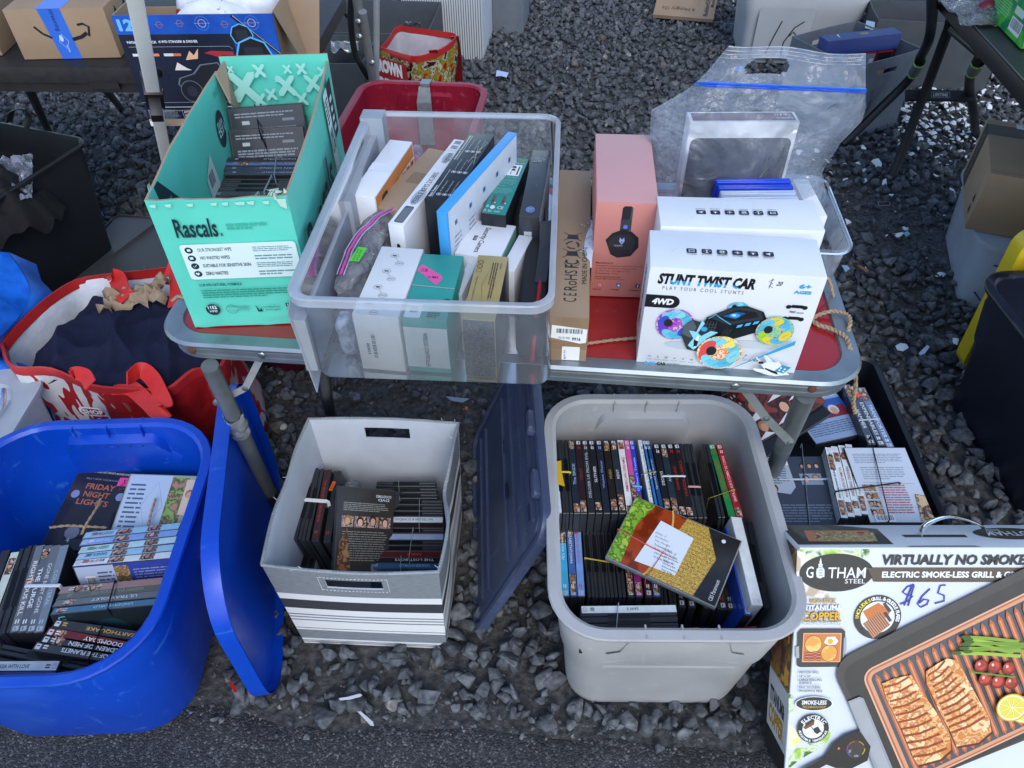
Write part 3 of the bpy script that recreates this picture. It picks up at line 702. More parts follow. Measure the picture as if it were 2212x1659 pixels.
loop.append(loop[0]); q.tube(loop, .0035, mat('#8d959a', .9, .2, 300), 6, cap=False); q.build('hem', ob, smooth=60)
q = MB(); rg = random.Random(9)
def stitch(fn, u0, u1, v0, v1, n_):
 for a, b in (((u0, v0), (u1, v0)), ((u1, v0), (u1, v1)), ((u1, v1), (u0, v1)), ((u0, v1), (u0, v0))):
  for i in range(n_):
   s, e = i / n_, (i + .55) / n_
   P_ = [Vector(fn(a[0] + (b[0] - a[0]) * t_, a[1] + (b[1] - a[1]) * t_)[0]) + Vector(fn(.5, .5)[1]) * .0006 for t_ in (s, e)]
   q.tube(P_, .0005, mat('#dfe4e6', .8, 0), 4)
stitch(sidefn('F'), .30, .70, .775, .925, 18)
for k in range(14):
 p = Vector(sidefn('FRBL'[k % 4])(rg.uniform(0, 1), 1)[0]); q.tube([p, p + Vector((rg.uniform(-.01, .01), rg.uniform(-.01, .01), rg.uniform(.003, .012)))], .0004, mat('#dfe4e6', .8, 0), 4)
q.build('stitching', ob)
# ================================================================== goods on the red table
def boxthing(name, label, M, w, d, h, m, cat='box', bevel=.0012, mats=None, dec=None, group=None, grow=None):
 "closed carton, origin at the middle of its base; dec(q, w, d, h) lays the printing"
 o = thing(name, label, cat, M, group); q = MB()
 mm = dict(T=m, F=m, B=m, L=m, R=m, U=m); mm.update(mats or {})
 x, y = w / 2, d / 2; V = [(-x, -y, 0), (x, -y, 0), (x, y, 0), (-x, y, 0), (-x, -y, h), (x, -y, h), (x, y, h), (-x, y, h)]
 k = len(q.v); q.v += V
 for key, f in (('U', (3, 2, 1, 0)), ('T', (4, 5, 6, 7)), ('F', (0, 1, 5, 4)), ('R', (1, 2, 6, 5)), ('B', (2, 3, 7, 6)), ('L', (3, 0, 4, 7))):
  q.f.append(list(f)); q.m.append(q.mi(mm[key]))
 if dec: dec(q, w, d, h)
 q.build('carton', o, bevel=bevel, smooth=40); return o
def DT(q, w, d, h, flip=False):
 return q.D((w / 2, d / 2, h), (-1, 0, 0), (0, -1, 0)) if flip else q.D((-w / 2, -d / 2, h), (1, 0, 0), (0, 1, 0))
def DF(q, w, d, h): return q.D((-w / 2, -d / 2, 0), (1, 0, 0), (0, 0, 1))
def DL(q, w, d, h): return q.D((-w / 2, d / 2, 0), (0, -1, 0), (0, 0, 1))
def DR(q, w, d, h): return q.D((w / 2, -d / 2, 0), (0, 1, 0), (0, 0, 1))
CY = '#2fa3d6'; BK = '#14171c'
def stunt_icons(D, y, x0, dx, s, c=BK, fg='#e6eef4', rot=0, words=True):
 for i in range(6):
  x = x0 + dx * i; k = i if not rot else 5 - i
  if c: D.rrect(x, y, s * 1.3, s, s * .18, c)
  cx, cy = x + s * .65, y + s * .5; u = s * .3
  if k == 0:
   for sg in (-1, 1): D.ell(cx + sg * u, cy + u * .5, u * .3, u * .3, fg, 10); D.ell(cx + sg * u, cy - u * .5, u * .3, u * .3, fg, 10); D.line([(cx - u, cy + sg * u * .5), (cx + u, cy + sg * u * .5)], u * .25, fg)
  elif k == 1:
   D.rect(cx - u * .15, cy - u, u * .3, 2 * u, fg); D.rect(cx - u * .6, cy + u * .7, u * 1.2, u * .4, fg); D.rect(cx - u * .6, cy - u * 1.1, u * 1.2, u * .4, fg)
   D.line([(cx - u * 1.6, cy), (cx - u * .8, cy)], u * .2, fg); D.line([(cx + u * 1.6, cy), (cx + u * .8, cy)], u * .2, fg)
  elif k == 2:
   D.ring(cx, cy, u * 1.4, u * 1.05, u * .2, fg, 20, 160, 12); D.ring(cx, cy, u * 1.4, u * 1.05, u * .2, fg, 200, 340, 12); D.rrect(cx - u * .7, cy - u * .6, u * .4, u * 1.2, u * .15, fg, 2); D.rrect(cx + u * .3, cy - u * .6, u * .4, u * 1.2, u * .15, fg, 2); D.rect(cx - u * .5, cy - u * .15, u, u * .3, fg)
  elif k == 3:
   D.ring(cx, cy, u * 1.3, u * .8, u * .18, fg, 0, 360, 4); D.poly([(cx + u * .3, cy + u), (cx - u * .5, cy - u * .1), (cx, cy - u * .1), (cx - u * .3, cy - u), (cx + u * .5, cy + u * .15), (cx, cy + u * .15)], fg)
  elif k == 4:
   D.ell(cx, cy, u * .5, u * .5, fg, 12); D.rect(cx - u * .2, cy - u * .9, u * .4, u * .4, fg)
   for a in range(7): t_ = R(a * 30); D.line([(cx + math.cos(t_) * u * .75, cy + math.sin(t_) * u * .75), (cx + math.cos(t_) * u * 1.1, cy + math.sin(t_) * u * 1.1)], u * .12, fg)
  else:
   D.poly([(cx - u, cy - u * .3), (cx - u * .2, cy - u * .3), (cx + u * .6, cy - u), (cx + u * .6, cy + u), (cx - u * .2, cy + u * .3), (cx - u, cy + u * .3)], fg); D.line([(cx + u * .9, cy + u * .4), (cx + u * 1.2, cy + u)], u * .15, fg)
  if words:
   D.text(('Two Modes', 'Move Left And Right', '360 Rotation', 'Super Standby', 'Lighting', 'Sound')[k], x - s * .02, y - s * .38 if not rot else y + s * 1.15, s * 1.3, s * .22, '#3a4048', .01, rot=rot)
def wheel(D, cx, cy, r, cols, ang=0, sq=.9):
 D.ell(cx, cy, r * .96, r * sq * .96, art(cols, 160, .3), 20)
 rg = random.Random(int(cx * 9999))
 for k in range(9):
  a = ang + 2 * PI * k / 9; x, y = cx + math.cos(a) * r * .62, cy + math.sin(a) * r * .66 * sq
  D.ell(x, y, r * .40, r * .25, ('#6cc5dc', '#58b4d0', '#84d4e4')[k % 3] if rg.random() < .6 else rg.choice(cols), 12, a + PI / 2 * .9)
  D.line([(x - r * .12, y - r * .1), (x + r * .12, y + r * .12)], r * .02, '#2a6a80')
 D.ell(cx - r * .35, cy + r * .1, r * .22, r * .26, '#23262c', 12)
def stunt_dec(full):
 def f(q, w, d, h):
  D = DT(q, w, d, h);
  if full: stunt_icons(D, d * .42, w * .215, w * .089, .0118, rot=0)
  else: stunt_icons(D, d * .42, w * .235, w * .089, .0118, rot=2)
  for k in range(5): D.ell(random.uniform(.1, .9) * w, random.uniform(.1, .8) * d, .0006, .0006, '#5a646e', 6)
  if not full: return
  X = lambda u: u * w; Y = lambda v: v * h
  D = DF(q, w, d, h)
  t1 = 'STUNT TWIST CAR'
  D.text(t1, X(.055), Y(.845), X(.56), Y(.105), BK, .055, .2)
  v, f_, tw, th = text2d(t1, .055, .2); m_ = ink(CY); bm = bmesh.new(); vv = [bm.verts.new((p[0] / tw, p[1] / th, 0)) for p in v]
  for ff in f_:
   try: bm.faces.new([vv[i] for i in ff])
   except ValueError: pass
  g_ = bm.verts[:] + bm.edges[:] + bm.faces[:]; bmesh.ops.bisect_plane(bm, geom=g_, plane_co=(0, .42, 0), plane_no=(.12, 1, 0), clear_outer=True)
  g_ = bm.verts[:] + bm.edges[:] + bm.faces[:]; bmesh.ops.bisect_plane(bm, geom=g_, plane_co=(.16, 0, 0), plane_no=(-1, -.1, 0), clear_outer=True)
  g_ = bm.verts[:] + bm.edges[:] + bm.faces[:]; bmesh.ops.bisect_plane(bm, geom=g_, plane_co=(.87, 0, 0), plane_no=(1, .3, 0), clear_outer=True)
  bm.verts.index_update(); D.mb.add([D._p(X(.055) + p.co.x * X(.56), Y(.845) + p.co.y * Y(.105)) for p in bm.verts], [[p.index for p in ff.verts] for ff in bm.faces], m_); bm.free(); D.k += .00006
  D.text('P L A Y   Y O U R   C O O L   S T U N T S', X(.09), Y(.795), X(.47), Y(.033), '#5b646c', .0)
  D.text('6+', X(.86), Y(.885), X(.07), Y(.045), CY, .05); D.text('AGES', X(.84), Y(.835), X(.1), Y(.032), CY, .05)
  D.line([(X(.71), Y(.955)), (X(.685), Y(.935)), (X(.71), Y(.915)), (X(.69), Y(.895)), (X(.715), Y(.88))], .0008, BK); D.line([(X(.703), Y(.965)), (X(.695), Y(.87))], .0007, BK); D.text('20', X(.73), Y(.9), X(.035), Y(.04), BK, .01, .4)
  D.rrect(0, Y(.615), X(.205), Y(.125), Y(.0624), BK); D.rect(0, Y(.615), X(.08), Y(.125), BK); D.text('4WD', X(.04), Y(.648), X(.13), Y(.06), '#e9eef2', .05, .15)
  for yy in (.70, .585):
   D.rrect(X(.852), Y(yy), X(.07), Y(.03), .002, BK)
   for xx in (.838, .93): D.ell(X(xx), Y(yy + .008), X(.016), X(.015), BK, 12)
  D.text('TWO', X(.85), Y(.65), X(.035), Y(.022), BK, .03, .2); D.text('MODES', X(.893), Y(.65), X(.04), Y(.012), BK, .02, .2)
  D.ell(X(.38), Y(.24), X(.22), Y(.05), '#b9c6cf', 28); D.ell(X(.7), Y(.3), X(.14), Y(.04), '#c2cdd5', 24)
  wheel(D, X(.55), Y(.67), .017, ('#7cd0e0', '#c88ad0', '#e6a8d0', '#5cb8d0'), .2, .6)
  wheel(D, X(.2), Y(.46), .031, ('#c43a9c', '#6a3cc4', '#e05cb0', '#3a50c0', '#e8b8d8'), .1, 1.05)
  blk = art(('#14171c', '#1d2229', '#12151a'), 60, .3)
  D.poly([(X(.68), Y(.45)), (X(.74), Y(.56)), (X(.84), Y(.42)), (X(.8), Y(.32)), (X(.74), Y(.34))], '#23272d')
  D.poly([(X(.36), Y(.40)), (X(.38), Y(.56)), (X(.52), Y(.685)), (X(.6), Y(.70)), (X(.70), Y(.655)), (X(.74), Y(.56)), (X(.72), Y(.46)), (X(.50), Y(.31)), (X(.44), Y(.31))], blk)
  D.poly([(X(.39), Y(.56)), (X(.52), Y(.675)), (X(.6), Y(.69)), (X(.69), Y(.65)), (X(.71), Y(.58)), (X(.52), Y(.5))], '#2c333b')
  D.poly([(X(.44), Y(.57)), (X(.55), Y(.66)), (X(.66), Y(.645)), (X(.68), Y(.60)), (X(.53), Y(.535))], '#171b21')
  D.poly([(X(.47), Y(.585)), (X(.545), Y(.635)), (X(.6), Y(.63)), (X(.55), Y(.565))], '#1b5f98'); D.ell(X(.54), Y(.6), X(.03), Y(.022), '#3aa0e8', 16); D.ell(X(.535), Y(.602), X(.012), Y(.01), '#bfe6ff', 10)
  D.line([(X(.39), Y(.55)), (X(.43), Y(.6)), (X(.45), Y(.575)), (X(.53), Y(.505))], .0012, '#58c0e8')
  for k in range(3): x = X(.565 + .045 * k); D.poly([(x, Y(.475 + .023 * k)), (x + X(.03), Y(.49 + .023 * k)), (x + X(.037), Y(.52 + .023 * k)), (x + X(.007), Y(.505 + .023 * k))], '#48b4e4')
  for k in range(4): D.line([(X(.475 + .014 * k), Y(.335 + .006 * k)), (X(.505 + .014 * k), Y(.45 + .005 * k))], .0009, '#3d454e')
  D.ell(X(.405), Y(.47), X(.048), Y(.075), '#101317', 18);
  for k in range(5): D.line([(X(.365 + .018 * k), Y(.415)), (X(.372 + .018 * k), Y(.53))], .0006, '#56606a')
  for k in range(3): D.line([(X(.362), Y(.44 + .03 * k)), (X(.448), Y(.435 + .03 * k))], .0006, '#56606a')
  D.poly([(X(.25), Y(.46)), (X(.3), Y(.535)), (X(.38), Y(.50)), (X(.465), Y(.36)), (X(.47), Y(.27)), (X(.40), Y(.19)), (X(.3), Y(.215)), (X(.25), Y(.36))], '#30353c')
  D.poly([(X(.3), Y(.53)), (X(.33), Y(.46)), (X(.31), Y(.34)), (X(.25), Y(.38)), (X(.25), Y(.46))], '#555e68')
  D.poly([(X(.355), Y(.535)), (X(.375), Y(.505)), (X(.345), Y(.4)), (X(.37), Y(.37)), (X(.42), Y(.43)), (X(.465), Y(.42)), (X(.40), Y(.34)), (X(.46), Y(.305)), (X(.385), Y(.30)), (X(.34), Y(.215)), (X(.30), Y(.26)), (X(.325), Y(.34)), (X(.29), Y(.42)), (X(.335), Y(.41))], '#8fd6ee')
  D.poly([(X(.345), Y(.37)), (X(.36), Y(.37)), (X(.35), Y(.23)), (X(.33), Y(.27))], '#e6f3f8'); D.poly([(X(.33), Y(.33)), (X(.36), Y(.31)), (X(.355), Y(.26)), (X(.335), Y(.25))], '#15181d')
  D.ell(X(.378), Y(.445), X(.02), Y(.026), '#3aa4d4', 6)
  wheel(D, X(.795), Y(.475), .030, ('#a4d23c', '#6a50c8', '#e0d040', '#58c0c8', '#8ad060'), .3, 1.0)
  wheel(D, X(.5), Y(.21), .037, ('#e85a9c', '#f0b838', '#d04a60', '#f4e070', '#f0f0f4', '#e05050'), .5, 1.0)
  stunt_icons(D, Y(.105), X(.055), X(.053), .0075, None, '#4a525a')
  D.text('2.4G', X(.05), Y(.038), X(.065), Y(.035), CY, .05); D.text('CAR', X(.125), Y(.037), X(.06), Y(.036), BK, .05)
  D.text('HIGH SPEED', X(.19), Y(.058), X(.08), Y(.013), '#5b646c', .02); D.text('FOUR-DRIVE OUTPUT POWER', X(.19), Y(.036), X(.19), Y(.013), '#5b646c', .02)
  D.line([(X(.66), Y(.215)), (X(.65), Y(.19))], .0006, BK); D.ell(X(.662), Y(.222), .0018, .0018, '#8a9096', 10); D.line([(X(.642), Y(.185)), (X(.668), Y(.175)), (X(.645), Y(.16)), (X(.668), Y(.165))], .0006, BK); D.text('-1166', X(.672), Y(.16), X(.075), Y(.025), BK, .01, .4)
  D.poly([(X(.54), Y(.012)), (X(.93), Y(.365)), (X(.93), Y(.415)), (X(.725), Y(.2))], CY)
  W_ = '#e9eef2'
  D.poly([(X(.72), Y(.21)), (X(.735), Y(.205)), (X(.775), Y(.14)), (X(.80), Y(.165)), (X(.765), Y(.235)), (X(.79), Y(.235)), (X(.835), Y(.165)), (X(.87), Y(.18)), (X(.91), Y(.1)), (X(.96), Y(.04)), (X(.86), Y(.01)), (X(.8), Y(.03)), (X(.735), Y(.06)), (X(.725), Y(.085)), (X(.8), Y(.08))], W_)
  D.line([(X(.72), Y(.21)), (X(.775), Y(.13)), (X(.82), Y(.17)), (X(.765), Y(.235)), (X(.79), Y(.235)), (X(.85), Y(.165)), (X(.88), Y(.17)), (X(.94), Y(.07)), (X(.985), Y(.02))], .0004, '#7a828a')
  D.line([(X(.735), Y(.09)), (X(.725), Y(.075)), (X(.75), Y(.05)), (X(.82), Y(.035)), (X(.87), Y(.01))], .0004, '#7a828a')
  D.rrect(X(.75), Y(.14), X(.03), Y(.025), .001, BK); D.poly([(X(.8), Y(.1)), (X(.88), Y(.06)), (X(.89), Y(.03)), (X(.85), Y(.05)), (X(.8), Y(.085))], BK)
  D.poly([(X(.86), Y(.07)), (X(.90), Y(.145)), (X(.955), Y(.125)), (X(.92), Y(.05))], '#2c96c0')
  for (a_, b_) in ((.895, .11), (.92, .1), (.89, .085), (.915, .075)): D.ell(X(a_), Y(b_), .0018, .0018, W_, 8)
  D = DL(q, w, d, h); D.text('STUNT TWIST CAR', d * .35, h * .2, d * .2, h * .62, BK, .03, rot=1)
 return f
white = mat((.70, .74, .78), .42, .04, 14); whitein = mat((.45, .36, .26), .8)
boxthing('toy_box', 'white toy car box with colourful stunt car picture on its front, nearer of the two', fr(.3414, .947, .702, -.1301), .2563, .098, .1958, white, dec=stunt_dec(True))
b2 = boxthing('toy_box', 'plain white toy box with row of black icons on top, behind the picture one', fr(.3687, 1.0504, .702, -.0782), .2549, .0897, .2, white, dec=stunt_dec(False))
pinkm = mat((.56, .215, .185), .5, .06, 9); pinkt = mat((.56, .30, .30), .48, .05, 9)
def phone_dec(q, w, d, h):
 D = DF(q, w, d, h); X = lambda u: u * w; Y = lambda v: v * h
 g1 = '#24272e'
 D.poly([(X(.42), Y(.70)), (X(.60), Y(.70)), (X(.60), Y(.955)), (X(.57), Y(.97)), (X(.46), Y(.97)), (X(.43), Y(.95))], g1); D.poly([(X(.55), Y(.70)), (X(.60), Y(.70)), (X(.60), Y(.955)), (X(.575), Y(.968))], '#4a4e56')
 D.rect(X(.42), Y(.74), X(.17), Y(.10), '#3a3e46'); D.rrect(X(.47), Y(.75), X(.07), Y(.035), .0015, '#5f7fd8')
 D.poly([(X(.20), Y(.63)), (X(.3), Y(.70)), (X(.44), Y(.735)), (X(.62), Y(.72)), (X(.74), Y(.66)), (X(.76), Y(.56)), (X(.72), Y(.53)), (X(.64), Y(.465)), (X(.42), Y(.445)), (X(.30), Y(.48))], '#1c1f25')
 D.poly([(X(.25), Y(.62)), (X(.34), Y(.68)), (X(.6), Y(.69)), (X(.70), Y(.62)), (X(.66), Y(.5)), (X(.42), Y(.465)), (X(.3), Y(.5))], '#2a2d34')
 D.poly([(X(.28), Y(.56)), (X(.62), Y(.53)), (X(.64), Y(.5)), (X(.42), Y(.465)), (X(.31), Y(.49))], '#202329')
 c = '#9fb2dc'; D.poly([(X(.435), Y(.66)), (X(.47), Y(.635)), (X(.505), Y(.66)), (X(.515), Y(.62)), (X(.47), Y(.585)), (X(.425), Y(.62))], c); D.poly([(X(.455), Y(.625)), (X(.47), Y(.615)), (X(.485), Y(.625)), (X(.47), Y(.6))], '#2a2d34')
 D.text('NUBWO', X(.35), Y(.565), X(.14), Y(.018), '#9aa2b0', .02)
 dk = '#7c3a30'; D.text('Manufacturer:', X(.07), Y(.375), X(.3), Y(.022), dk, .01)
 for i, t_ in enumerate(('Dongguan Desheng Industrial Co.,Ltd', 'Area A5, Shicheng Industrial Park', 'Jin Aqi Town, Dongguan City', 'Guangdong, China')): D.text(t_, X(.07), Y(.345 - .028 * i), X((.8, .72, .6, .4)[i]), Y(.018), dk, .005)
 D.text('www.nubwotech.com', X(.07), Y(.225), X(.45), Y(.018), dk, .005); D.text('support@nubwotech.com', X(.07), Y(.2), X(.5), Y(.018), dk, .005)
 D.rrect(X(.13), Y(.12), X(.075), Y(.04), .001, '#d8687c'); D.ring(X(.168), Y(.14), X(.024), Y(.014), .0006, '#f0dcd8'); D.rrect(X(.46), Y(.12), X(.075), Y(.04), .001, '#3a7cc0'); D.ell(X(.5), Y(.14), X(.02), Y(.01), '#f0f4f8', 8, .5); D.rrect(X(.79), Y(.12), X(.075), Y(.04), .001, '#28386c'); D.text('f', X(.82), Y(.125), X(.025), Y(.03), '#f0f4f8', .04)
 for k in range(3): D.greek(X(.05 + .32 * k), Y(.085), X(.24), Y(.014), 1, dk, k)
boxthing('headset_box', 'tall salmon pink box with a black headset pictured on the front', fr(.205, 1.2103, .702, -.0799), .1028, .2413, .1965, pinkm, mats=dict(T=pinkt), dec=phone_dec)
kraft = card((.30, .21, .135)); kraftd = mat((.22, .145, .085), .55, .12, 30)
def brown_dec(q, w, d, h):
 D = q.D((w / 2, -d / 2, h), (0, 1, 0), (-1, 0, 0)); k = '#1c1814'    # text runs away from the viewer
 D.text('C E', d * .085, w * .33, d * .05, w * .34, k, .0); D.text('RoHS', d * .15, w * .33, d * .12, w * .34, k, .0); D.text('FC', d * .285, w * .30, d * .05, w * .38, k, .01); D.ring(d * .315, w * .49, w * .18, w * .2, .0012, k, 60, 300)
 for x in (.36, .47):
  D.poly([(d * x, w * .32), (d * (x + .03), w * .36), (d * (x + .03), w * .62), (d * x, w * .66)], '#2a241e'); D.line([(d * (x - .012), w * .25), (d * (x + .045), w * .75)], .0014, k); D.line([(d * (x - .012), w * .75), (d * (x + .045), w * .25)], .0014, k)
 for a0 in (0, 120, 240): D.ring(d * .43, w * .49, w * .19, w * .19, .0028, k, a0, a0 + 85, 8)
 D.text('MADE IN CHINA', d * .19, w * .70, d * .23, w * .12, k, -.005) if False else D.text('MADE IN CHINA', d * .19, w * .08, d * .23, w * .13, k, 0)
 for _ in range(3): D.ell(random.uniform(.05, .5) * d, random.uniform(.2, .8) * w, .001, .0007, '#55432f', 6)
 D = DF(q, w, d, h); tape = kraftd
 D.rect(0, h * .62, w, h * .38, mat((.27, .185, .115), .35, .1, 30)); D.rect(0, h * .30, w, h * .18, mat((.26, .17, .10), .3, .1, 30))
 D.poly([(w * .06, h * .55), (w * .08, h * .83), (w * .98, h * .76), (w * .96, h * .46), (w * .8, h * .44)], '#e6eaec'); D.barcode(w * .14, h * .62, w * .76, h * .15, bgc='#e6eaec'); D.text('LPN  RR  RFER', w * .25, h * .53, w * .3, h * .05, BK, 0); D.text('9916', w * .6, h * .5, w * .22, h * .075, BK, .03)
 D.rrect(w * .36, h * .05, w * .46, h * .31, .0015, '#e6eaec'); D.text('Scan this', w * .40, h * .08, w * .05, h * .2, '#34495e', .01, rot=1); D.poly([(w * .42, h * .08), (w * .48, h * .13), (w * .46, h * .07)], '#2a6ab0')
boxthing('shipping_box', 'long narrow brown cardboard box with barcode labels, between clear bin and pink box', fr(.113, 1.1493, .702, -.0908), .0635, .4621, .0959, kraft, dec=brown_dec)
q = MB(); p = at(1258, 478, .80);
def spf(u, v): return (u * .03 - .015 + .003 * math.sin(5 * v), -v * .15, .79 + .012 * math.sin(3 * v) * u)
q.grid(spf, 4, 10, mat('#c9cfdd', .6, 0));
D = q.D((-.015, -.15, .792), (1, 0, 0), (0, 1, 0), .012)
rg = random.Random(2)
for k in range(26): D.ell(rg.uniform(.003, .026), rg.uniform(.004, .146), .0018, .0018, rg.choice(('#7a808c', '#9aa0aa')), 8)
solo('spotted_paper', 'thin strip of white paper with grey spots beside the long brown box', 'paper', q, fr(p.x + .009, p.y + .015, .003, -.1), solid=.0004)
# ------------------------------------------------------------------ teal wipes carton
TE = fr(-.4611, 1.2819, .702, .0384); tw_, td_, thh = .2165, .5127, .2554
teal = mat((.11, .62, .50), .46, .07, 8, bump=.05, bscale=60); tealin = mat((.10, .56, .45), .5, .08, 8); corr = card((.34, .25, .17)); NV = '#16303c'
tb = thing('open_carton', 'open mint green nappy wipes carton holding black film cases, left end of the table', 'open box', TE)
def tside(s):
 def fn(u, v):
  z = thh * v; k = 1.0
  if s == 'F': return ((u - .5) * tw_, -td_ / 2 - .004 * math.sin(PI * u) * v, z - .003 * nz(u, 0, 0, 6)), (0, -1, 0)
  if s == 'B': return ((.5 - u) * tw_, td_ / 2 + .01 * v * v, z + .012 * v), (0, 1, 0)
  if s == 'L': return (-tw_ / 2 - .008 * math.sin(PI * u) * v, (.5 - u) * td_, z - .004 * nz(u, 3, 0, 5) * v), (-1, 0, 0)
  return (tw_ / 2 + .006 * math.sin(PI * u) * v, (u - .5) * td_, z), (1, 0, 0)
 return fn
q = MB()
cutL = lambda u, v: v > 1 - .06 * (1 - u) * 0 and False
panel(q, tside('F'), 12, 6, .004, teal, tealin, corr); panel(q, tside('B'), 12, 6, .004, teal, tealin, corr)
panel(q, tside('L'), 16, 6, .004, teal, tealin, corr, lambda u, v: u < .07 and v > .2); panel(q, tside('R'), 16, 6, .004, teal, tealin, corr)
q.box(-tw_ / 2, tw_ / 2, -td_ / 2, td_ / 2, 0, .003, corr)
D = q.D((-tw_ / 2, -td_ / 2 - .0055, 0), (1, 0, 0), (0, 0, 1)); X = lambda u: u * tw_; Y = lambda v: v * thh
D.text('Rascals', X(.14), Y(.74), X(.31), Y(.135), NV, .02, .12); D.text('x', X(.46), Y(.745), X(.02), Y(.022), NV, .03)
D.greek(X(.52), Y(.79), X(.3), Y(.05), 2, '#3fae98', 3, .6)
D.rrect(X(.13), Y(.42), X(.855), Y(.27), .006, '#d3e8ea')
for i, t_ in enumerate(('OUR STRONGEST WIPE', 'NO WASTED WIPES', 'SUITABLE FOR SENSITIVE SKIN', 'ZERO NASTIES')):
 y = .635 - .06 * i; D.ell(X(.19 + .003 * i), Y(y + .012), X(.03), X(.028), NV, 16)
 D.text(t_, X(.255), Y(y), X((.25, .22, .36, .17)[i]), Y(.026), NV, .015)
 c = '#d3e8ea'
 if i == 2: D.line([(X(.18), Y(y + .012)), (X(.19), Y(y + .004)), (X(.21), Y(y + .022))], .0008, c)
 elif i == 3: D.ell(X(.188), Y(y + .016), .0016, .0016, c, 8); D.ell(X(.203), Y(y + .016), .0016, .0016, c, 8); D.poly([(X(.181), Y(y + .013)), (X(.196), Y(y)), (X(.211), Y(y + .013))], c)
 else: D.rrect(X(.178), Y(y + .004), X(.025), Y(.018), .0006, c)
 D.greek(X(.66), Y(y - .01), X(.29), Y(.042), 3 - (i % 2), '#5f8f92', i, .45)
D.text('OUR 99% NATURAL FORMULA', X(.17), Y(.365), X(.33), Y(.022), NV, .02)
D.greek(X(.17), Y(.27), X(.76), Y(.075), 4, '#2e8f80', 11, .5)
D.ell(X(.21), Y(.17), X(.055), X(.055), NV, 24); D.text('1152', X(.175), Y(.175), X(.07), Y(.028), '#d3e8ea', .03); D.text('WIPES', X(.178), Y(.148), X(.063), Y(.018), '#d3e8ea', .01)
D.ring(X(.36), Y(.17), X(.045), X(.045), .0008, '#2e7a72'); D.rect(X(.32), Y(.16), X(.085), Y(.025), '#5fbfae'); D.rect(X(.41), Y(.16), X(.08), Y(.022), '#4fae9c')
D.poly([(X(.55), Y(.2)), (X(.575), Y(.15)), (X(.61), Y(.2)), (X(.59), Y(.17)), (X(.60), Y(.14)), (X(.56), Y(.14))], NV); D.text('crueltyfree', X(.61), Y(.168), X(.13), Y(.022), '#2e7a72', .01); D.text('andvegan', X(.62), Y(.143), X(.12), Y(.02), '#2e7a72', .01)
for k in range(4): D.rrect(X(.79 + .045 * k), Y(.175), X(.035), Y(.03), .0006, NV); D.text('fIdt'[k], X(.80 + .045 * k), Y(.18), X(.012), Y(.02), '#7fdcc8', .04)
D.text('@rascalsbaby', X(.79), Y(.15), X(.16), Y(.016), '#2e7a72', .01)
for k in range(9):
 a = random.uniform(-.6, .6); x, y = random.uniform(.1, .9), random.uniform(.03, .12); D.line([(X(x), Y(y)), (X(x + .08 * math.cos(a)), Y(y + .06 * math.sin(a)))], .0008, '#58cbb6')
for k in range(10): x = random.uniform(0, .95); D.poly([(X(x), Y(.985)), (X(x + .05), Y(.99)), (X(x + .04), Y(.965)), (X(x + .01), Y(.97))], '#a9dccf')
D.poly([(X(.93), Y(1.0)), (X(1.0), Y(1.0)), (X(.995), Y(.93)), (X(.95), Y(.95))], '#b9d6ca')
D = q.D((-tw_ / 2 + .0044, td_ / 2, thh), (0, -1, 0), (0, 0, -1), .003);
def P_(u, v): return u * td_, v * thh
D = q.D((-tw_ / 2 + .0046 - .004, -td_ / 2, 0), (0, 1, 0), (0, 0, 1), -.0)
D.N = Vector((1, 0, 0)); D.k = .0012
D2 = lambda u: u * td_
D.ell(D2(.80), Y(.66), .027, .036, NV, 24, -.3); D.text('1152', D2(.76), Y(.61), .044, .016, '#bfe6e0', .03, rot=2); D.text('WIPES', D2(.765), Y(.68), .038, .012, '#bfe6e0', .01, rot=2)
D.text('16 X 72 PACK', D2(.82), Y(.88), .045, .012, '#3a8f86', .0, rot=2)
D.poly([(D2(.06), Y(.99)), (D2(.12), Y(.99)), (D2(.24), Y(.72)), (D2(.02), Y(.40)), (D2(.005), Y(.5))], NV); D.text('Dermato', D2(.04), Y(.7), .012, .09, '#bfe6e0', .02, rot=2); D.text('Tested', D2(.11), Y(.74), .035, .022, '#bfe6e0', .02, rot=2)
D.poly([(D2(.50), Y(.55)), (D2(.60), Y(.66)), (D2(.62), Y(.4)), (D2(.50), Y(.25))], '#ccd6d8'); D.barcode(D2(.515), Y(.42), .036, .04, vert=False, bgc='#ccd6d8'); D.text('38000', D2(.51), Y(.34), .04, .014, BK, .02, rot=2)
D = q.D((-tw_ / 2, td_ / 2 - .0045 + .0045, 0), (1, 0, 0), (0, 0, 1), 0); D.N = Vector((0, -1, .05)); D.k = .0095
def cross(x, y, s, c='#9fdcd0'):
 for (dx, dy) in ((1, 1), (-1, 1)):
  D.poly([(x - dx * s, y - dy * s * 1.15), (x - dx * s * .55, y - dy * s * 1.2), (x + dx * s * .9, y + dy * s * .6), (x + dx * s, y + dy * s * 1.05), (x + dx * s * .5, y + dy * s), (x - dx * s * .95, y - dy * s * .7)], c)
for (x, y, s) in ((.18, .70, .028), (.58, .70, .019), (.83, .72, .016), (.36, .92, .012), (.62, .93, .008), (.75, .93, .01), (.94, .88, .009), (.1, .95, .006), (.42, .58, .011), (.5, .78, .004), (.08, .6, .008), (.7, .5, .012), (.3, .5, .013)): cross(X(x), Y(1 - (1 - y) * .56), s)
D = q.D((tw_ / 2 + .0065, -td_ / 2, 0), (0, 1, 0), (0, 0, 1), 0.002)
D.text('Rascals', D2(.05), Y(.30), D2(.58), Y(.36), NV, .012, .15); D.text('x', D2(.64), Y(.33), .008, .009, NV, .03)
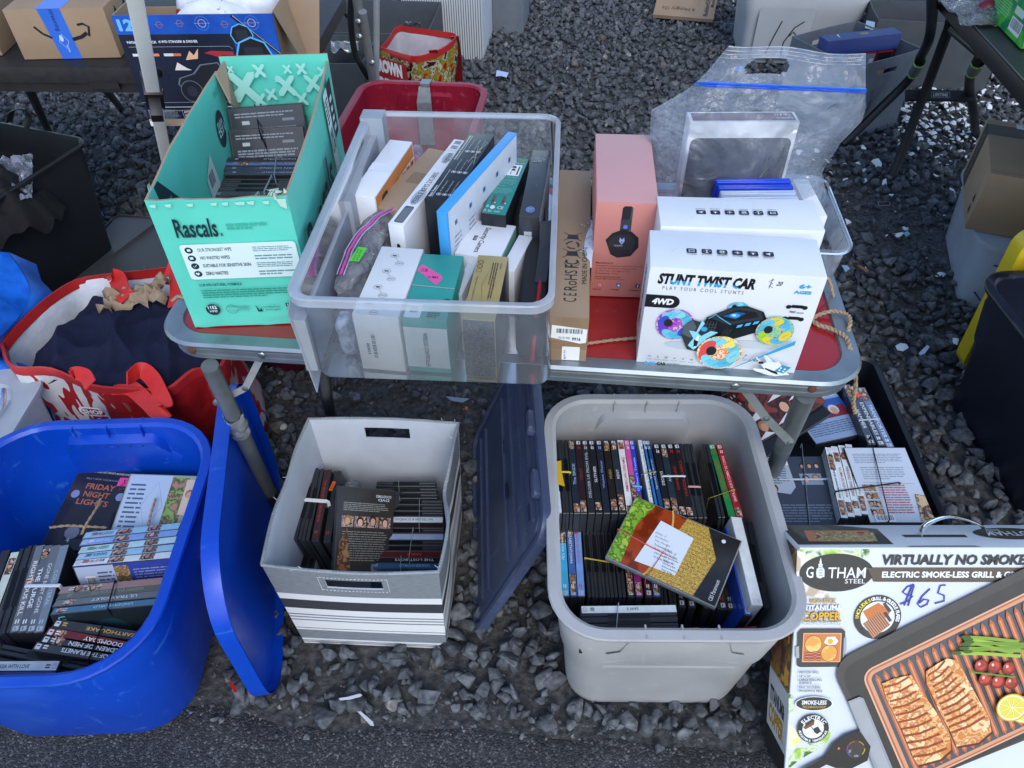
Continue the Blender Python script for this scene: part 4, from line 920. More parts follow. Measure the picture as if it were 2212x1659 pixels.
D.poly([(D2(.80), Y(.98)), (D2(.88), Y(.98)), (D2(.88), Y(.55)), (D2(.80), Y(.55))], NV); D.greek(D2(.81), Y(.6), D2(.06), Y(.3), 4, '#cfe6e4', 4)
D.poly([(D2(.70), Y(.98)), (D2(.78), Y(.98)), (D2(.78), Y(.35)), (D2(.70), Y(.35))], '#d3e8ea'); D.text('0%', D2(.705), Y(.5), D2(.07), Y(.2), NV, .02); D.greek(D2(.71), Y(.74), D2(.06), Y(.2), 6, NV, 4); D.ell(D2(.66), Y(.3), .02, .022, '#a0674e', 14)
ob = q.build('carton', tb, smooth=30)
q = MB(); q.add([(-.1, td_ / 2 + .012, thh + .004), (-.085, td_ / 2 - .07, thh - .05), (-.105, td_ / 2 - .05, thh - .0), (-.09, td_ / 2 + .012, thh - .14)], [(0, 1, 3), (0, 2, 1)], corr); q.build('torn_flap', tb, solid=.003)
q = MB(); rg = random.Random(5)
for k in range(9):
 x, y = tw_ / 2 - rg.uniform(0, .03), -td_ / 2 + rg.uniform(-.004, .01); r = rg.uniform(.003, .009)
 q.add([(x + rg.uniform(-r, r), y + rg.uniform(-r, r), thh + rg.uniform(-.004, .008)) for _ in range(4)], [(0, 1, 2), (0, 2, 3)], mat('#b5c9bd', .9, .2, 80))
q.build('torn_corner', ob, solid=.0006)
# ------------------------------------------------------------------ clear bin
CB = fr(-.1154, 1.1702, .704, -.071); cbw, cbd, cbh = .4017, .6191, .173
frost = clearmat('clear_plastic', (.96, .98, 1.0), .20, .12, bump=.02, bscale=12, diffc=(.78, .84, .92))
cb = thing('clear_bin', 'large clear plastic underbed bin full of small boxes, hanging over the table front edge', 'storage bin', CB)
q = MB(); s_ = .93
rings = [rr(cbw * s_, cbd * .95, .02, 6, .008, 0, 0), rr(cbw * s_ + .008, cbd * .95 + .008, .024, 6, .008, 0, .008), rr(cbw - .028, cbd - .022, .03, 6, .004, 0, cbh - .012), rr(cbw - .026, cbd - .02, .032, 6, .004, 0, cbh - .004)]
q.loft(rings, frost, cap0=True)
ob = q.build('tub', cb, smooth=40)
frost2 = clearmat('thick_clear_plastic', (.9, .94, 1.0), .62, .1, diffc=(.76, .83, .92))
q = MB(); q.loft([rr(cbw, cbd, .036, 8, 0, 0, cbh - .014), rr(cbw, cbd, .036, 8, 0, 0, cbh - .002), rr(cbw - .004, cbd - .004, .035, 8, 0, 0, cbh), rr(cbw - .024, cbd - .02, .03, 8, .002, 0, cbh), rr(cbw - .028, cbd - .024, .03, 8, .004, 0, cbh - .006)], frost2)
q.build('rim', ob, smooth=40)
q = MB()
q.grid(lambda u, v: (-cbw / 2 + .001 + .02 * (1 - v) * 0 + .012 * (1 - v), -cbd / 2 + .006 + u * (cbd - .01), -.028 * (1 - min(1, u * 9)) * 1 + (cbh - .004) * v * 1 + (-.028 * (1 - min(1, u * 9))) * (0) + (0.0 if u < .11 else .06 * (1 - v))), 30, 6, frost2)
q.box(-cbw / 2 + .001, -cbw / 2 + .045, cbd / 2 - .05, cbd / 2 - .012, cbh * .1, cbh + .006, frost2)
q.box(-cbw / 2 + .004, -cbw / 2 + .03, cbd / 2 - .30, cbd / 2 - .05, cbh * .1, cbh - .03, frost2)
q.box(-cbw / 2 + .004, -cbw / 2 + .022, -cbd / 2 + .012, cbd / 2 - .30, cbh * .1, cbh - .05, frost2)
q.build('side_skirt', ob, solid=.0018)
def fitbox(pts, h, z0=.708, f=zd):
 "rectangle in plan from four corners BL BR FR FL seen at height h"
 P = [at(*f(*p), h) for p in pts]; c = sum(P, Vector()) / 4
 X = ((P[1] - P[0]) + (P[2] - P[3])) / 2; Y = ((P[0] - P[3]) + (P[1] - P[2])) / 2; X.z = Y.z = 0
 w, d = X.length, Y.length; a = (math.atan2(X.y, X.x) + math.atan2(-Y.x, Y.y)) / 2
 return fr(c.x, c.y, z0, a), w, d, h - z0
def put(label, pts, h, m, dec=None, mats=None, name='product_box', z0=.708, f=zd, **k):
 M, w, d, hh = fitbox(pts, h, z0, f); return boxthing(name, label, M, w, d, hh, m, dec=dec, mats=mats, **k)
wht = mat((.72, .75, .79), .4, .05, 14); org = mat((.62, .22, .06), .45, .05, 14)
def d1(q, w, d, h):
 D = DR(q, w, d, h); D.rect(d * .02, h * .42, d * .96, h * .56, org)
 for k in range(5): D.rrect(d * (.45 + .11 * k), h * .62, h * .16, h * .16, .002, '#e8e6e2'); D.rrect(d * (.453 + .11 * k), h * .64, h * .11, h * .11, .001, '#b5551c')
 D.rrect(d * .14, h * .48, d * .14, h * .4, .008, '#1a1d22'); D.rrect(d * .16, h * .52, d * .10, h * .3, .006, '#c9611c'); D.rect(d * .19, h * .6, d * .04, h * .12, '#14161a')
 D = DT(q, w, d, h); D.rect(0, d * .42, w, d * .14, mat((.70, .74, .79), .15, 0)); D.line([(w * .1, d * .55), (w * .7, d * .53), (w * .95, d * .57)], .0008, '#e8eef4')
put('narrow white box with orange printed side, leftmost in the clear bin', [(358, 198), (537, 225), (285, 685), (90, 655)], .84, wht, d1)
put('plain kraft box with square of brown tape, second from left in clear bin', [(640, 281), (850, 285), (500, 845), (325, 722)], .815, card((.33, .24, .16)), lambda q, w, d, h: DT(q, w, d, h).rect(w * .3, d * .42, w * .6, d * .17, kraftd))
def d3(q, w, d, h):
 D = DT(q, w, d, h); D = q.D((w / 2, -d / 2, h), (0, 1, 0), (-1, 0, 0))
 D.rrect(d * .025, w * .16, d * .17, w * .6, .004, '#4a4f55'); D.greek(d * .035, w * .22, d * .15, w * .48, 5, '#7a8087', 1, .7)
 D.ell(d * .30, w * .42, d * .09, w * .36, '#a9b2bb', 20); D.text('PEBBLE KEYS 2', d * .23, w * .25, d * .24, w * .36, BK, .01); D.text('K380S', d * .48, w * .25, d * .10, w * .36, '#4a525a', 0)
 D.ell(d * .76, w * .45, d * .06, w * .32, '#a9b2bb', 16); D.text('logitech', d * .70, w * .18, d * .12, w * .48, BK, .01)
 D.rect(d * .86, w * .08, d * .13, w * .84, '#dfe4e8'); D.barcode(d * .87, w * .12, d * .05, w * .7, bgc='#dfe4e8'); D.barcode(d * .93, w * .12, d * .05, w * .7, bgc='#dfe4e8')
 D = DF(q, w, d, h); D.rrect(w * .42, h * .1, w * .22, h * .62, .004, '#16181c')
put('slim white keyboard box with black lettering along its top, in the clear bin', [(875, 195), (978, 212), (535, 925), (408, 895)], .845, wht, d3)
def d4(q, w, d, h):
 D = q.D((w / 2, -d / 2, h), (0, 1, 0), (-1, 0, 0)); W_ = '#d5dade'
 D.text('Basic Feature', d * .04, w * .82, d * .15, w * .1, W_, .02); D.line([(d * .04, w * .78), (d * .42, w * .78)], .0007, W_)
 D.text('Advanced Feature(optional)', d * .56, w * .82, d * .38, w * .1, W_, .02); D.line([(d * .56, w * .78), (d * .94, w * .78)], .0007, W_)
 for i, (a_, b_, c_) in enumerate((('4K UHD Resolution', 'Built-in eMMC Storage', '24/7 Parking Mode'), ('Dual channel', 'Built-in GPS Log', 'AI Motion Detection'), ('Night Vision', 'Supercapacitor', 'Magnetic Mount'))):
  y = w * (.6 - .22 * i)
  for j, t_ in enumerate((a_, b_, c_)): D.ring(d * (.08 + .31 * j), y, .0045, .0045, .0007, W_, 0, 360, 12); D.rect(d * (.08 + .31 * j) - .0018, y - .0018, .0036, .0036, W_); D.text(t_, d * (.115 + .31 * j), y - w * .03, d * .15, w * .07, '#aab0b6', 0)
 for k in range(3): D.line([(d * random.uniform(.2, .9), w * .05), (d * random.uniform(.2, .9), w * .3)], .0008, '#b9b29a')
put('tall black electronics box with white printed feature icons on top, in the clear bin', [(1035, 143), (1235, 170), (885, 722), (668, 690)], .875, mat((.012, .014, .018), .32, .1, 20), d4)
blu = mat((.05, .33, .72), .4, .05, 20)
def d5(q, w, d, h):
 D = DR(q, w, d, h); D.rect(d * .02, h * .02, d * .965, h * .97, mat((.62, .68, .76), .4, .05, 20))
 for k in range(5): D.ring(d * (.12 + .19 * k), h * .45, d * .075, h * .4, .0006, '#8a96a8', 0, 360, 4); D.rect(d * (.09 + .19 * k), h * .78, d * .03, h * .05, '#3a5ca0'); D.greek(d * (.075 + .19 * k), h * .15, d * .09, h * .55, 11, '#7d8898', k, .35)
put('thin upright box, bright blue edges and pale printed side, middle of clear bin', [(1280, 127), (1350, 140), (920, 830), (848, 800)], .89, blu, d5)
def d6(q, w, d, h):
 D = DT(q, w, d, h); W_ = '#cfd9d8'; D.text('NAYDUN', w * .15, d * .92, w * .7, d * .04, '#8a8a3a', .03); D.text('PROFESSIONAL HAIR CLIPPER', w * .1, d * .885, w * .8, d * .018, W_, 0)
 D.rect(w * .1, d * .66, w * .75, d * .2, '#d9dfe2')
 for (x, y) in ((.2, .8), (.45, .8), (.2, .75), (.45, .75)): D.poly([(w * x, d * y), (w * (x + .18), d * y), (w * (x + .15), d * (y + .035)), (w * (x + .03), d * (y + .035))], '#1c2024')
 D.rect(w * .72, d * .68, w * .06, d * .15, '#22262a'); D.line([(w * .3, d * .68), (w * .33, d * .73)], .001, BK); D.line([(w * .5, d * .68), (w * .47, d * .73)], .001, BK)
 D.text('PRODUCT CHARACTERISTICS', w * .08, d * .615, w * .75, d * .02, '#8fc6bf', .01); D.greek(w * .08, d * .5, w * .8, d * .1, 5, '#6fb3aa', 2, .4); D.text('HIGH PRECISION', w * .08, d * .46, w * .4, d * .018, '#8fc6bf', .01); D.greek(w * .08, d * .34, w * .8, d * .1, 5, '#6fb3aa', 3, .4)
 for x in (.2, .62): D.rect(w * x, d * .17, w * .11, d * .13, '#6a4a44'); D.rect(w * (x + .02), d * .2, w * .07, d * .02, BK); D.rect(w * (x + .14), d * .17, w * .06, d * .015, W_)
 D.rrect(w * .1, d * .09, w * .1, d * .04, .001, '#7cc0b8'); D.ell(w * .36, d * .1, w * .1, d * .03, W_, 12); D.text('CE', w * .55, d * .08, w * .25, d * .045, W_, .01); D.ring(w * .12, d * .04, w * .05, d * .02, .0008, W_); D.text('EAC', w * .25, d * .02, w * .15, d * .035, W_, .01); D.text('RoHS', w * .5, d * .025, w * .22, d * .025, W_, .01)
put('dark green hair clipper box with white diagrams on top, in the clear bin', [(1350, 345), (1527, 365), (1325, 825), (1113, 808)], .83, mat((.012, .015, .02), .35, .1, 30), d6, dict(T=mat((.02, .22, .20), .4, .06, 20)))
def d7(q, w, d, h):
 D = DT(q, w, d, h); D.greek(w * .18, d * .80, w * .65, d * .08, 4, '#8a9099', 5, .7); D.ell(w * .5, d * .09, w * .24, d * .045, '#48608c', 20); D.ring(w * .5, d * .09, w * .2, d * .036, .0008, '#9ab0d4'); D.text('2Y', w * .38, d * .07, w * .24, d * .04, '#9ab0d4', .01)
 D = DF(q, w, d, h); D.rect(w * .25, h * .2, w * .4, h * .55, '#cdd3d8'); D.rrect(w * .32, h * .5, w * .22, h * .18, .001, '#3a4048'); D.text('CE', w * .34, h * .3, w * .16, h * .1, '#3a4048', .01)
 D = DR(q, w, d, h); D.rect(d * .02, h * .02, d * .96, h * .96, mat((.6, .62, .66), .4, .1, 20)); D.poly([(d * .2, h * .1), (d * .5, h * .7), (d * .62, h * .1)], '#8a1f2a')
put('dark grey glossy box with round blue seal on top, right side of the clear bin', [(1550, 293), (1690, 295), (1605, 842), (1440, 825)], .835, mat((.045, .05, .06), .25, .1, 20), d7)
def d8(q, w, d, h):
 D = DT(q, w, d, h); D.text('Security Camera', w * .34, d * .1, w * .16, d * .72, BK, .01, rot=3); D.rect(w * .22, d * .42, w * .08, d * .14, BK); D.text('1TY', w * .235, d * .43, w * .05, d * .12, '#d5dade', .02, rot=3)
 D = DR(q, w, d, h); D.rect(0, h * .55, d, h * .43, mat((.18, .42, .36), .45, .05, 20)); D.rect(0, h * .02, d, h * .5, wht)
 D = DF(q, w, d, h); D.ell(w * .4, h * .3, .006, .006, '#3a4048', 12)
put('white security camera box with mint green edge, middle of the clear bin', [(1085, 860), (1425, 915), (1275, 1170), (885, 1145)], .805, wht, d8)
put('small plain white box tucked beside the black zip case in the clear bin', [(1425, 980), (1552, 1000), (1395, 1285), (1300, 1262)], .80, wht, name='small_box')
def d11(q, w, d, h):
 D = DT(q, w, d, h); D = q.D((-w / 2, d / 2, h), (0, -1, 0), (1, 0, 0)); D.rect(0, 0, 0.0001, .0001, BK); k = '#3f3413'
 for i in range(3): D.ring(d * (.12 + .07 * i), w * .15, .0048, .0048, .0012 if i < 2 else .0006, k)
 D.ring(d * .5, w * .55, d * .36, w * .2, .0005, k, 0, 360, 4)
 D.text('WARNING:', d * .12, w * .80, d * .1, w * .05, k, .01); D.greek(d * .12, w * .55, d * .6, w * .22, 3, k, 6, .45); D.text('This product is prohibited for minors', d * .35, w * .12, d * .45, w * .07, k, 0)
 D = DF(q, w, d, h); D.rect(w * .02, h * .02, w * .96, h * .93, art(('#16181d', '#1d2025', '#2a2d33', '#5a6068', '#1a1c21'), 170, .5))
gold = mat((.46, .34, .12), .3, .06, 20, metal=.3)
boxthing('product_box', 'gold topped box with dark speckled front, near the front of the clear bin', fr(-.0391, .9625, .708, -.1307), .0512, .167, .121, gold, dec=d11, mats=dict(R=mat((.02, .022, .028), .4), F=mat((.03, .032, .04), .5)))
def d12(q, w, d, h):
 D = DT(q, w, d, h); pk = '#e0559c'
 D.poly([(w * .08, d * .82), (w * .02, d * .72), (w * .55, d * .50), (w * .66, d * .60), (w * .62, d * .65)], pk); D.text('2128', w * .1, d * .70, w * .16, d * .05, '#3a1530', .02, -.3); D.text('Pair 9MM 8', w * .30, d * .6, w * .25, d * .04, '#3a1530', .01, -.3)
 D.line([(0, d * .48), (w, d * .46)], .0022, '#9aa6a0'); D.ell(w * .9, d * .28, .006, .004, '#0e4a40', 10); D.line([(w * .1, d * .22), (w * .45, d * .18), (w * .5, d * .14)], .0008, '#cfe0dc')
 D.rrect(w * .05, d * .0, w * .36, d * .2, .003, '#dde3e6'); D.barcode(w * .13, d * .04, w * .2, d * .13, bgc='#dde3e6'); D.text('ATY', w * .6, d * .12, w * .16, d * .04, '#0d2a26', .02); D.greek(w * .55, d * .02, w * .3, d * .08, 3, '#0d2a26', 2)
 D = DF(q, w, d, h); D.rect(w * .015, h * .10, w * .97, h * .74, '#c4cdd2')
 for k in range(22): x = w * (.02 + .95 * k / 22); D.line([(x, h * .10), (min(w * .98, x + w * .2), h * .10 + (min(w * .98, x + w * .2) - x) * 3)], .0006, '#a9b6bd')
 D.text('WIRELESS CONTROLLER', w * .44, h * .12, w * .1, h * .64, '#5a666e', .01, rot=3)
boxthing('product_box', 'teal topped controller box with pink sticker, front row of the clear bin', fr(-.1241, .9757, .708, -.1212), .0712, .1688, .1145, mat((.025, .30, .26), .42, .1, 20), dec=d12)
def d13(q, w, d, h):
 D = DT(q, w, d, h); c = '#3a444e'
 for i in range(4):
  y = d * (.86 - .24 * i); x1, x2 = w * (.36 - .04 * i + .04), w * (.56 - .04 * i + .02)
  D.ring(x1, y, .0072, .0056, .0005, c); D.ring(x2, y - d * .11, .0072, .0056, .0005, c); D.line([(x1 + .003, y - .005), (x2 - .003, y - d * .11 + .005)], .0004, c)
  D.rrect(x1 - .0035, y - .0015, .007, .003, .001, BK); D.text(('150PSI', '40PSI', '35PSI', '28PSI')[i], x2 - .005, y - d * .11 - .0012, .01, .0026, c, .01, rot=2)
 D = DF(q, w, d, h); D.barcode(w * .30, h * .2, w * .13, h * .5, vert=True, bgc='#d5d8d8'); D.text('8001', w * .2, h * .3, w * .07, h * .2, BK, .02, rot=3)
boxthing('product_box', 'white box with circled icons on top, leftmost in front row of clear bin', fr(-.1968, .9883, .708, -.1455), .0733, .1821, .117, mat((.70, .72, .73), .42, .05, 14), dec=d13)
put('short white box standing low between the teal and gold boxes', [(1020, 1330), (1070, 1335), (1010, 1560), (950, 1555)], .765, mat((.72, .74, .78), .4), name='small_box')
put('pale slim box standing upright behind the gold one in clear bin', [(990, 1195), (1065, 1215), (1000, 1480), (930, 1465)], .79, mat((.60, .64, .70), .4), name='small_box')
put('black mesh fabric pouch lying low between the keyboard box and the black box', [(610, 930), (700, 935), (700, 1130), (560, 1100)], .745, mat((.012, .013, .016), .7, .3, 400, bump=.8, bscale=400), name='mesh_pouch', cat='pouch', bevel=.01)
q = MB(); M, w, d, h = fitbox([(1560, 985), (1700, 985), (1650, 1700), (1330, 1690)], .80)
q.loft([rr(w * .9, d * .9, .03, 6, 0, 0, 0), rr(w, d, .035, 6, 0, 0, h * .2), rr(w, d, .035, 6, 0, 0, h * .7), rr(w * .9, d * .92, .03, 6, 0, 0, h * .97), rr(w * .6, d * .7, .02, 6, 0, 0, h * 1.02)], mat((.016, .018, .022), .85, .15, 60, bump=.4, bscale=500), cap0=True, cap1=True)
zc_ = thing('zip_case', 'black padded zip case with red zipper, at the right end of the clear bin', 'case', M); q.build('shell', zc_, smooth=60)
q = MB(); q.tube([(w * .24, -d * .02, h * 1.05), (w * .22, -d * .25, h * 1.04), (w * .2, -d * .43, h * .98), (w * .16, -d * .505, h * .55), (w * .1, -d * .505, h * .1)], .003, mat('#a81822', .5), 6); q.tube([(w * .29, -d * .02, h * 1.04), (w * .27, -d * .25, h * 1.03), (w * .25, -d * .43, h * .97), (w * .21, -d * .505, h * .55), (w * .15, -d * .505, h * .1)], .0016, mat('#a81822', .5), 6); q.build('zipper', zc_)
q = MB(); P = bezier([(w * .24, d * .44, h * .95), (w * .2, d * .47, h * 1.25), (w * .26, d * .40, h * 1.45), (w * .3, d * .25, h * 1.2), (w * .27, 0, h * 1.10), (w * .25, -d * .1, h * 1.06)], 6); ribbon(q, P, .02, (1, 0, .2), mat((.035, .038, .045), .8, .1, 60), .001, 1); q.build('strap', zc_, smooth=60)
def crumple(name, label, pts, h, z0, m, cat='bag', amp=.012, s=30, f=zd, pm=None, seed=0, nn=22):
 M, w, d, hh = fitbox(pts, h, z0, f); q = MB()
 def fn(u, v):
  a = 2 * PI * u; ph = PI * (v - .5); r = math.cos(ph) ** .5 if math.cos(ph) > 0 else 0
  x = w / 2 * r * math.copysign(abs(math.cos(a)) ** .6, math.cos(a)); y = d / 2 * r * math.copysign(abs(math.sin(a)) ** .6, math.sin(a)); z = hh / 2 * (1 + math.copysign(abs(math.sin(ph)) ** .8, math.sin(ph)))
  k = amp * (nz(x + seed, y, z, s) + .5 * nz(x, y + seed, z, s * 2.3))
  return (x + k, y + amp * nz(y, z + seed, x, s), max(0.0, z + amp * .8 * nz(z, x, y + seed, s * 1.2)))
 q.grid(fn, nn * 2, nn, m); o = thing(name, label, cat, M); b = q.build('film', o, smooth=25); return o, b, (w, d, hh)
clrbag = clearmat('zip_bag_film', (.97, .98, 1), .34, .08, bump=.9, bscale=22, diffc=(.75, .8, .88))
o, b, (w, d, hh) = crumple('zip_bag', 'crumpled clear zip bag with pink and violet seal, in the clear bin', [(150, 660), (400, 740), (250, 1370), (-30, 1340)], .815, .712, clrbag, seed=2)
q = MB()
for (dx, c) in ((0, '#d0449c'), (.006, '#b9a4d0'), (-.006, '#b59ccc')):
 P = bezier([(w * .28 + dx, d * .46, hh * .95), (w * .10 + dx, d * .2, hh * 1.12), (-w * .16 + dx, -d * .1, hh * 1.12), (-w * .2 + dx, -d * .42, hh * .95)], 6); P = [p + Vector((.004 * nz(p.y * 30, 1, 0), 0, .004 * nz(p.y * 40, 7, 0))) for p in P]; q.tube(P, .0018 if dx == 0 else .0009, mat(c, .3, 0), 6)
q.build('seal', o)
q = MB(); D = q.D((-w * .02, -d * .35, hh * 1.1), (1, .05, 0), (0, 1, .05)); D.poly([(0, 0), (.017, .001), (.019, .038), (.003, .04)], '#58c83a'); D.text('Dual $40', .004, .004, .004, .03, '#1f4a18', .01, rot=1); D.text('3/2/99', .010, .004, .004, .028, '#1f4a18', .01, rot=1); q2 = q.dec; q2.build('price_sticker', o)
crumple('packed_item', 'green and black patterned cloth packet under the pink sealed zip bag', [(-10, 1280), (190, 1300), (140, 1640), (-120, 1600)], .76, .708, art(('#0f1a1c', '#17303a', '#2c2a58', '#0c1114', '#4a5a60'), 60, .4), seed=5, cat='packet')
crumple('packed_item', 'bluish white streaked packet pressed against the front wall of clear bin', [(-60, 1560), (80, 1560), (60, 1700), (-70, 1700)], .79, .708, art(('#8a9ab0', '#a9b6c8', '#6a7890', '#b9c6d6'), 30, .4, False), seed=8, cat='packet', amp=.006)
crumple('packed_item', 'pink lined packet at the far left corner of clear bin', [(560, 225), (660, 215), (640, 330), (540, 330)], .76, .708, art(('#5a3a4a', '#b04a7a', '#3a3440', '#8a7a88'), 60, .4), seed=9, cat='packet', amp=.004)
# ------------------------------------------------------------------ small container with game cases, tablet in zip bag
cbx = at(1750, 470, .8)
M = fr(.535, 1.235, .704, -.10); clr3 = clearmat('clear_container', (.92, .95, 1), .30, .1, diffc=(.7, .76, .88))
sc_ = thing('clear_container', 'small clear plastic tray behind the white toy boxes holding game cases', 'container', M)
q = MB(); W, D_, H_ = .175, .27, .085
q.loft([rr(W * .82, D_ * .86, .02, 6, 0, 0, 0), rr(W * .84, D_ * .88, .022, 6, 0, 0, .006), rr(W * .93, D_ * .94, .028, 6, 0, 0, H_ - .006), rr(W, D_, .034, 6, 0, 0, H_ - .004), rr(W, D_, .034, 6, 0, 0, H_), rr(W * .92, D_ * .93, .028, 6, 0, 0, H_)], clr3, cap0=True)
for k in range(4): q.box(W * .40, W * .405, -D_ * .4 + k * .06, -D_ * .4 + k * .06 + .002, .01, H_ - .01, clr3)
q.build('tub', sc_, smooth=40)
a, b = at(1544, 392, .865), at(1714, 392, .865); n_ = 0
for i, (c, lb) in enumerate((('#0a3cc0', 'bright blue game case, rearmost of the cases in the small clear tray'), ('#0a38b4', 'bright blue game case just in front of the rearmost one in the tray'), ('#9fb0c8', 'frosted clear game case next to the blue cases in the tray'), ('#a6b4c8', 'frosted clear game case in the middle of the tray row'), ('#8fa0c0', 'frosted bluish game case next to the red one in the tray'), ('#9c1c20', 'red game case, front of the row in the small clear tray'))):
 cc = (a + b) / 2 + Vector((0.002 * i, -.0135 * i + .006, 0)); o = thing('game_case', lb, 'game case', fr(cc.x, cc.y, .72, -.01), 'game cases in the small tray'); q = MB()
 mm = mat(c, .2, .05, 20) if i in (0, 1, 5) else mat(c, .15, .05, 20, spec=.7); hh = .145 - (.004 * i if i < 5 else .024)
 q.box(-.0675, .0675, -.0062, -.0004, 0, hh, mm); q.box(-.0675, .0675, .0004, .0062, 0, hh, mm)
 q.build('shell', o, bevel=.0025, smooth=50)
put('plain white box standing on end beside the game cases behind the toy boxes', [(1310, 1262), (1445, 1250), (1540, 1560), (1420, 1560)], .80, wht, name='small_box', f=z5, z0=.712)
TM = fr(.40, 1.40, .704, -.02);
def dtab(q, w, d, h):
 D = DT(q, w, d, h); D.rect(w * .03, d * .12, w * .94, d * .76, mat((.115, .05, .065), .3, .1, 20)); D.text('Lenovo', w * .80, d * .22, w * .15, d * .22, '#cfc6cc', .02, rot=2); D.text('Tab K11', w * .80, d * .56, w * .15, d * .22, '#cfc6cc', .02, rot=2) if False else None
 D.text('Tab K11', w * .80, d * .56, w * .15, d * .22, '#cfc6cc', .02, rot=2)
 D = DF(q, w, d, h); D.rrect(w * .03, h * .02, w * .94, h * .86, .012, mat((.05, .06, .08), .25, .2, 12)); D.rrect(w * .3, h * .1, w * .5, h * .5, .05, art(('#14244a', '#1c3468', '#1a2030'), 12, .3, False))
pa, pb = at(1483, 240, .955), at(1716, 240, .955); cc = (pa + pb) / 2
boxthing('tablet_box', 'white tablet box with maroon top edge, standing inside the large zip bag', fr(cc.x, cc.y - .02, .704, -.02), (pb - pa).length, .04, .25, mat((.74, .77, .82), .35, .04, 14), dec=dtab)
bagm = clearmat('freezer_bag_film', (.98, .99, 1.0), .20, .10, bump=1.0, bscale=9, diffc=(.72, .82, 1.0))
Y0 = cc.y + .0
rows = [(1395, 560, 1760, 520), (1400, 470, 1790, 450), (1405, 380, 1775, 372), (1403, 300, 1815, 310), (1407, 238, 1862, 262), (1430, 225, 1872, 228), (1490, 190, 1870, 205), (1512, 170, 1870, 185), (1545, 130, 1870, 150), (1575, 95, 1870, 117)]
def bagpt(u, v, side):
 t_ = v * (len(rows) - 1); i = min(int(t_), len(rows) - 2); k = t_ - i
 xl, yl, xr, yr = [rows[i][j] * (1 - k) + rows[i + 1][j] * k for j in range(4)]
 px, py = xl + (xr - xl) * u, yl + (yr - yl) * u + (4 * math.sin(u * 9 + 1) if v > .8 else 0)
 b_ = math.sin(PI * u) ** .6 * (1 - v) ** .5 * (.085 if side < 0 else .03) + .002
 Yw = Y0 + side * b_ + .10 * (0) + (.0 + .016 * nz(u * 3, v * 3, side, 2) + (.014 * abs(nz(u * 5 + v * 3, v * 4 - u, side, 2)) + .008 * abs(nz(u * 9, v * 9, side, 3))) * (1.1 - v * .8))
 p = aty(px, py, Yw); p.z = max(p.z, .708); return p
hole = lambda u, v: ((u - .36) / .14) ** 4 + ((v - .865) / .055) ** 2 < 1
bg_ = thing('zip_bag', 'large crinkled clear zip bag with blue seal and punched handle, around the tablet box', 'bag', None)
q = MB()
for sd_ in (-1, 1): q.grid(lambda u, v: bagpt(u, v, sd_), 64, 60, bagm, skip=hole)
b_ = q.build('film', bg_, smooth=60)
q = MB()
for (v0, r_, c) in ((.725, .0016, '#1d55c8'), (.742, .0011, '#3a78e0'), (.70, .0014, '#1d55c8'), (.92, .0007, '#9fb4d8'), (.945, .0007, '#9fb4d8'), (.97, .0007, '#9fb4d8'), (.995, .0009, '#a9bcdc')):
 q.tube([Vector(bagpt(u / 30, v0, -1)) + Vector((0, -.001, 0)) for u in range(31)], r_, mat(c, .3, 0) if c[1] == '1' or c[1] == '3' else clearmat('bag_ridge', (1, 1, 1), .55, .2), 5)
q.build('seal', bg_)
# ------------------------------------------------------------------ twine
rope = mat((.36, .27, .17), .9, .3, 250, bump=.6, bscale=700)
def twine(q, pts, r, n=10):
 P = bezier(pts, n);
 for ph in (0, PI):
  out = []
  for i, p in enumerate(P):
   t_ = (P[min(i + 1, len(P) - 1)] - P[max(0, i - 1)]).normalized(); a = t_.orthogonal().normalized() if i == 0 else (a - t_ * a.dot(t_)).normalized(); b = t_.cross(a)
   w_ = ph + i * .9; out.append(p + (a * math.cos(w_) + b * math.sin(w_)) * r * .5)
  q.tube(out, r * .62, rope, 6)
q = MB()
twine(q, [at(1740, 700, .704), at(1765, 682, .706), at(1800, 672, .71), at(1830, 680, .712), at(1836, 700, .712), at(1822, 735, .69)], .0038, 12)
twine(q, [at(1745, 678, .704), at(1765, 700, .706), at(1800, 712, .706), at(1828, 730, .706), at(1838, 765, .695), at(1848, 820, .60), at(1843, 868, .53), at(1848, 893, .50)], .0042, 12)
twine(q, [at(1786, 600, .75), at(1793, 612, .73), at(1800, 640, .705)], .0032, 12)
solo('twine', 'frayed natural twine looped over the right edge of the red table', 'twine', q, smooth=60)
q = MB(); twine(q, [at(1268, 742, .704), at(1320, 735, .704), at(1375, 730, .704)], .0028, 14)
solo('twine', 'straight length of thin twine across the red table top', 'twine', q, smooth=60)
q = MB(); twine(q, [at(372, 650, .70), at(384, 640, .707), at(396, 643, .707)], .003, 10)
solo('twine', 'small knot of twine at the left corner of the red table', 'twine', q, smooth=60)
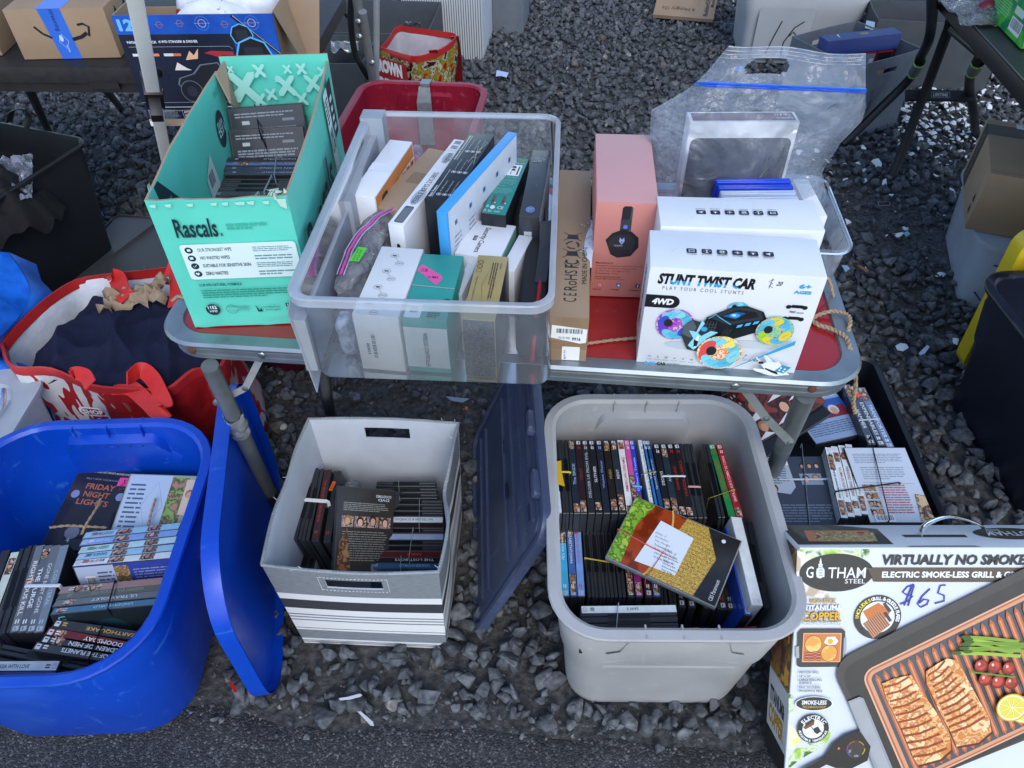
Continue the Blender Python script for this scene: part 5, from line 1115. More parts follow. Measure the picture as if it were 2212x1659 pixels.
# ================================================================== film cases
shellk = mat((.030, .033, .038), .34, .2, 60); shellw = mat((.55, .58, .62), .35, .06, 60); rgd = random.Random(21)
def sleeve_mat(c): return mat(tuple(round(min(.8, v * 1.3 + .012), 4) for v in lin(c)), .14, .10, 50)
def shell(q, L, T, H, m, opened=False):
 if opened:
  q.box(-L / 2, L / 2, -T / 2, -T * .06, -H, 0, m); q.box(-L / 2, L / 2, T * .06, T / 2, -H, 0, m); q.box(-L / 2 + .004, L / 2 - .004, -T * .06, T * .06, -H + .004, -.0025, m)
 else: q.box(-L / 2, L / 2, -T / 2, T / 2, -H, 0, m)
def case(A, B, h, label, L=.19, T=.0142, H=None, spine=None, txt='', tc='#d8dce0', up='spine', tilt=0, hb=None, side=None, group=None, sm=None, logo='#c8ccd2', pic=None, tx=(.16, .60), bold=.015, dy=0, fd=None, name='film_case', cat='film case'):
 "upright case seen from above; its top edge runs from photo point A to B (where its lettering starts and ends)"
 a, b = at(*A, h), at(*B, h if hb is None else hb); X = (b - a).normalized(); c = (a + b) / 2; H = H or (.135 if L > .15 else .19)
 M = frame3(c, X, (0, 0, 1)) @ Matrix.Rotation(R(tilt), 4, 'X'); o = thing(name, label, cat, M, group)
 q = MB(); m = sm or shellk; shell(q, L, T, H, m, up != 'spine')
 if up == 'open':
  D = q.D((-L / 2, -T / 2, 0), (1, 0, 0), (0, 1, 0)); D.rect(L * .28, T * .2, L * .44, T * .6, '#050608')
 q.build('case_shell', o, bevel=.0011, seg=1)
 s = MB(); side = side or spine or '#20242c'
 if spine and up == 'spine':
  D = s.D((-L / 2, -T / 2, 0), (1, 0, 0), (0, 1, 0), .0003); cov = sleeve_mat(spine); D.rect(.0015, T * .03, L - .003, T * .94, cov)
  if logo: D.rrect(L * .93, T * .2, L * .05, T * .6, .001, logo); D.rect(L * .94, T * .36, L * .03, T * .12, cov)
  if pic:
   for (u, w_) in pic: D.rect(L * u, T * .1, L * w_, T * .8, art(('#3a2a26', '#b08468', '#1a1c24', '#7a5a4a', '#c8b8a8'), 130, .2)); D.faces(L * u, T * .1, L * w_, T * .8, max(1, int(w_ * L / T * .8)), len(label))
  if txt: tw_ = min(L * tx[1], len(txt) * T * (.55 if bold > .02 else .44)); D.text(txt, L * (tx[0] + tx[1] / 2) - tw_ / 2, T * (.26 + dy), tw_, T * (.46 if bold > .02 else .40), tc, bold * .5)
  D.greek(L * .86, T * .25, L * .05, T * .5, 2, tc, 3)
 for sg in (1, -1):
  D = s.D((sg * L / 2, sg * T / 2, -H), (-sg, 0, 0), (0, 0, 1), .0003); D.rect(.003, .003, L - .006, H - .005, sleeve_mat(side) if isinstance(side, str) else side)
  if fd and sg > 0: fd(D, L, H)
 s.v, s.f, s.m, s.mats = s.dec.v, s.dec.f, s.dec.m, s.dec.mats; s.dec = None
 s.build('paper_sleeve', o); return o
ORD = ('first', 'second', 'third', 'fourth', 'fifth', 'sixth', 'seventh', 'eighth', 'ninth', 'tenth', 'eleventh', 'twelfth', 'thirteenth', 'fourteenth', 'fifteenth', 'sixteenth', 'seventeenth', 'eighteenth', 'nineteenth', 'twentieth', 'twenty-first', 'twenty-second', 'twenty-third', 'twenty-fourth', 'twenty-fifth', 'twenty-sixth')
def band(A, B, h, label, drop, c='#c9ccd0', r=.0011, thick=None, cat='rubber band', hb=None, name='rubber_band', flat=(1.8, .5)):
 a, b = at(*A, h + .0015), at(*B, (h if hb is None else hb) + .0015); X = (b - a).normalized(); dn = Vector((0, 0, -drop)); q = MB()
 P = [a + dn, a + dn * .5, a - X * .0004, a + X * .003, (a + b) / 2, b - X * .003, b + X * .0004, b + dn * .5, b + dn]
 q.tube(P, r, mat(c, .6, .05, 60), 6, flat=flat); return solo(name, label, cat, q, smooth=60)
# --- grey tote, back row: (x far, x near, spine colour, lettering, colour, words)
GR = [(93, 126, '#b9c4cc', '', '#000', 'plain pale grey', None), (121, 147, None, '', '', 'black, paper edges showing,', 'o'), (153, 182, None, '', '', 'plain black', 'o'),
(189, 220, '#14222e', 'The BRIDE', '#9fc4d8', 'dark blue, pale title,', [(.02, .1), (.88, .1)]), (224, 254, '#241016', 'CRAFT', '#8a3a44', 'very dark, dim red title,', [(.02, .14)]), (257, 293, '#1c2026', 'DELIVER US FROM EVIL', '#b9c0c8', 'charcoal, long thin white title,', None),
(290, 331, '#12141a', 'SLITHER', '#dfe3e6', 'black, large white title,', [(.04, .1)]), (327, 370, '#161a2a', 'Violet Daisy', '#8fa8e0', 'dark violet, blue script,', None), (364, 410, '#17120e', 'HUGO', '#c09a48', 'dark, gold title,', [(.04, .14), (.84, .12)]), (400, 449, '#20262c', 'RENT', '#d8dde0', 'dark grey, white and orange picture,', [(.04, .2), (.85, .1)]),
(437, 487, '#cfd6dc', 'AMERICAN DREAMZ', '#c02028', 'white, bold red title,', [(.02, .08), (.86, .1)]), (468, 520, '#c24a88', '', '#d8e8f0', 'pink and teal', [(.1, .4)]), (492, 543, '#2a38b0', "Gulliver's Travels", '#b9dcf4', 'bright violet blue', [(.05, .2)]),
(538, 606, '#c8d4d0', 'The Brady Classics Volume 2', '#28803c', 'white, green lettering,', None), (556, 625, '#2a66a8', 'Y-A-S', '#e8e8f0', 'mid blue, white title,', None), (572, 645, '#16406c', 'Special features', '#c8ccd4', 'dark blue', None),
(615, 684, '#0c0f13', 'DECOYS', '#e2e6e8', 'black, tall white title,', [(.12, .12)]), (650, 722, '#1a2832', 'AVP', '#a9c4cc', 'dark teal, icy title,', [(.05, .2), (.8, .12)]), (684, 757, '#120c0e', 'CHANGELING', '#b02a24', 'black, red title,', [(.04, .1)]), (718, 792, '#141012', 'HORROR CLASSICS', '#a83028', 'black, dark red title,', [(.03, .1)]),
(750, 827, None, '', '', 'plain black', 'o'), (783, 857, None, '', '', 'black, pale paper edge,', 'o'),
(862, 948, None, '', '', 'plain black leaning', 'o'), (893, 1002, '#16783c', 'A CHRISTMAS STORY', '#c03028', 'bright green, red lettering,', None), (930, 1040, '#9c1820', "SANTA CLAUS IS COMIN' TO TOWN!", '#f0e6e4', 'bright red, white lettering,', [(.02, .1)])]
for i, (xf, xn, c, tx, tc, words, ex) in enumerate(GR):
 yf, yn = (300, 660) if i < 16 else (312, 690)
 case(z3(xn, yn), z3(xf, yf), .345 if i < 22 else .33, f'{words} film case, {ORD[i]} from left, back row of grey tote', spine=c, txt=tx, tc=tc, up='open' if ex == 'o' else 'spine', pic=ex if isinstance(ex, list) else None, tilt=0 if i < 22 else -6,
 T=.0136 if i not in (13, 14, 15, 11, 12) else .011, side=c or '#12151a', group='film cases in the grey tote', tx=(.2, .62), sm=shellw if i in (0, 13) else None)
for (a, b, h, l, c) in ((z3(98, 455), z3(185, 458), .347, 'yellow rubber band over the left end of the back row', '#c8b43a'), (z3(545, 470), z3(612, 455), .347, 'yellow rubber band over the thin blue cases in back row', '#c8b83c'), (z3(650, 478), z3(762, 478), .347, 'white rubber band over the dark horror cases in back row', '#d6d8da'), (z3(780, 530), z3(838, 532), .347, 'thin pink rubber band over two plain black cases', '#c08a80'), (z3(882, 590), z3(1010, 545), .334, 'thin yellow rubber band round the green and red cases', '#b9a848'), (z3(500, 528), z3(540, 530), .347, 'thin blue rubber band over the violet blue case', '#5aa0d0')): band(a, b, h, l, .05, c)
q = MB(); P = [at(*z3(*p), .35) for p in ((110, 405), (140, 400), (142, 450), (158, 530), (112, 515), (102, 450))]; q.add(P, [(0, 1, 2, 5), (5, 2, 3, 4)], mat('#d8b020', .6, 0)); solo('paper_tag', 'folded yellow paper tag held under a rubber band in the grey tote', 'paper tag', q, solid=.0006)
G2 = [(139, 163, '#3aa4d0', 'Bottoms Up', '#f0f4f6', 'sky blue, white lettering,', [(.62, .26)]), (178, 203, '#3a5c98', 'ELIZABETHTOWN', '#e8ecf0', 'blue with white title,', [(.70, .2), (.05, .2)]), (216, 242, '#6a94d0', 'failure to launch', '#d04a8a', 'pale blue, pink title,', [(.74, .2)]),
(257, 292, None, '', '', 'plain black', 'o'), (292, 330, None, '', '', 'plain black', 'o'), (328, 368, None, '', '', 'plain black', 'o'), (365, 407, None, '', '', 'plain black', 'o'), (408, 448, None, '', '', 'plain black', 'o'), (450, 492, '#221a1c', '', '#c8a8a8', 'dark with small portrait,', [(.04, .3)]), (490, 533, '#8a1f72', '', '#e8d0e8', 'magenta', [(.04, .12)]),
(538, 582, '#3a1216', 'KNOWING', '#e8e4e0', 'dark maroon, white title,', None), (575, 622, '#3a62a8', '', '#e8f0f8', 'white and blue', [(.04, .14)]), (615, 660, None, '', '', 'plain black', 'o'), (655, 705, None, '', '', 'plain black', 'o'), (700, 750, '#16181e', '', '#aaa', 'black glossy', None), (745, 800, '#30343c', '', '#aaa', 'dark grey', None),
(800, 880, '#1e7a2c', 'COMMUNITY', '#e0ecd8', 'green topped black', [(.05, .15)]), (845, 925, None, '', '', 'black with yellow label,', 'o'), (880, 960, '#1a1416', '', '#a03030', 'black and dark red', None), (915, 1000, '#101216', '', '#a9a9a9', 'black', None)]
for i, (xf, xn, c, tx, tc, words, ex) in enumerate(G2):
 yf, yn, h = (668, 1082, .281) if i < 12 else (705, 1130 + (i - 12) * 6, .272)
 case(z3(xf, yf), z3(xn, yn), h, f'{words} film case, {ORD[i]} from left, second row of grey tote', spine=c, txt=tx, tc=tc, up='open' if ex == 'o' else 'spine', pic=[(1 - u - w_, w_) for u, w_ in ex] if isinstance(ex, list) else None, side=c or '#101318', group='film cases in the grey tote', tx=(.22, .4), T=.0138)
for i, (A, B, h, c, l, L, T, s_) in enumerate(((z3(985, 760), z3(1075, 1150), .31, '#1c48b0', 'leaning bright blue case beside the white one, right side of grey tote', .19, .015, None), (z3(1022, 695), z3(1122, 1112), .335, '#c6ccd2', 'leaning white case with silver edge at the right of grey tote', .19, .022, shellw), (z3(1068, 700), z3(1160, 1150), .30, None, 'wide black case leaning on the right inner wall of grey tote', .19, .026, None))):
 case(A, B, h, l, spine=c, up='spine' if c else 'open', tilt=-9 + 0 * i, side=c or '#101318', group='film cases in the grey tote', T=T, sm=s_)
q = MB(); D = q.D(at(*z3(962, 805), .318), (1, 0, 0), (0, 1, 0)); D.ell(0, 0, .011, .013, '#d8622c'); D.text('SALE', -.006, -.003, .012, .005, '#5a1c08', .01, rot=3); q.dec.build('round_sticker').location = (0, 0, 0); tag(SC.objects['round_sticker'], 'small round orange price sticker on the blue case in the grey tote', 'sticker')
band(z3(258, 890), z3(405, 915), .284, 'thin yellow rubber band over the plain black cases in second row', .10, '#b8a23a')
for i, (y, c, tx, l) in enumerate(((1150, '#c3ccd2', 'SAW II', 'pale spined case lying across front of grey tote, rearmost of its stack'), (1185, None, '', 'black case directly in front of the pale spined one in grey tote'), (1218, None, '', 'black case third in the stack across the front of grey tote'), (1250, None, '', 'black case fourth in the stack across the front of grey tote'), (1284, None, '', 'black case with thin pale edge, fifth in the front stack of grey tote'))):
 case(z3(728 - 2 * i, y - 6), z3(232 + 4 * i, y), .33, l, L=.172, spine=c, txt=tx, tc='#3a2c20', up='spine' if c else 'open', tx=(.4, .12), T=.0145, side=c or '#101318', group='film cases in the grey tote', H=.05)
case(z3(250, 1320), z3(735, 1328), .275, 'pale blue case with thin grey lettering behind the front handle of grey tote', spine='#aab6cc', txt='DINOTOPIA', tc='#4a566c', tx=(.30, .4), side='#8a96ac', group='film cases in the grey tote', logo=None, H=.05, L=.165)
case(z3(1092, 1262), z3(725, 1298), .28, 'dark red boxed case at the front right inside grey tote', L=.165, spine='#8a1420', txt='RESCUE ME', tc='#c8a0a0', tx=(.26, .42), side='#5a0c14', T=.022, H=.07, group='film cases in the grey tote', logo=None)
band(z3(428, 1120), z3(412, 1300), .333, 'white rubber band round the stack across the front of grey tote', .06, '#d2d6da', .0016)
band(z3(720, 1252), z3(830, 1240), .30, 'short red rubber band between the black cases in grey tote', .01, '#a02028')
def face(A, B, C, hA, hB, hC, w, d, T, label, dec, sm=None, n=1, group=None, name='film_case'):
 "case lying cover up: A lower left, B lower right, C upper left of the cover as printed"
 a, b, c = at(*A, hA), at(*B, hB), at(*C, hC); X = (b - a).normalized(); Z = X.cross(c - a).normalized()
 M = frame3(a, X, Z); o = thing(name, label, 'film case', M, group); q = MB(); m = sm or shellk
 q.box(0, w, 0, d, -T, 0, m); q.build('case_shell', o, bevel=.0012, seg=1)
 s = MB(); D = s.D((0, 0, 0), (1, 0, 0), (0, 1, 0), .0003); dec(D, w, d)
 if s.dec:
  s.v, s.f, s.m, s.mats = s.dec.v, s.dec.f, s.dec.m, s.dec.mats; s.dec = None; s.build('paper_sleeve', o)
 return o
def dbb(D, w, d):
 k = mat((.018, .018, .02), .13, .1, 50); D.rect(0.002, 0.002, w - .004, d - .004, k)
 D.poly([(.002, d * .02), (w * .30, d * .02), (w * .45, d * .98), (.002, d * .98)], art(('#5a8a28', '#86b43c', '#3c6a1c', '#a9c850'), 70, .2))
 D.poly([(w * .14, d * .02), (w * .42, d * .02), (w * .60, d * .98), (w * .20, d * .98), (w * .12, d * .6)], art(('#8a3216', '#a5421e', '#74280f'), 30, .2))
 net = art(('#a07820', '#d8ac48', '#5a4210', '#e8cc70', '#b98c30'), 260, .2); D.poly([(w * .36, d * .02), (w * .86, d * .02), (w * .93, d * .5), (w * .74, d * .98), (w * .50, d * .98), (w * .44, d * .5)], net)
 for k_ in range(16): y = d * (.05 + .058 * k_); D.line([(w * .42, y), (w * .66, y + .004), (w * .88, y - .002)], .0005, '#6a4c14')
 D.ring(w * .28, d * .5, w * .16, d * .60, .004, '#d8a850', -60, 60)
 D.poly([(w * .80, d * .02), (w * .99, d * .02), (w * .99, d * .98), (w * .70, d * .98), (w * .86, d * .6)], k)
 D.ell(w * .86, d * .88, .004, .004, '#d8dce0', 12); D.greek(w * .82, d * .06, w * .04, d * .7, 1, '#9aa0a6', 1); D.greek(w * .86, d * .10, w * .03, d * .6, 1, '#9aa0a6', 2); D.greek(w * .9, d * .1, w * .03, d * .62, 1, '#9aa0a6', 3); D.text('CBS Paramount', w * .92, d * .05, w * .035, d * .3, '#c8ccd0', .01, rot=1)
 W_ = '#dde6ee'; D.poly([(w * .24, d * .12), (w * .60, d * .16), (w * .62, d * .75), (w * .30, d * .80)], W_)
 for i, t_ in enumerate(('Disc 1', 'Quint Boyfriend', 'The Dodge', 'The Roommates Church', 'The Balt Tower', 'Just Been Canoeing Party', 'The Sunday Waters')): D.text(t_, w * (.30 + .012 * i), d * (.68 - .055 * i) - .012, w * (.1 + .02 * (i % 4)), d * .03, '#3a404a', .0, .3)
 for i, t_ in enumerate(('Disc 2', 'Band One Action', 'Sickly Sugar & the Rose', 'The Beacon Bliss', 'Chris finds a Body', 'Big Fish in a Small Pond', 'Only 4 Eva')): D.text(t_, w * (.44 + .006 * i), d * (.50 - .045 * i) - .012, w * (.1 + .015 * (i % 3)), d * .028, '#3a404a', .0, .3)
dg1 = face(z3(360, 885), z3(850, 1110), z3(490, 640), .335, .335, .352, .215, .145, .012, 'pale edged case showing a golden basketball net, laid diagonally atop the grey tote', dbb, sm=mat((.25, .27, .30), .15, .1, 40), group='film cases in the grey tote')
face(z3(360, 890), z3(850, 1115), z3(490, 645), .321, .321, .338, .215, .145, .012, 'grey plastic case directly beneath the diagonal basketball cover one', lambda D, w, d: None, sm=mat((.10, .11, .125), .2, .1, 40), group='film cases in the grey tote')
for a, b, l in ((z3(425, 745), z3(900, 1000), 'thin red rubber band along the basketball cover case'), (z3(735, 735), z3(565, 995), 'thin red rubber band across the basketball cover case')): band(a, b, .349, l, .02, '#c05048', .0008, hb=.338)
# --- striped cube
CG = 'film cases in the striped cube'
for i, (y, h, x0, x1) in enumerate(((440, .205, 690, 1038), (475, .203, 692, 1045), (508, .203, 700, 1045))): case(zc(x0, y), zc(x1, y), h, f'plain black case on end, {ORD[i]} from the back wall of the striped cube', L=.135, up='open', side='#0e1014', group=CG, T=.0148)
for i, (y, c, tx, tc, l) in enumerate(((545, None, '', '', 'black case behind the white spined one, right column of striped cube'), (580, None, '', '', 'black case second behind the white spined one in striped cube'), (612, None, '', '', 'black case touching the white spined one in striped cube'), (645, '#b9c6dc', 'NOTES ON A SCANDAL', '#3a4660', 'white spined case with small upside down lettering in striped cube'), (676, '#1a0e12', '', '#a0a0a0', 'black case with a barcode corner, right column of striped cube'), (708, None, '', '', 'plain black case in front of the barcode one in striped cube'), (742, '#8a94b4', '', '#aaa', 'black case with smeared pale spine in the striped cube'), (775, None, '', '', 'black case right in front of the smeared spine one'), (808, None, '', '', 'black case second in front of the smeared spine one'), (842, '#4a1418', 'SABLE', '#b04040', 'dark red spined case near the front of striped cube'), (874, '#14161a', 'THE LOST BOYS', '#c8ccd0', 'black case with wide white capitals, front right of striped cube'), (906, '#2a5470', 'UNDERWORLD', '#8fb4cc', 'dark teal spined case touching the front wall of striped cube'))):
 case(zc(1085, y), zc(640, y - 2), .20 - .002 * i, l, L=.165, spine=c, txt=tx, tc=tc, up='spine' if c else 'open', side=c or '#0e1014', group=CG, tx=(.14, .5), T=.0146, logo='#dfe3e8' if i == 3 else None, H=.12)
for a, b, h, l in ((zc(820, 425), zc(828, 525), .206, 'white rubber band round three black cases at the cube back'), (zc(940, 525), zc(938, 690), .204, 'white rubber band across the right column of the striped cube'), (zc(903, 690), zc(880, 860), .20, 'long white rubber band lower in the right column of cube'), (zc(835, 850), zc(832, 925), .186, 'short white rubber band near the front wall of cube')): band(a, b, h, l, .03, '#ced2d8', .0009)
for i, (xa, xb, c, l, tx) in enumerate(((333, 258, None, 'plain black case on end, leftmost of the banded group in cube', ''), (367, 300, None, 'plain black case on end, second of the banded group in cube', ''), (412, 355, '#2c1014', 'dark red spined case leaning in the banded group in cube', 'THE MAN IN THE IRON MASK'), (468, 420, '#101216', 'glossy black case with white small print, right of banded group', ''))):
 case(zc(xa, 395 + 3 * i), zc(xb, 700 + 8 * i), .225 if i < 3 else .215, l, spine=c, txt=tx, tc='#a03c34', up='spine' if c else 'open', side='#0e1014', group=CG, T=.0165, tilt=8, logo=None)
q = MB(); D = q.D(at(*zc(424, 478), .2285), (1, -.2, 0), (.2, 1, 0)); D.rect(0, 0, .008, .026, '#e06820'); D.text('$15', .001, .004, .006, .016, '#5a1c00', .01, rot=1); tag(q.dec.build('price_sticker'), 'small orange price sticker on the dark red spined case in cube', 'sticker')
band(zc(290, 530), zc(420, 540), .229, 'wide white rubber band round the leaning group in the cube', .05, '#ccd0d6', .0022)
for i, x in enumerate((250, 292, 335, 372)): case(zc(x, 745 - 3 * i), zc(x - 62, 935), .15, f'plain black case standing on end, {ORD[i]} from left, front left of the cube', L=.135, up='open', side='#0e1014' if i < 3 else '#c8ccd2', group=CG, T=.0165, H=.14)
def drt(D, w, d):
 D.rect(.003, .003, w - .006, d - .006, mat((.035, .03, .022), .15, .1, 40)); D.text('GOODTIMES', w * .66, d * .90, w * .28, d * .03, '#c8ccd0', .02, rot=2); D.text('DVD', w * .7, d * .86, w * .2, d * .03, '#c8ccd0', .02, rot=2); D.greek(w * .1, d * .74, w * .8, d * .1, 5, '#8a8c86', 2, .45)
 for k in range(4): D.rect(w * (.08 + .22 * k), d * .56, w * .2, d * .12, art(('#8a2a1c', '#c08a4c', '#2a4a8c', '#d8b890', '#3a2a20'), 110, .2)); D.faces(w * (.08 + .22 * k), d * .56, w * .2, d * .12, 1, k)
 D.greek(w * .1, d * .2, w * .8, d * .33, 13, '#7e7f78', 4, .4); D.text('ROOTS', w * .6, d * .03, w * .34, d * .05, '#c8ccd0', .03, rot=2); D.rrect(w * .62, d * .09, w * .26, d * .08, .004, '#70757a'); D.poly([(w * .02, d * .02), (w * .28, d * .02), (w * .18, d * .55), (w * .06, d * .4)], art(('#4a2c1c', '#8a5a38', '#241a14', '#a07850'), 60, .2))
for k in (2, 1): face(zc(465 + 20 * k, 985), zc(722 + 20 * k, 985), zc(505 + 22 * k, 572 + 4 * k), .200 - .012 * k, .145 - .012 * k, .27 - .012 * k, .135, .19, .014, ('', 'black case directly under the one with small photo strip in the cube', 'black case lowest under the small photo strip one in the cube')[k], lambda D, w, d: None, group=CG)
face(zc(450, 985), zc(715, 985), zc(492, 575), .215, .155, .285, .135, .19, .013, 'dark brown case back with a strip of small photos, leaning in the cube middle', drt, group=CG)
M_, w_, d_, hh_ = fitbox([(480, 385), (560, 390), (640, 530), (505, 580)], .22, .05, zc)
crumple('zip_bag', 'small crumpled clear zip bag with violet stripe behind the leaning case in cube', [(475, 385), (560, 395), (650, 560), (500, 590)], .225, .08, clrbag, f=zc, seed=3)
# --- blue tote
BG = 'film cases in the blue tote'
for i, (A, B, c, tx, tc, l, ex) in enumerate((((890, 905), (300, 815), '#23262c', 'EARTHQUAKE', '#c8a050', 'dark case with yellow capitals, rearmost of the tilted front bundle, blue tote', None), ((860, 975), (245, 860), '#5a1216', 'DOOMSDAY', '#dfe2e4', 'dark red case with large white capitals in blue tote front bundle', [(.12, .08), (.8, .1)]), ((835, 1005), (225, 905), '#26292e', 'CHILDREN OF MEN', '#cdd2d6', 'grey case with white and red capitals in blue tote front bundle', [(.78, .1)]), ((770, 1035), (205, 950), '#30343a', 'WAR OF THE PLANETS', '#d8dcde', 'charcoal case with white capitals at the front of blue tote bundle', None))):
 case(zb(*A), zb(*B), .305, l, spine=c, txt=tx, tc=tc, pic=ex, group=BG, T=.017, tx=(.1, .62), bold=.03, side='#15171c', H=.07 - .015 * i)
band(zb(590, 840), zb(512, 1040), .308, 'black rubber band round the four tilted cases at blue tote front', .05, '#101216', .0016)
for i, (A, B, c, tx, tc, l, T, ex) in enumerate((((965, 570), (330, 630), '#8a6a64', '', '#ddd', 'faded reddish case, rearmost of the middle bundle in blue tote', .02, [(.6, .3)]), ((950, 605), (325, 665), '#4a4a40', 'RESIDENT EVIL: APOCALYPSE', '#8a8c7c', 'olive grey case, thin lettering, middle bundle in blue tote', .019, None), ((930, 645), (310, 705), '#55585c', 'ULTRAVIOLET', '#d8dce0', 'mid grey case, thin white capitals, middle bundle in blue tote', .017, [(.8, .12)]), ((925, 690), (300, 750), '#2a5a74', 'UNDERWORLD', '#a9cfe0', 'blue teal case, front of the middle bundle in blue tote', .016, [(.86, .1)]))):
 def fdu(D, L, H): D.ell(L * .52, H * .55, .036, .04, '#1c3c46', 24); D.text('UNDERWORLD', L * .06, H * .2, L * .07, H * .75, '#6aa8bc', .01, rot=3)
 case(zb(*A), zb(*B), .30 + .005 * i, l, spine=c, txt=tx, tc=tc, pic=ex, group=BG, T=T, tx=(.18, .5), tilt=18, side='#0c1a20' if i == 3 else '#1a1c20', fd=fdu if i == 3 else None, logo=None)
band(zb(668, 572), zb(625, 730), .303, 'black rubber band down the middle bundle in blue tote', .08, '#101216', .0016, hb=.325)
for i, (A, B, c, tx, tc, l) in enumerate((((1052, 250), (482, 310), '#8ab4c8', 'FOOTBALL', '#a04858', 'pale blue case, rearmost of the light bundle in blue tote'), ((1035, 290), (468, 350), '#7a9ad0', 'THE GAME PLAN', '#e8ecf0', 'mid blue and white case, second of light bundle in blue tote'), ((1035, 330), (460, 395), '#a9c8cc', 'GREEN FIELDS', '#4a7a3c', 'pale greenish case, third of light bundle in blue tote'), ((1025, 375), (450, 432), '#8ab4cc', 'SANDLOT', '#2c4c6c', 'sky blue case with dark lettering, fourth of light bundle'), ((1012, 418), (432, 468), '#c4d0d8', 'MAN OF THE HOUSE', '#a02c34', 'white case with red lettering and back cover showing in blue tote'))):
 def fdm(D, L, H):
  D.rect(.003, .003, L * .38, H - .006, '#aebcd4'); D.barcode(L * .09, H * .45, L * .1, H * .35); D.greek(L * .22, H * .3, L * .16, H * .6, 9, '#4a566c', 2, .4); D.rect(L * .40, H * .3, L * .14, H * .65, art(('#6a4a38', '#c09a78', '#3a5a34', '#a87858'), 110, .2)); D.faces(L * .40, H * .3, L * .14, H * .6, 2, 4); D.greek(L * .58, H * .4, L * .36, H * .5, 10, '#8a98cc', 3, .4)
 case(zb(*A), zb(*B), .285 + .004 * i, l, spine=c, txt=tx, tc=tc, pic=[(.5, .16), (.2, .14)], group=BG, T=.0205, tx=(.7, .22), tilt=17, side='#2a3a8c' if i == 4 else '#1c2c3c', fd=fdm if i == 4 else None)
for i, (xf, xn, c, tx, tc, l, ex) in enumerate(((190, 30, None, '', '', 'plain black case left of the vertical bundle in blue tote', None), (237, 85, '#5a6066', 'RIGHTEOUS KILL', '#e0dcd8', 'grey case with white and red capitals in blue tote vertical bundle', [(.4, .1)]), (280, 130, '#4a5058', 'THE PURGE', '#dfe4e8', 'grey case with spaced white capitals in blue tote vertical bundle', [(.05, .12)]), (328, 178, '#545a62', 'GONE BABY GONE', '#cdd3d8', 'grey case with thin white title, third in blue tote vertical bundle', None), (375, 225, '#64707c', 'COLLATERAL', '#9fb8cc', 'pale grey case with blue title, rightmost of blue tote vertical bundle', None))):
 case(zb(xf, 365), zb(xn, 870), .285, l, spine=c, txt=tx, tc=tc, pic=ex, group=BG, T=.0175, tx=(.2, .62), bold=.03 if i < 3 else .005, up='spine' if c else 'open', side='#1a1c20', logo='#aab4bc')
case(zb(145, 370), zb(-20, 900), .28, 'plain black case, second left of the vertical bundle in blue tote', up='open', side='#101216', group=BG, T=.017)
band(zb(148, 600), zb(345, 598), .289, 'wide white rubber band round the vertical bundle in blue tote', .05, '#c8ced6', .002)
case(zb(72, 450), zb(-80, 860), .27, 'pale case with a small portrait at the left edge of blue tote', spine='#b4c0b4', txt='', group=BG, pic=[(.08, .2)], T=.016); case(zb(20, 435), zb(-130, 850), .27, 'dark case left of the pale portrait case in blue tote', spine='#2a2c30', group=BG, T=.016)
case(zb(-130, 1068), zb(285, 1065), .29, 'white spined case with black capitals by the blue tote front wall', spine='#c8d4cc', txt='TO RUSSIA WITH LOVE', tc='#1c2026', group=BG, T=.018, tx=(.22, .46), bold=.02, side='#c8ccd0', L=.16, H=.06)
for i, (a, b) in enumerate((((0, 965), (560, 1075)), ((-20, 1005), (470, 1100)), ((-40, 1110), (330, 1118)))): case(zb(*a), zb(*b), .285 - .01 * i, ('black case with thumb notch behind the white spined one, blue tote', 'black case touching the white spined one, blue tote', 'black case pressed on the front wall of blue tote')[i], up='open', group=BG, side='#101216', T=.018, H=.06)
for i, (a, b, c) in enumerate((((640, 25), (1190, -5), None), ((800, 60), (1190, 20), '#101216'), ((810, 85), (1180, 60), '#9aa4bc'))): case(zb(*b), zb(*a), .245, ('black case leaning at the back wall of blue tote', 'thick black case second from back wall of blue tote', 'pale cased film third from back wall of blue tote')[i], spine=c, up='spine' if c else 'open', group=BG, side='#101216', T=.016, L=.165, logo=None)
def dfn(D, w, d):
 D.rect(.002, .002, w - .004, d - .004, mat((.016, .017, .030), .15, .1, 40)); D.text('"ONE OF THE GREATEST SPORTS MOVIES EVER"', w * .06, d * .95, w * .86, d * .025, '#b9bec6', .01); D.text('BILLY BOB THORNTON', w * .2, d * .86, w * .6, d * .02, '#8a90a0', 0)
 D.ell(w * .14, d * .66, w * .07, d * .05, '#7a88b4'); D.ell(w * .9, d * .68, w * .07, d * .05, '#7a88b4')
 for t_, y, x, ww in (('FRIDAY', .74, .26, .5), ('NIGHT', .64, .28, .44), ('LIGHTS', .54, .22, .54)): D.text(t_, w * x, d * y, w * ww, d * .07, '#a8644c', .02)
 D.ell(w * .4, d * .2, w * .12, d * .08, '#6a7488', 10); D.ell(w * .78, d * .18, w * .12, d * .08, '#6a7488', 10); D.text('4', w * .36, d * .08, w * .06, d * .06, '#9aa4b8', .02); D.text('20', w * .72, d * .05, w * .12, d * .06, '#9aa4b8', .02); D.poly([(w * .76, d * .92), (w * .98, d * .93), (w * .98, d * .82), (w * .76, d * .81)], '#e04490'); D.text('5', w * .84, d * .84, w * .05, d * .06, '#4a1030', .02)
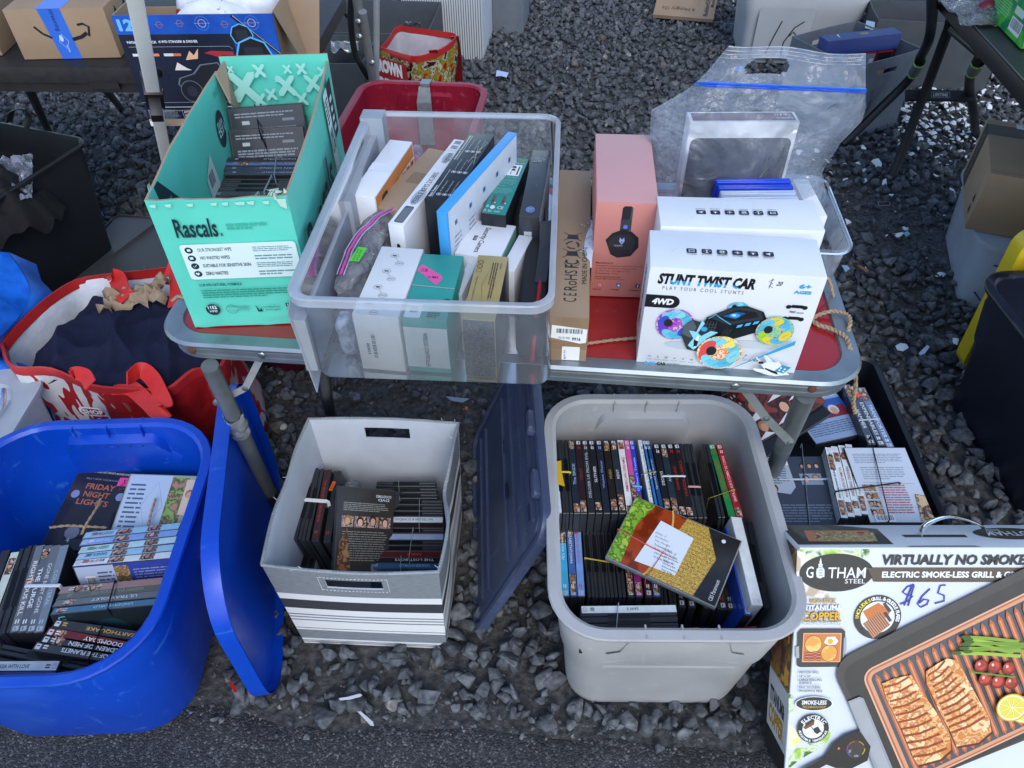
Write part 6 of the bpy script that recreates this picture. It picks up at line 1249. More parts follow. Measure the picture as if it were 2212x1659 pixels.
dfh = lambda D, w, d: (D.rect(.002, .002, w - .004, d - .004, '#8fa08c'), D.rect(w * .02, d * .02, w * .40, d * .96, '#a8bcd4'), D.greek(w * .05, d * .1, w * .16, d * .8, 14, '#4a5a74', 2, .4), D.ring(w * .3, d * .6, w * .1, d * .3, .0006, '#4a5a74', 0, 360, 4), D.rect(w * .42, d * .04, w * .16, d * .92, art(('#5a7a3c', '#86a458', '#3c4c2c', '#a0806a'), 60, .2)), [(D.rect(w * (.56 + .12 * k), d * .5, w * .11, d * .44, '#c8b8a8'), D.faces(w * (.565 + .12 * k), d * .52, w * .1, d * .4, 1, k)) for k in range(3)], D.greek(w * .6, d * .1, w * .3, d * .34, 6, '#2c3440', 3, .4), D.rect(w * .93, 0.002, w * .06, d * .99, '#a03840'), D.text('INCLUDES FULL SCREEN & WIDESCREEN VERSIONS', w * .94, d * .1, w * .035, d * .8, '#e8d8d8', .01, rot=3))
for k in range(2): face(zb(232, 372 + 14 * k), zb(462, 400 + 14 * k), zb(375, 100 + 14 * k), .215 - .015 * k, .215 - .015 * k, .235 - .015 * k, .135, .19, .014, ('dark blue case with orange night title and pink sticker, back of blue tote', 'case directly under the dark blue night title one in blue tote')[k], dfn if not k else (lambda D, w, d: None), group=BG)
for k in range(3): face(zb(590, 420 + 16 * k), zb(1110, 440 + 16 * k), zb(645, 115 + 16 * k), .235 - .015 * k, .235 - .015 * k, .26 - .015 * k, .235, .185, .014, ('wide case back with small photos and red right edge, back of blue tote', 'case under the one with red right edge in blue tote', 'lowest case under the red right edge one in blue tote')[k], dfh if not k else (lambda D, w, d: D.rect(w * .96, 0, w * .03, d, '#803038')), group=BG)
for l, pts in (('down the dark blue night title case', [(585, 95, .262), (560, 150, .262), (500, 245, .262), (475, 300, .25)]), ('across the dark blue night title case', [(290, 262, .245), (390, 250, .25), (500, 255, .258), (620, 262, .258)]), ('down the photo strip case', [(905, 92, .272), (880, 170, .268), (860, 260, .262)]), ('by the red edged case', [(1060, 250, .268), (1120, 262, .268), (1175, 258, .268)])): q = MB(); twine(q, [at(*zb(a, b), h + .004) for a, b, h in pts], .0028); solo('twine', 'rough brown twine running ' + l + ' in the blue tote', 'twine', q, smooth=60)
# --- teal carton
TG = 'film cases in the mint green carton'
for i, (A, B, h, c, tx, l, T, up, ti) in enumerate((((1530, 482), (820, 535), .885, '#23262a', '', 'dark grey boxed set with small white print, rearmost in the mint carton', .03, 'spine', 12), ((1560, 600), (860, 635), .86, None, '', 'dull black case second from the back of the mint carton', .018, 'open', 14), ((1545, 650), (845, 685), .855, None, '', 'dull black case third from the back of the mint carton', .018, 'open', 14), ((1530, 700), (835, 740), .85, '#181b24', '', 'shrink wrapped dark case with fine print on its back, mint carton', .018, 'spine', 16),
((1560, 1012), (850, 1012), .815, '#1a2026', 'UNDERWORLD', 'dark case with dim wide capitals, middle of mint carton', .015, 'spine', 0), ((1560, 1050), (830, 1052), .812, '#4a5e84', 'SOUL HUNTER', 'steel blue case with pale figure, middle of mint carton', .015, 'spine', 0), ((1550, 1096), (815, 1096), .81, '#283448', 'VAN HELSING', 'dark blue case with thin pale capitals in the mint carton', .015, 'spine', 0), ((1540, 1136), (835, 1136), .808, '#2a3648', 'UNDERWORLD', 'dark slate case with pale square at one end in mint carton', .015, 'spine', 0),
((1520, 1182), (760, 1180), .80, None, '', 'black case first in front of the blue spined ones in mint carton', .0155, 'open', 0), ((1500, 1222), (740, 1220), .80, None, '', 'black case second in front of the blue spined ones in mint carton', .0155, 'open', 0), ((1480, 1262), (715, 1260), .80, None, '', 'black case third in front of the blue spined ones in mint carton', .0155, 'open', 0), ((1460, 1300), (690, 1298), .80, None, '', 'black case fourth in front of the blue spined ones in mint carton', .0155, 'open', 0), ((1440, 1335), (660, 1335), .80, '#30343a', '', 'shiny foil edged case near the front wall of mint carton', .0155, 'spine', 0), ((1420, 1372), (640, 1370), .80, None, '', 'black case touching the front wall of mint carton', .0155, 'open', 0))):
 def fdt(D, L, H): D.greek(L * .08, H * .86, L * .8, H * .08, 2, '#8a9098', 3, .4); D.rrect(L * .16, H * .76, L * .1, H * .05, .001, '#aab0b8'); D.rrect(L * .7, H * .78, L * .16, H * .04, .001, '#70767e'); D.greek(L * .08, H * .56, L * .82, H * .16, 4, '#7a8490', 4, .6); D.poly([(L * .2, H * .5), (L * .34, H * .5), (L * .26, H * .40)], '#a9b4a8'); D.poly([(L * .74, H * .5), (L * .9, H * .5), (L * .84, H * .42)], '#b9ae84')
 case(zt(*A), zt(*B), h, l, L=.172 if i > 3 else .15, spine=c, txt=tx, tc='#8a98b4', up=up, T=T, side='#16181f' if i in (0, 3) else '#0e1014', fd=fdt if i in (0, 3) else None, tilt=ti * 1.7, group=TG, logo=None, tx=(.12, .5), H=.11 if i > 3 else .14, pic=[(.72, .12)] if i == 5 else None)
band(zt(1072, 505), zt(1115, 745), .878, 'black elastic band over the leaning cases at the mint carton back', .02, '#0e1014', .002, hb=.855); band(zt(1115, 745), zt(1215, 985), .856, 'black elastic band running down the fine print case in mint carton', .002, '#0e1014', .002, hb=.80); band(zt(1275, 995), zt(1255, 1160), .818, 'pale grey rubber band over the blue spined cases in mint carton', .03, '#a9b4cc', .0018); band(zt(1232, 1165), zt(1160, 1315), .804, 'pale grey rubber band slanting over the black cases in mint carton', .03, '#a9b4c8', .0018); band(zt(1110, 1320), zt(1050, 1395), .804, 'short pale rubber band near the mint carton front wall', .02, '#a4b0c4', .0018)
# --- black crate behind the grill box
KG = 'film cases in the black crate'
M = fr(.700, 1.115, .004, -.045); kr, ko = tote('storage_crate', 'low black plastic crate of film cases between the grey tote and grill box', .41, .56, .265, M, None, .09, .03, m=mat((.010, .012, .017), .4, .1, 20), ledge=False, rim=.01)
def dcr(kind):
 def f(D, w, d):
  if kind == 0:
   D.rect(.002, .002, w - .004, d - .004, '#3a4252'); D.greek(w * .08, d * .08, w * .8, d * .25, 7, '#7a8494', 2, .4); D.poly([(w * .02, d * .98), (w * .02, d * .5), (w * .35, d * .45), (w * .45, d * .55), (w * .44, d * .98)], '#a9b6c4'); D.greek(w * .06, d * .6, w * .34, d * .3, 9, '#4a5462', 3, .4); D.faces(w * .04, d * .44, w * .2, d * .14, 1, 2); D.rect(w * .55, d * .58, w * .3, d * .16, '#8a98ac'); D.faces(w * .56, d * .6, w * .28, d * .13, 2, 3); D.faces(w * .58, d * .78, w * .3, d * .12, 3, 5); D.barcode(w * .16, d * .86, w * .28, d * .12)
  elif kind == 1:
   D.rect(.002, .002, w - .004, d - .004, '#c6d0da'); D.greek(w * .1, d * .78, w * .8, d * .14, 6, '#7a8698', 1, .4); D.greek(w * .15, d * .56, w * .7, d * .18, 6, '#8a96a8', 2, .4); D.line([(w * .12, d * .52), (w * .9, d * .50)], .0006, '#4a5462')
   for k in range(4): D.rect(w * .08, d * (.40 - .105 * k), w * .2, d * .09, art(('#4a5a8a', '#a08a70', '#c8b8a0', '#2c3440'), 120, .2)); D.faces(w * .08, d * (.40 - .105 * k), w * .2, d * .085, 2, k)
   D.greek(w * .34, d * .12, w * .4, d * .38, 12, '#a8586a', 3, .4); D.barcode(w * .1, d * .01, w * .3, d * .09)
   D.poly([(w * .78, d * .02), (w * .98, d * .02), (w * .98, d * .34), (w * .84, d * .36)], art(('#8a4a34', '#c08a5c', '#3a2a24', '#d8b890'), 50, .2))
  elif kind == 2:
   D.rect(.002, .002, w - .004, d - .004, art(('#2a1414', '#5a2018', '#1c1214', '#7a3424'), 30, .2, False))
   for (x, y, r, s) in ((.62, .70, .2, 2), (.80, .50, .16, 3), (.55, .30, .2, 5), (.25, .58, .22, 7), (.2, .2, .16, 8)): D.faces(w * (x - r), d * (y - r * .7), w * 2 * r, d * 1.4 * r, 1, s, '#c8b8a8'); D.poly([(w * (x - r), d * (y - r)), (w * (x + r * .4), d * (y - r * 1.1)), (w * (x - r * .1), d * (y - r * .5))], '#c8ccd2')
   D.text('III', w * .05, d * .86, w * .1, d * .05, '#9a9ca0', 0); D.text('III', w * .05, d * .7, w * .1, d * .05, '#9a9ca0', 0)
   D.rrect(w * .78, d * .9, w * .18, d * .09, .002, '#d8c828')
  elif kind == 3:
   D.rect(.002, .002, w - .004, d - .004, '#8fa6c8'); D.rect(.002, d * .9, w - .004, d * .09, '#6a2430'); D.text('ENDS BY A WIN', w * .2, d * .915, w * .6, d * .05, '#c8a0a4', .01, rot=2); D.barcode(w * .42, d * .68, w * .5, d * .19, bgc='#c8d2de'); D.rect(.002, d * .42, w - .004, d * .22, '#2c58a8'); D.greek(w * .05, d * .46, w * .4, d * .1, 3, '#7a98cc', 2); D.rect(w * .5, d * .34, w * .44, d * .18, '#7a2030'); D.faces(w * .5, d * .34, w * .44, d * .18, 1, 2, '#c8ccd0'); D.greek(w * .05, d * .1, w * .85, d * .2, 6, '#4a5a78', 3, .4)
  elif kind == 4: D.rect(.002, .002, w - .004, d - .004, mat((.01, .01, .012), .15, 0)); D.text('SATURDAY NIGHT LIVE', w * .1, d * .80, w * .8, d * .1, '#b9bcc0', .0); D.text('THE COMPLETE SEASON', w * .3, d * .66, w * .6, d * .06, '#b9bcc0', 0)
 return f
face(ze(385, 1480), ze(1100, 1480), ze(330, 650), .265, .265, .265, .155, .19, .014, 'slate grey case back with barcode and white bands, left in the black crate', dcr(0), group=KG)
face(ze(215, 650), ze(905, 210), ze(60, 210), .30, .345, .34, .19, .135, .035, 'thick brown boxed set with white haired portraits under the table corner', dcr(2), group=KG)
face(ze(300, 760), ze(900, 370), ze(250, 600), .29, .32, .30, .19, .135, .016, 'black boxed set with thin white season lettering under the portrait one', dcr(4), group=KG)
face(ze(800, 640), ze(1160, 560), ze(820, 310), .25, .25, .25, .135, .19, .014, 'blue and white case back with barcode, deep in the black crate', dcr(3), group=KG)
face(ze(1340, 1430), ze(1745, 1430), ze(1080, 530), .285, .285, .30, .135, .19, .014, 'white case back with film stills and barcode atop the tilted bundle', dcr(1), group=KG)
for i, (xf, xn, tx, tc, l, ex) in enumerate(((905, 1105, 'the Apartment dickey', '#1c2430', 'white case with black title, leftmost of the tilted bundle in crate', [(.12, .22), (.76, .2)]), (960, 1180, 'win a date! WITH TAD HAMILTON', '#b02858', 'white case with pink and blue title in the crate bundle', [(.1, .14), (.8, .14)]), (1030, 1250, 'WEDDING CRASHERS', '#a0203c', 'white case with crimson capitals in the crate bundle', [(.12, .1), (.8, .1)]), (1100, 1320, 'The Sweetest Thing', '#b02838', 'pale case with red lower half in the crate bundle', [(.75, .2)]))):
 case(ze(xn, 1460), ze(xf, 600 - 20 * i), .29, l, spine='#c2ccd4', txt=tx, tc=tc, pic=[(1 - u - w_, w_) for u, w_ in ex], group=KG, tx=(.26, .42), T=.0145, bold=.02, tilt=0, side='#c2ccd4')
for i, (a, b, tx, c) in enumerate((((1130, 100), (1330, 560), 'HAMMER', '#3a4450'), ((1190, 90), (1440, 600), 'EXPENDABLES 2', '#3c4652'), ((1260, 85), (1540, 650), 'TRANSPORTER 3', '#5a7090'))):
 case(ze(*a), ze(*b), .275, ('grey case with partly hidden title at the crate right wall', 'grey case with tall white capitals, second from crate right wall', 'bluish case with white capitals touching the crate right wall')[i], spine=c, txt=tx, tc='#d0d8dc', group=KG, tx=(.3, .6), T=.018, bold=.03, side='#1c222a', pic=[(.02, .22)])
q = MB(); D = q.D(at(*ze(1190, 160), .281), (1, .1, 0), (-.1, 1, 0)); D.poly([(0, 0), (.022, 0), (.004, .018)], '#e8583c'); tag(q.dec.build('price_sticker'), 'small orange corner sticker on the right hand crate cases', 'sticker')
for a, b, h, l, c in ((ze(655, 635), ze(735, 1440), .267, 'long white rubber band down the slate grey case', '#b8c2d0'), (ze(430, 990), ze(965, 985), .267, 'white rubber band across the slate grey case', '#b8c2d0'), (ze(1345, 560), ze(1540, 1390), .297, 'black rubber band down the white case back in crate', '#14161a'), (ze(1000, 1110), ze(1640, 1020), .295, 'black rubber band across the tilted bundle in crate', '#14161a'), (ze(1235, 395), ze(1430, 380), .278, 'white rubber band over the cases at the crate right wall', '#c8ced6')): band(a, b, h, l, .012, c, .0014)
# ================================================================== grill carton leaning on the crate
gx, gy, gz, ga, gtau, gw, gd, gh = .4944, .72, .440, -.016, .605, .51, .107, .458
Rm = (Matrix.Rotation(ga, 4, 'Z') @ Matrix.Rotation(-gtau, 4, 'X'))
GM = Matrix.Translation((gx, gy, gz)) @ Rm @ Matrix.Translation((gw / 2, gd / 2, -gh))
cop = '#c47a52'
def grill_plate(D, T_, L, W, n, s=1.0, food=False):
 "ridged copper plate drawn in its own slanted axes; T_ maps plate units to the face"
 P = lambda pts: [T_(*p) for p in pts]
 def rnd(x0, y0, x1, y1, r, k=5):
  pts = []
  for cx, cy, a in ((x1 - r, y0 + r, -90), (x1 - r, y1 - r, 0), (x0 + r, y1 - r, 90), (x0 + r, y0 + r, 180)):
   for i in range(k + 1): t_ = R(a + 90 * i / k); pts.append((cx + r * math.cos(t_), cy + r * math.sin(t_)))
  return P(pts)
 D.poly(rnd(-.17 * W, -.12 * W, L + .12 * W, W + .17 * W, .16 * W), mat((.055, .05, .046), .35, .15, 40)); D.poly(rnd(-.13 * W, -.09 * W, L + .09 * W, W + .10 * W, .13 * W), mat((.035, .032, .03), .35, .15, 40))
 D.poly(rnd(0, 0, L, W, .09 * W), '#dcaa8c'); D.poly(rnd(.012 * W, .012 * W, L - .012 * W, W - .012 * W, .08 * W), '#a8633f'); D.poly(rnd(.025 * W, .025 * W, L - .025 * W, W - .025 * W, .07 * W), '#d09470'); D.poly(rnd(.05 * W, .05 * W, L - .05 * W, W - .05 * W, .05 * W), '#4c5054')
 D.poly(rnd(.25 * L, .35 * W, .75 * L, .65 * W, .05 * W), '#3a3c40')
 for i in range(n):
  x = L * (.07 + .87 * i / (n - 1)); h = L / n * .27
  D.poly(P([(x - h, .09 * W), (x, .055 * W), (x + h, .09 * W), (x + h, .90 * W), (x, .945 * W), (x - h, .90 * W)]), '#b4643f'); D.poly(P([(x - h * .35, .09 * W), (x + h * .3, .09 * W), (x + h * .3, .9 * W), (x - h * .35, .9 * W)]), '#d58c64')
def gdec(q, w, d, h):
 D = q.D((-w / 2, -d / 2, 0), (1, 0, 0), (0, 0, 1)); k = 2212 / 4032
 X = lambda u: u; V = lambda v: h - v
 inv_ = GM.inverted()
 def F(px, py):
  "crop view point -> face coordinates"
  a, b = zg(px, py); c = inv_ @ _C; dd = inv_.to_3x3() @ (at(a, b, 0) - _C); t_ = (-d / 2 - c.y) / dd.y; p = c + dd * t_; return (p.x + w / 2, p.z)
 def FP(*pts): return [F(*p) for p in pts]
 def FT(t_, x0, y0, x1, y1, c, bold=.02, shear=0, **kw):
  a = F(x0, y1); b = F(x1, y0); D.text(t_, a[0], a[1], b[0] - a[0], b[1] - a[1], c, bold, shear, **kw)
 def FE(cx, cy, rx, ry, c, n=32):
  a = F(cx, cy); b = F(cx + rx, cy); e = F(cx, cy - ry); D.ell(a[0], a[1], b[0] - a[0], e[1] - a[1], c, n)
 D.poly([(.001, .001), (w - .001, .001), (w - .001, h - .001), (.001, h - .001)], mat((.62, .66, .71), .38, .05, 8))
 green = art(('#5a8c30', '#8cb84a', '#b4d070', '#d8e0c8', '#3f7022'), 35, .35)
 D.poly(FP((310, 262), (770, 262), (760, 330), (600, 300), (480, 300), (370, 335), (330, 300)), green); D.poly(FP((305, 270), (360, 290), (350, 420), (500, 530), (520, 575), (345, 560), (300, 420)), art(('#d8d0c4', '#c8bca8', '#e4e0d8', '#b8a890'), 30, .4))
 D.poly(FP((250, 1180), (285, 1200), (280, 1290), (252, 1310)), green); D.poly(FP((250, 1380), (310, 1420), (330, 1480), (270, 1540), (250, 1530)), art(('#d8c020', '#e8d860', '#f0ecc0'), 30, .4)); D.poly(FP((250, 1600), (300, 1530), (450, 1530), (330, 1600), (260, 1655), (250, 1655)), green); D.poly(FP((370, 1500), (500, 1400), (525, 1440), (480, 1520), (390, 1515)), green)
 FE(555, 412, 237, 122, '#34322c', 40); FE(555, 412, 232, 118, '#2c2b27', 40)
 FT('G', 360, 372, 412, 446, '#e4e8ea', .01); FT('THAM', 500, 378, 745, 446, '#e4e8ea', .005); FT('STEEL', 608, 452, 740, 480, '#e4e8ea', .0); FT('R', 750, 378, 758, 388, '#e4e8ea', 0)
 FE(452, 410, 27, 38, '#cfd6da'); FE(452, 410, 20, 30, '#2c2b27')
 for (a, b, c_, e) in ((440, 355, 466, 440), (447, 335, 460, 358), (428, 385, 441, 440), (466, 390, 478, 438)): D.poly(FP((a, e), (c_, e), (c_, b), (a, b)), '#dfe5e8')
 D.poly(FP((452, 318), (456, 318), (459, 340), (449, 340)), '#dfe5e8')
 for y in range(368, 436, 10): D.line(FP((441, y), (465, y)), .0007, '#3a4a58')
 FT('VIRTUALLY NO SMOKE INDOORS', 842, 294, 2190, 362, '#2c2a26', .045, .12)
 D.poly(FP((750, 378), (2300, 380), (2300, 472), (790, 468)), mat((.085, .06, .04), .35, .1, 20)); FT('ELECTRIC SMOKE-LESS GRILL & GRIDDLE', 842, 402, 1850, 442, '#e8ecee', .035)
 bp = '#1c2c9c'
 for pts in (((1050, 485), (1005, 500), (975, 535), (1000, 550), (1040, 560), (1010, 590), (960, 610)), ((1035, 490), (985, 620)), ((1048, 490), (1010, 622)), ((1150, 512), (1100, 560), (1070, 610), (1090, 630), (1130, 612), (1142, 585), (1110, 580), (1080, 605)), ((1250, 488), (1215, 492), (1200, 540), (1240, 555), (1240, 590), (1180, 606))):
  D.line(FP(*[(a, b) for a, b in pts]), .0028, bp)
 c0 = F(814, 693); r = F(965, 693)[0] - c0[0]; D.ell(c0[0], c0[1], r, r, '#35332d', 40); D.ell(c0[0], c0[1], r * .72, r * .72, '#dfe4e6', 36)
 def arc(t_, r_, a0, a1, size, c, flip=False):
  n = len(t_)
  for i, ch in enumerate(t_):
   if ch == ' ': continue
   a = R(a0 + (a1 - a0) * i / (n - 1)); v, f, tw, th = text2d(ch, .03, 0); s_ = size / .7; ca, sa = math.cos(a - PI / 2), math.sin(a - PI / 2)
   if flip: ca, sa = -ca, -sa
   out = [D._p(cc[0] + r_ * math.cos(a) + (p[0] - tw / 2) * s_ * ca - (p[1] - th / 2) * s_ * sa, cc[1] + r_ * math.sin(a) + (p[0] - tw / 2) * s_ * sa + (p[1] - th / 2) * s_ * ca) for p in v]; D.mb.add(out, f, ink(c)); D.k += .00001
 cc = c0; arc('INCLUDES', r * .86, 182, 118, r * .15, '#e8d828'); arc('GRILL & GRIDDLE PLATES', r * .86, 108, -10, r * .15, '#e8ecee')
 D.poly(FP((720, 655), (820, 600), (895, 650), (880, 690), (770, 740)), '#c47038'); D.poly(FP((845, 605), (865, 600), (905, 650), (885, 665)), '#3a3c40')
 D.poly(FP((720, 735), (830, 655), (895, 740), (785, 825)), '#c08868')
 for i in range(9): D.line(FP((728 + 12 * i, 728 - 8.5 * i), (790 + 12 * i, 812 - 8.5 * i)), .0012, '#4a2c1c')
 D.poly(FP((712, 765), (728, 755), (765, 810), (745, 820)), '#3a3c40'); D.poly(FP((850, 665), (870, 658), (905, 712), (888, 722)), '#3a3c40')
 FT('NON-STICK', 383, 573, 553, 602, '#2a2418', .05); FT('NON-STICK', 385, 574, 551, 600, '#d8a830', .02); FT('TITANIUM&', 345, 612, 588, 648, '#2a2826', .06); FT('TITANIUM&', 347, 613, 586, 646, '#e8ecee', .03); FT('COPPER', 330, 655, 588, 716, '#2a2418', .07); FT('COPPER', 333, 657, 585, 712, '#d8a428', .035); FT('STRONGER THAN EVER!', 320, 718, 577, 738, '#2a2826', .06); FT('STRONGER THAN EVER!', 321, 719, 576, 737, '#e8ecee', .02)
 D.poly(FP((300, 1000), (320, 1008), (590, 1005), (605, 980), (607, 780), (590, 765), (330, 765), (305, 790)), '#3c3a36'); D.poly(FP((290, 880), (312, 872), (314, 950), (292, 950)), '#9aa0a4'); D.poly(FP((598, 820), (614, 818), (614, 895), (592, 950)), '#9aa0a4'); D.poly(FP((330, 975), (575, 975), (584, 790), (340, 790)), '#dca482'); D.poly(FP((336, 968), (568, 968), (577, 797), (346, 797)), '#c87838')
 for (x, y, rr_) in ((403, 860, 56), (503, 918, 54)): FE(x, y, rr_, rr_, '#8a4a14', 24); FE(x, y, rr_ * .93, rr_ * .93, art(('#e0a850', '#d89840', '#ecc070'), 40, .3), 24)
 D.poly(FP((470, 850), (490, 815), (540, 812), (562, 840), (545, 862), (500, 866)), '#eceeec'); FE(510, 842, 18, 18, '#eca820', 14)
 for y in (915, 935, 955): D.line(FP((345, y), (380, y + 6), (410, y - 2), (450, y + 5)), .0045, '#8a2c1c'); D.line(FP((345, y), (380, y + 6), (410, y - 2), (450, y + 5)), .0012, '#e0a088')
 for i, (t_, x1) in enumerate((('• INDOOR GRILL', 440), ('• 16" x 14"', 385), ('• LARGE GRILLING', 458), ('   SURFACE', 392), ('• EASY TO CLEAN', 446), ('• PFOA/PFOS FREE', 460))): y = (1030, 1055, 1079, 1098, 1124, 1150)[i]; FT(t_.strip(), 300 if i != 3 else 312, y, x1, y + 15, '#35332d', .01)
 FE(406, 1237, 120, 46, '#e4e8ea', 36); FE(406, 1237, 114, 42, '#2c2b27', 36); FT('SMOKE-LESS', 327, 1216, 487, 1243, '#e4e8ea', .03); FT('TECHNOLOGY', 330, 1250, 482, 1266, '#c8a850', .01)
 c1 = F(400, 1396); cc = c1; r = F(500, 1396)[0] - c1[0]; D.ell(c1[0], c1[1], r, r, '#2c2b27', 36); D.ell(c1[0], c1[1], r * .68, r * .68, '#dfe4e6', 32); arc('ELECTRIC', r * .82, 145, 35, r * .24, '#e8ecee'); arc('ADJUSTABLE TEMPERATURE', r * .85, 192, 348, r * .14, '#e8ecee', True)
 D.poly(FP((335, 1385), (395, 1345), (410, 1340), (405, 1370), (350, 1400)), '#8a4a28'); D.poly(FP((350, 1360), (400, 1330), (408, 1345), (350, 1385)), '#3a3632'); D.line(FP((380, 1370), (400, 1400), (430, 1410)), .001, BK); D.poly(FP((400, 1395), (430, 1380), (450, 1410), (425, 1430), (405, 1415)), '#35332d'); D.line(FP((440, 1412), (470, 1425)), .001, BK)
 O = F(700, 1040); A = F(1600, 600); Bp = F(1010, 1760); U_ = ((A[0] - O[0]), (A[1] - O[1])); Lh = math.hypot(*U_); ux, uy = U_[0] / Lh, U_[1] / Lh; V_ = ((Bp[0] - O[0]), (Bp[1] - O[1])); Lv = math.hypot(*V_); vx, vy = V_[0] / Lv, V_[1] / Lv
 def T_(a, b):
  x, y = O[0] + ux * a + vx * (Lv - b), O[1] + uy * a + vy * (Lv - b); return (min(max(x, .002), w - .002), min(max(y, .002), h - .002))
 grill_plate(D, T_, Lh * 1.25, Lv, 20)
 D.poly(FP((615, 1215), (690, 1185), (715, 1195), (900, 1640), (905, 1680), (800, 1680), (700, 1420)), '#8f9499'); D.poly(FP((625, 1225), (690, 1195), (705, 1205), (890, 1660), (815, 1660), (712, 1420)), mat((.34, .35, .365), .3, .1, 20))
 D.poly(FP((300, 1660), (470, 1570), (520, 1490), (600, 1430), (690, 1400), (760, 1500), (740, 1590), (640, 1640), (540, 1638), (480, 1615), (360, 1680)), '#26231f'); FE(665, 1517, 58, 58, '#3a3630', 30)
 cc = F(665, 1517); rr_ = F(723, 1517)[0] - cc[0]
 for a0, c in ((200, '#3a5ac8'), (150, '#a03c8c'), (100, '#d05030'), (30, '#d88c28'), (-40, '#d8c028')): D.ring(cc[0], cc[1], rr_, rr_, .0012, c, a0, a0 + 45, 10)
 FT('OFF', 618, 1520, 636, 1540, '#c8ccd0', 0); FT('ON', 655, 1552, 680, 1566, '#c8ccd0', 0); FE(557, 1512, 8, 8, '#c87828', 12)
 sal = art(('#d89850', '#c87838', '#e8b878', '#b86028', '#f0cc98'), 55, .35); mk = art(('#7a2c10', '#9c4418', '#8a3814'), 60, .35)
 s1 = [(830, 1100), (900, 1070), (1015, 1045), (1060, 1120), (1180, 1290), (1262, 1440), (1268, 1520), (1200, 1580), (1060, 1618), (1025, 1560), (960, 1400), (905, 1290), (860, 1200)]
 s2 = [(1105, 1020), (1180, 970), (1240, 938), (1300, 950), (1360, 1050), (1440, 1200), (1505, 1310), (1520, 1400), (1440, 1470), (1300, 1495), (1260, 1400), (1200, 1290), (1150, 1180), (1110, 1100)]
 for S in (s1, s2):
  D.poly(FP(*[(x + 8, y + 12) for x, y in S]), '#5a2410'); D.poly(FP(*S), sal)
  x0 = min(p[0] for p in S); y0 = min(p[1] for p in S)
  for i in range(11):
   t_ = i / 10.5; ax_ = S[0][0] + (S[-4][0] - S[0][0]) * t_ + 12; ay_ = S[0][1] + (S[-4][1] - S[0][1]) * t_ + 25; bx_ = S[2][0] + (S[6][0] - S[2][0]) * t_ - 14; by_ = S[2][1] + (S[6][1] - S[2][1]) * t_ + 12
   D.line(FP((ax_, ay_), ((ax_ + bx_) / 2 + 6, (ay_ + by_) / 2 + 10), (bx_, by_)), .0042, mk)
  for i in range(14): rx = random.uniform(.25, .75); ry = random.uniform(.2, .7); p = F(x0 + (S[6][0] - x0) * (rx * .6 + ry * .3), y0 + (S[8][1] - y0) * ry); D.ell(p[0], p[1], .0009, .0009, '#3a1c10', 6)
 for i, (x0, y0, x1, y1) in enumerate(((1330, 800, 1690, 830), (1345, 815, 1700, 870), (1330, 845, 1730, 845), (1320, 870, 1750, 890), (1270, 900, 1700, 920), (1340, 890, 1720, 860), (1350, 830, 1650, 900))):
  D.line(FP((x0 + 30, y0), ((x0 + x1) / 2, (y0 + y1) / 2 - 6), (x1, y1)), .0062, ('#7fa030', '#94b43c', '#6c9028')[i % 3]); p = F(x0 + 25, y0); D.ell(p[0], p[1], .009, .0035, '#3c5a18', 12)
 for (x, y) in ((1450, 980), (1535, 985), (1625, 995), (1475, 1065), (1555, 1080), (1640, 1085)): FE(x, y, 42, 42, '#7a1410', 16); FE(x - 4, y - 4, 34, 32, art(('#a81c14', '#c83420', '#8a1812'), 60, .2), 14); FE(x - 12, y - 12, 8, 10, '#e8c8b8', 8)
 D.line(FP((1375, 1015), (1500, 1030), (1665, 1050)), .003, '#5a8a28')
 for (x, y) in ((1725, 1255), (1640, 1240)): FE(x, y, 98, 88, '#c8a818', 30); FE(x, y, 90, 80, '#e8e4b8', 30); FE(x, y, 80, 70, '#dccc50', 28); [D.line(FP((x, y), (x + 78 * math.cos(R(a)), y + 68 * math.sin(R(a)))), .0008, '#f0ecc8') for a in range(0, 360, 40)]
 D = q.D((-w / 2, -d / 2, h), (1, 0, 0), (0, 1, 0)); D.poly([(.002, d * .1), (w * .33, d * .12), (w * .34, d * .8), (w * .2, d * .97), (.002, d * .97)], art(('#3a3634', '#5a5450', '#2c2a2a'), 14, .35, False)); D.poly([(w * .05, d * .22), (w * .27, d * .2), (w * .30, d * .72), (w * .07, d * .72)], '#c07850'); D.poly([(w * .08, d * .25), (w * .29, d * .25), (w * .31, d * .65), (w * .10, d * .68)], art(('#e0d4b0', '#a03c28', '#c8a868', '#3c6a2c', '#d8c8a0', '#8a2c20'), 80, .35)); D.poly([(w * .05, d * .2), (w * .28, d * .18), (w * .28, d * .22), (w * .05, d * .24)], '#242220')
 D.ell(w * .79, d * .58, w * .13, d * .26, '#2c2b27', 36); D.text('GOTHAM', w * .70, d * .48, w * .19, d * .2, '#c8ccd0', .01, rot=2); D.text('STEEL', w * .71, d * .70, w * .06, d * .08, '#c8ccd0', .0, rot=2)
 D.rect(w * .40, d * .42, w * .22, d * .10, '#15161a'); D.poly([(w * .36, 0.001), (w * .62, .001), (w * .6, d * .05), (w * .38, d * .04)], '#4a4640')
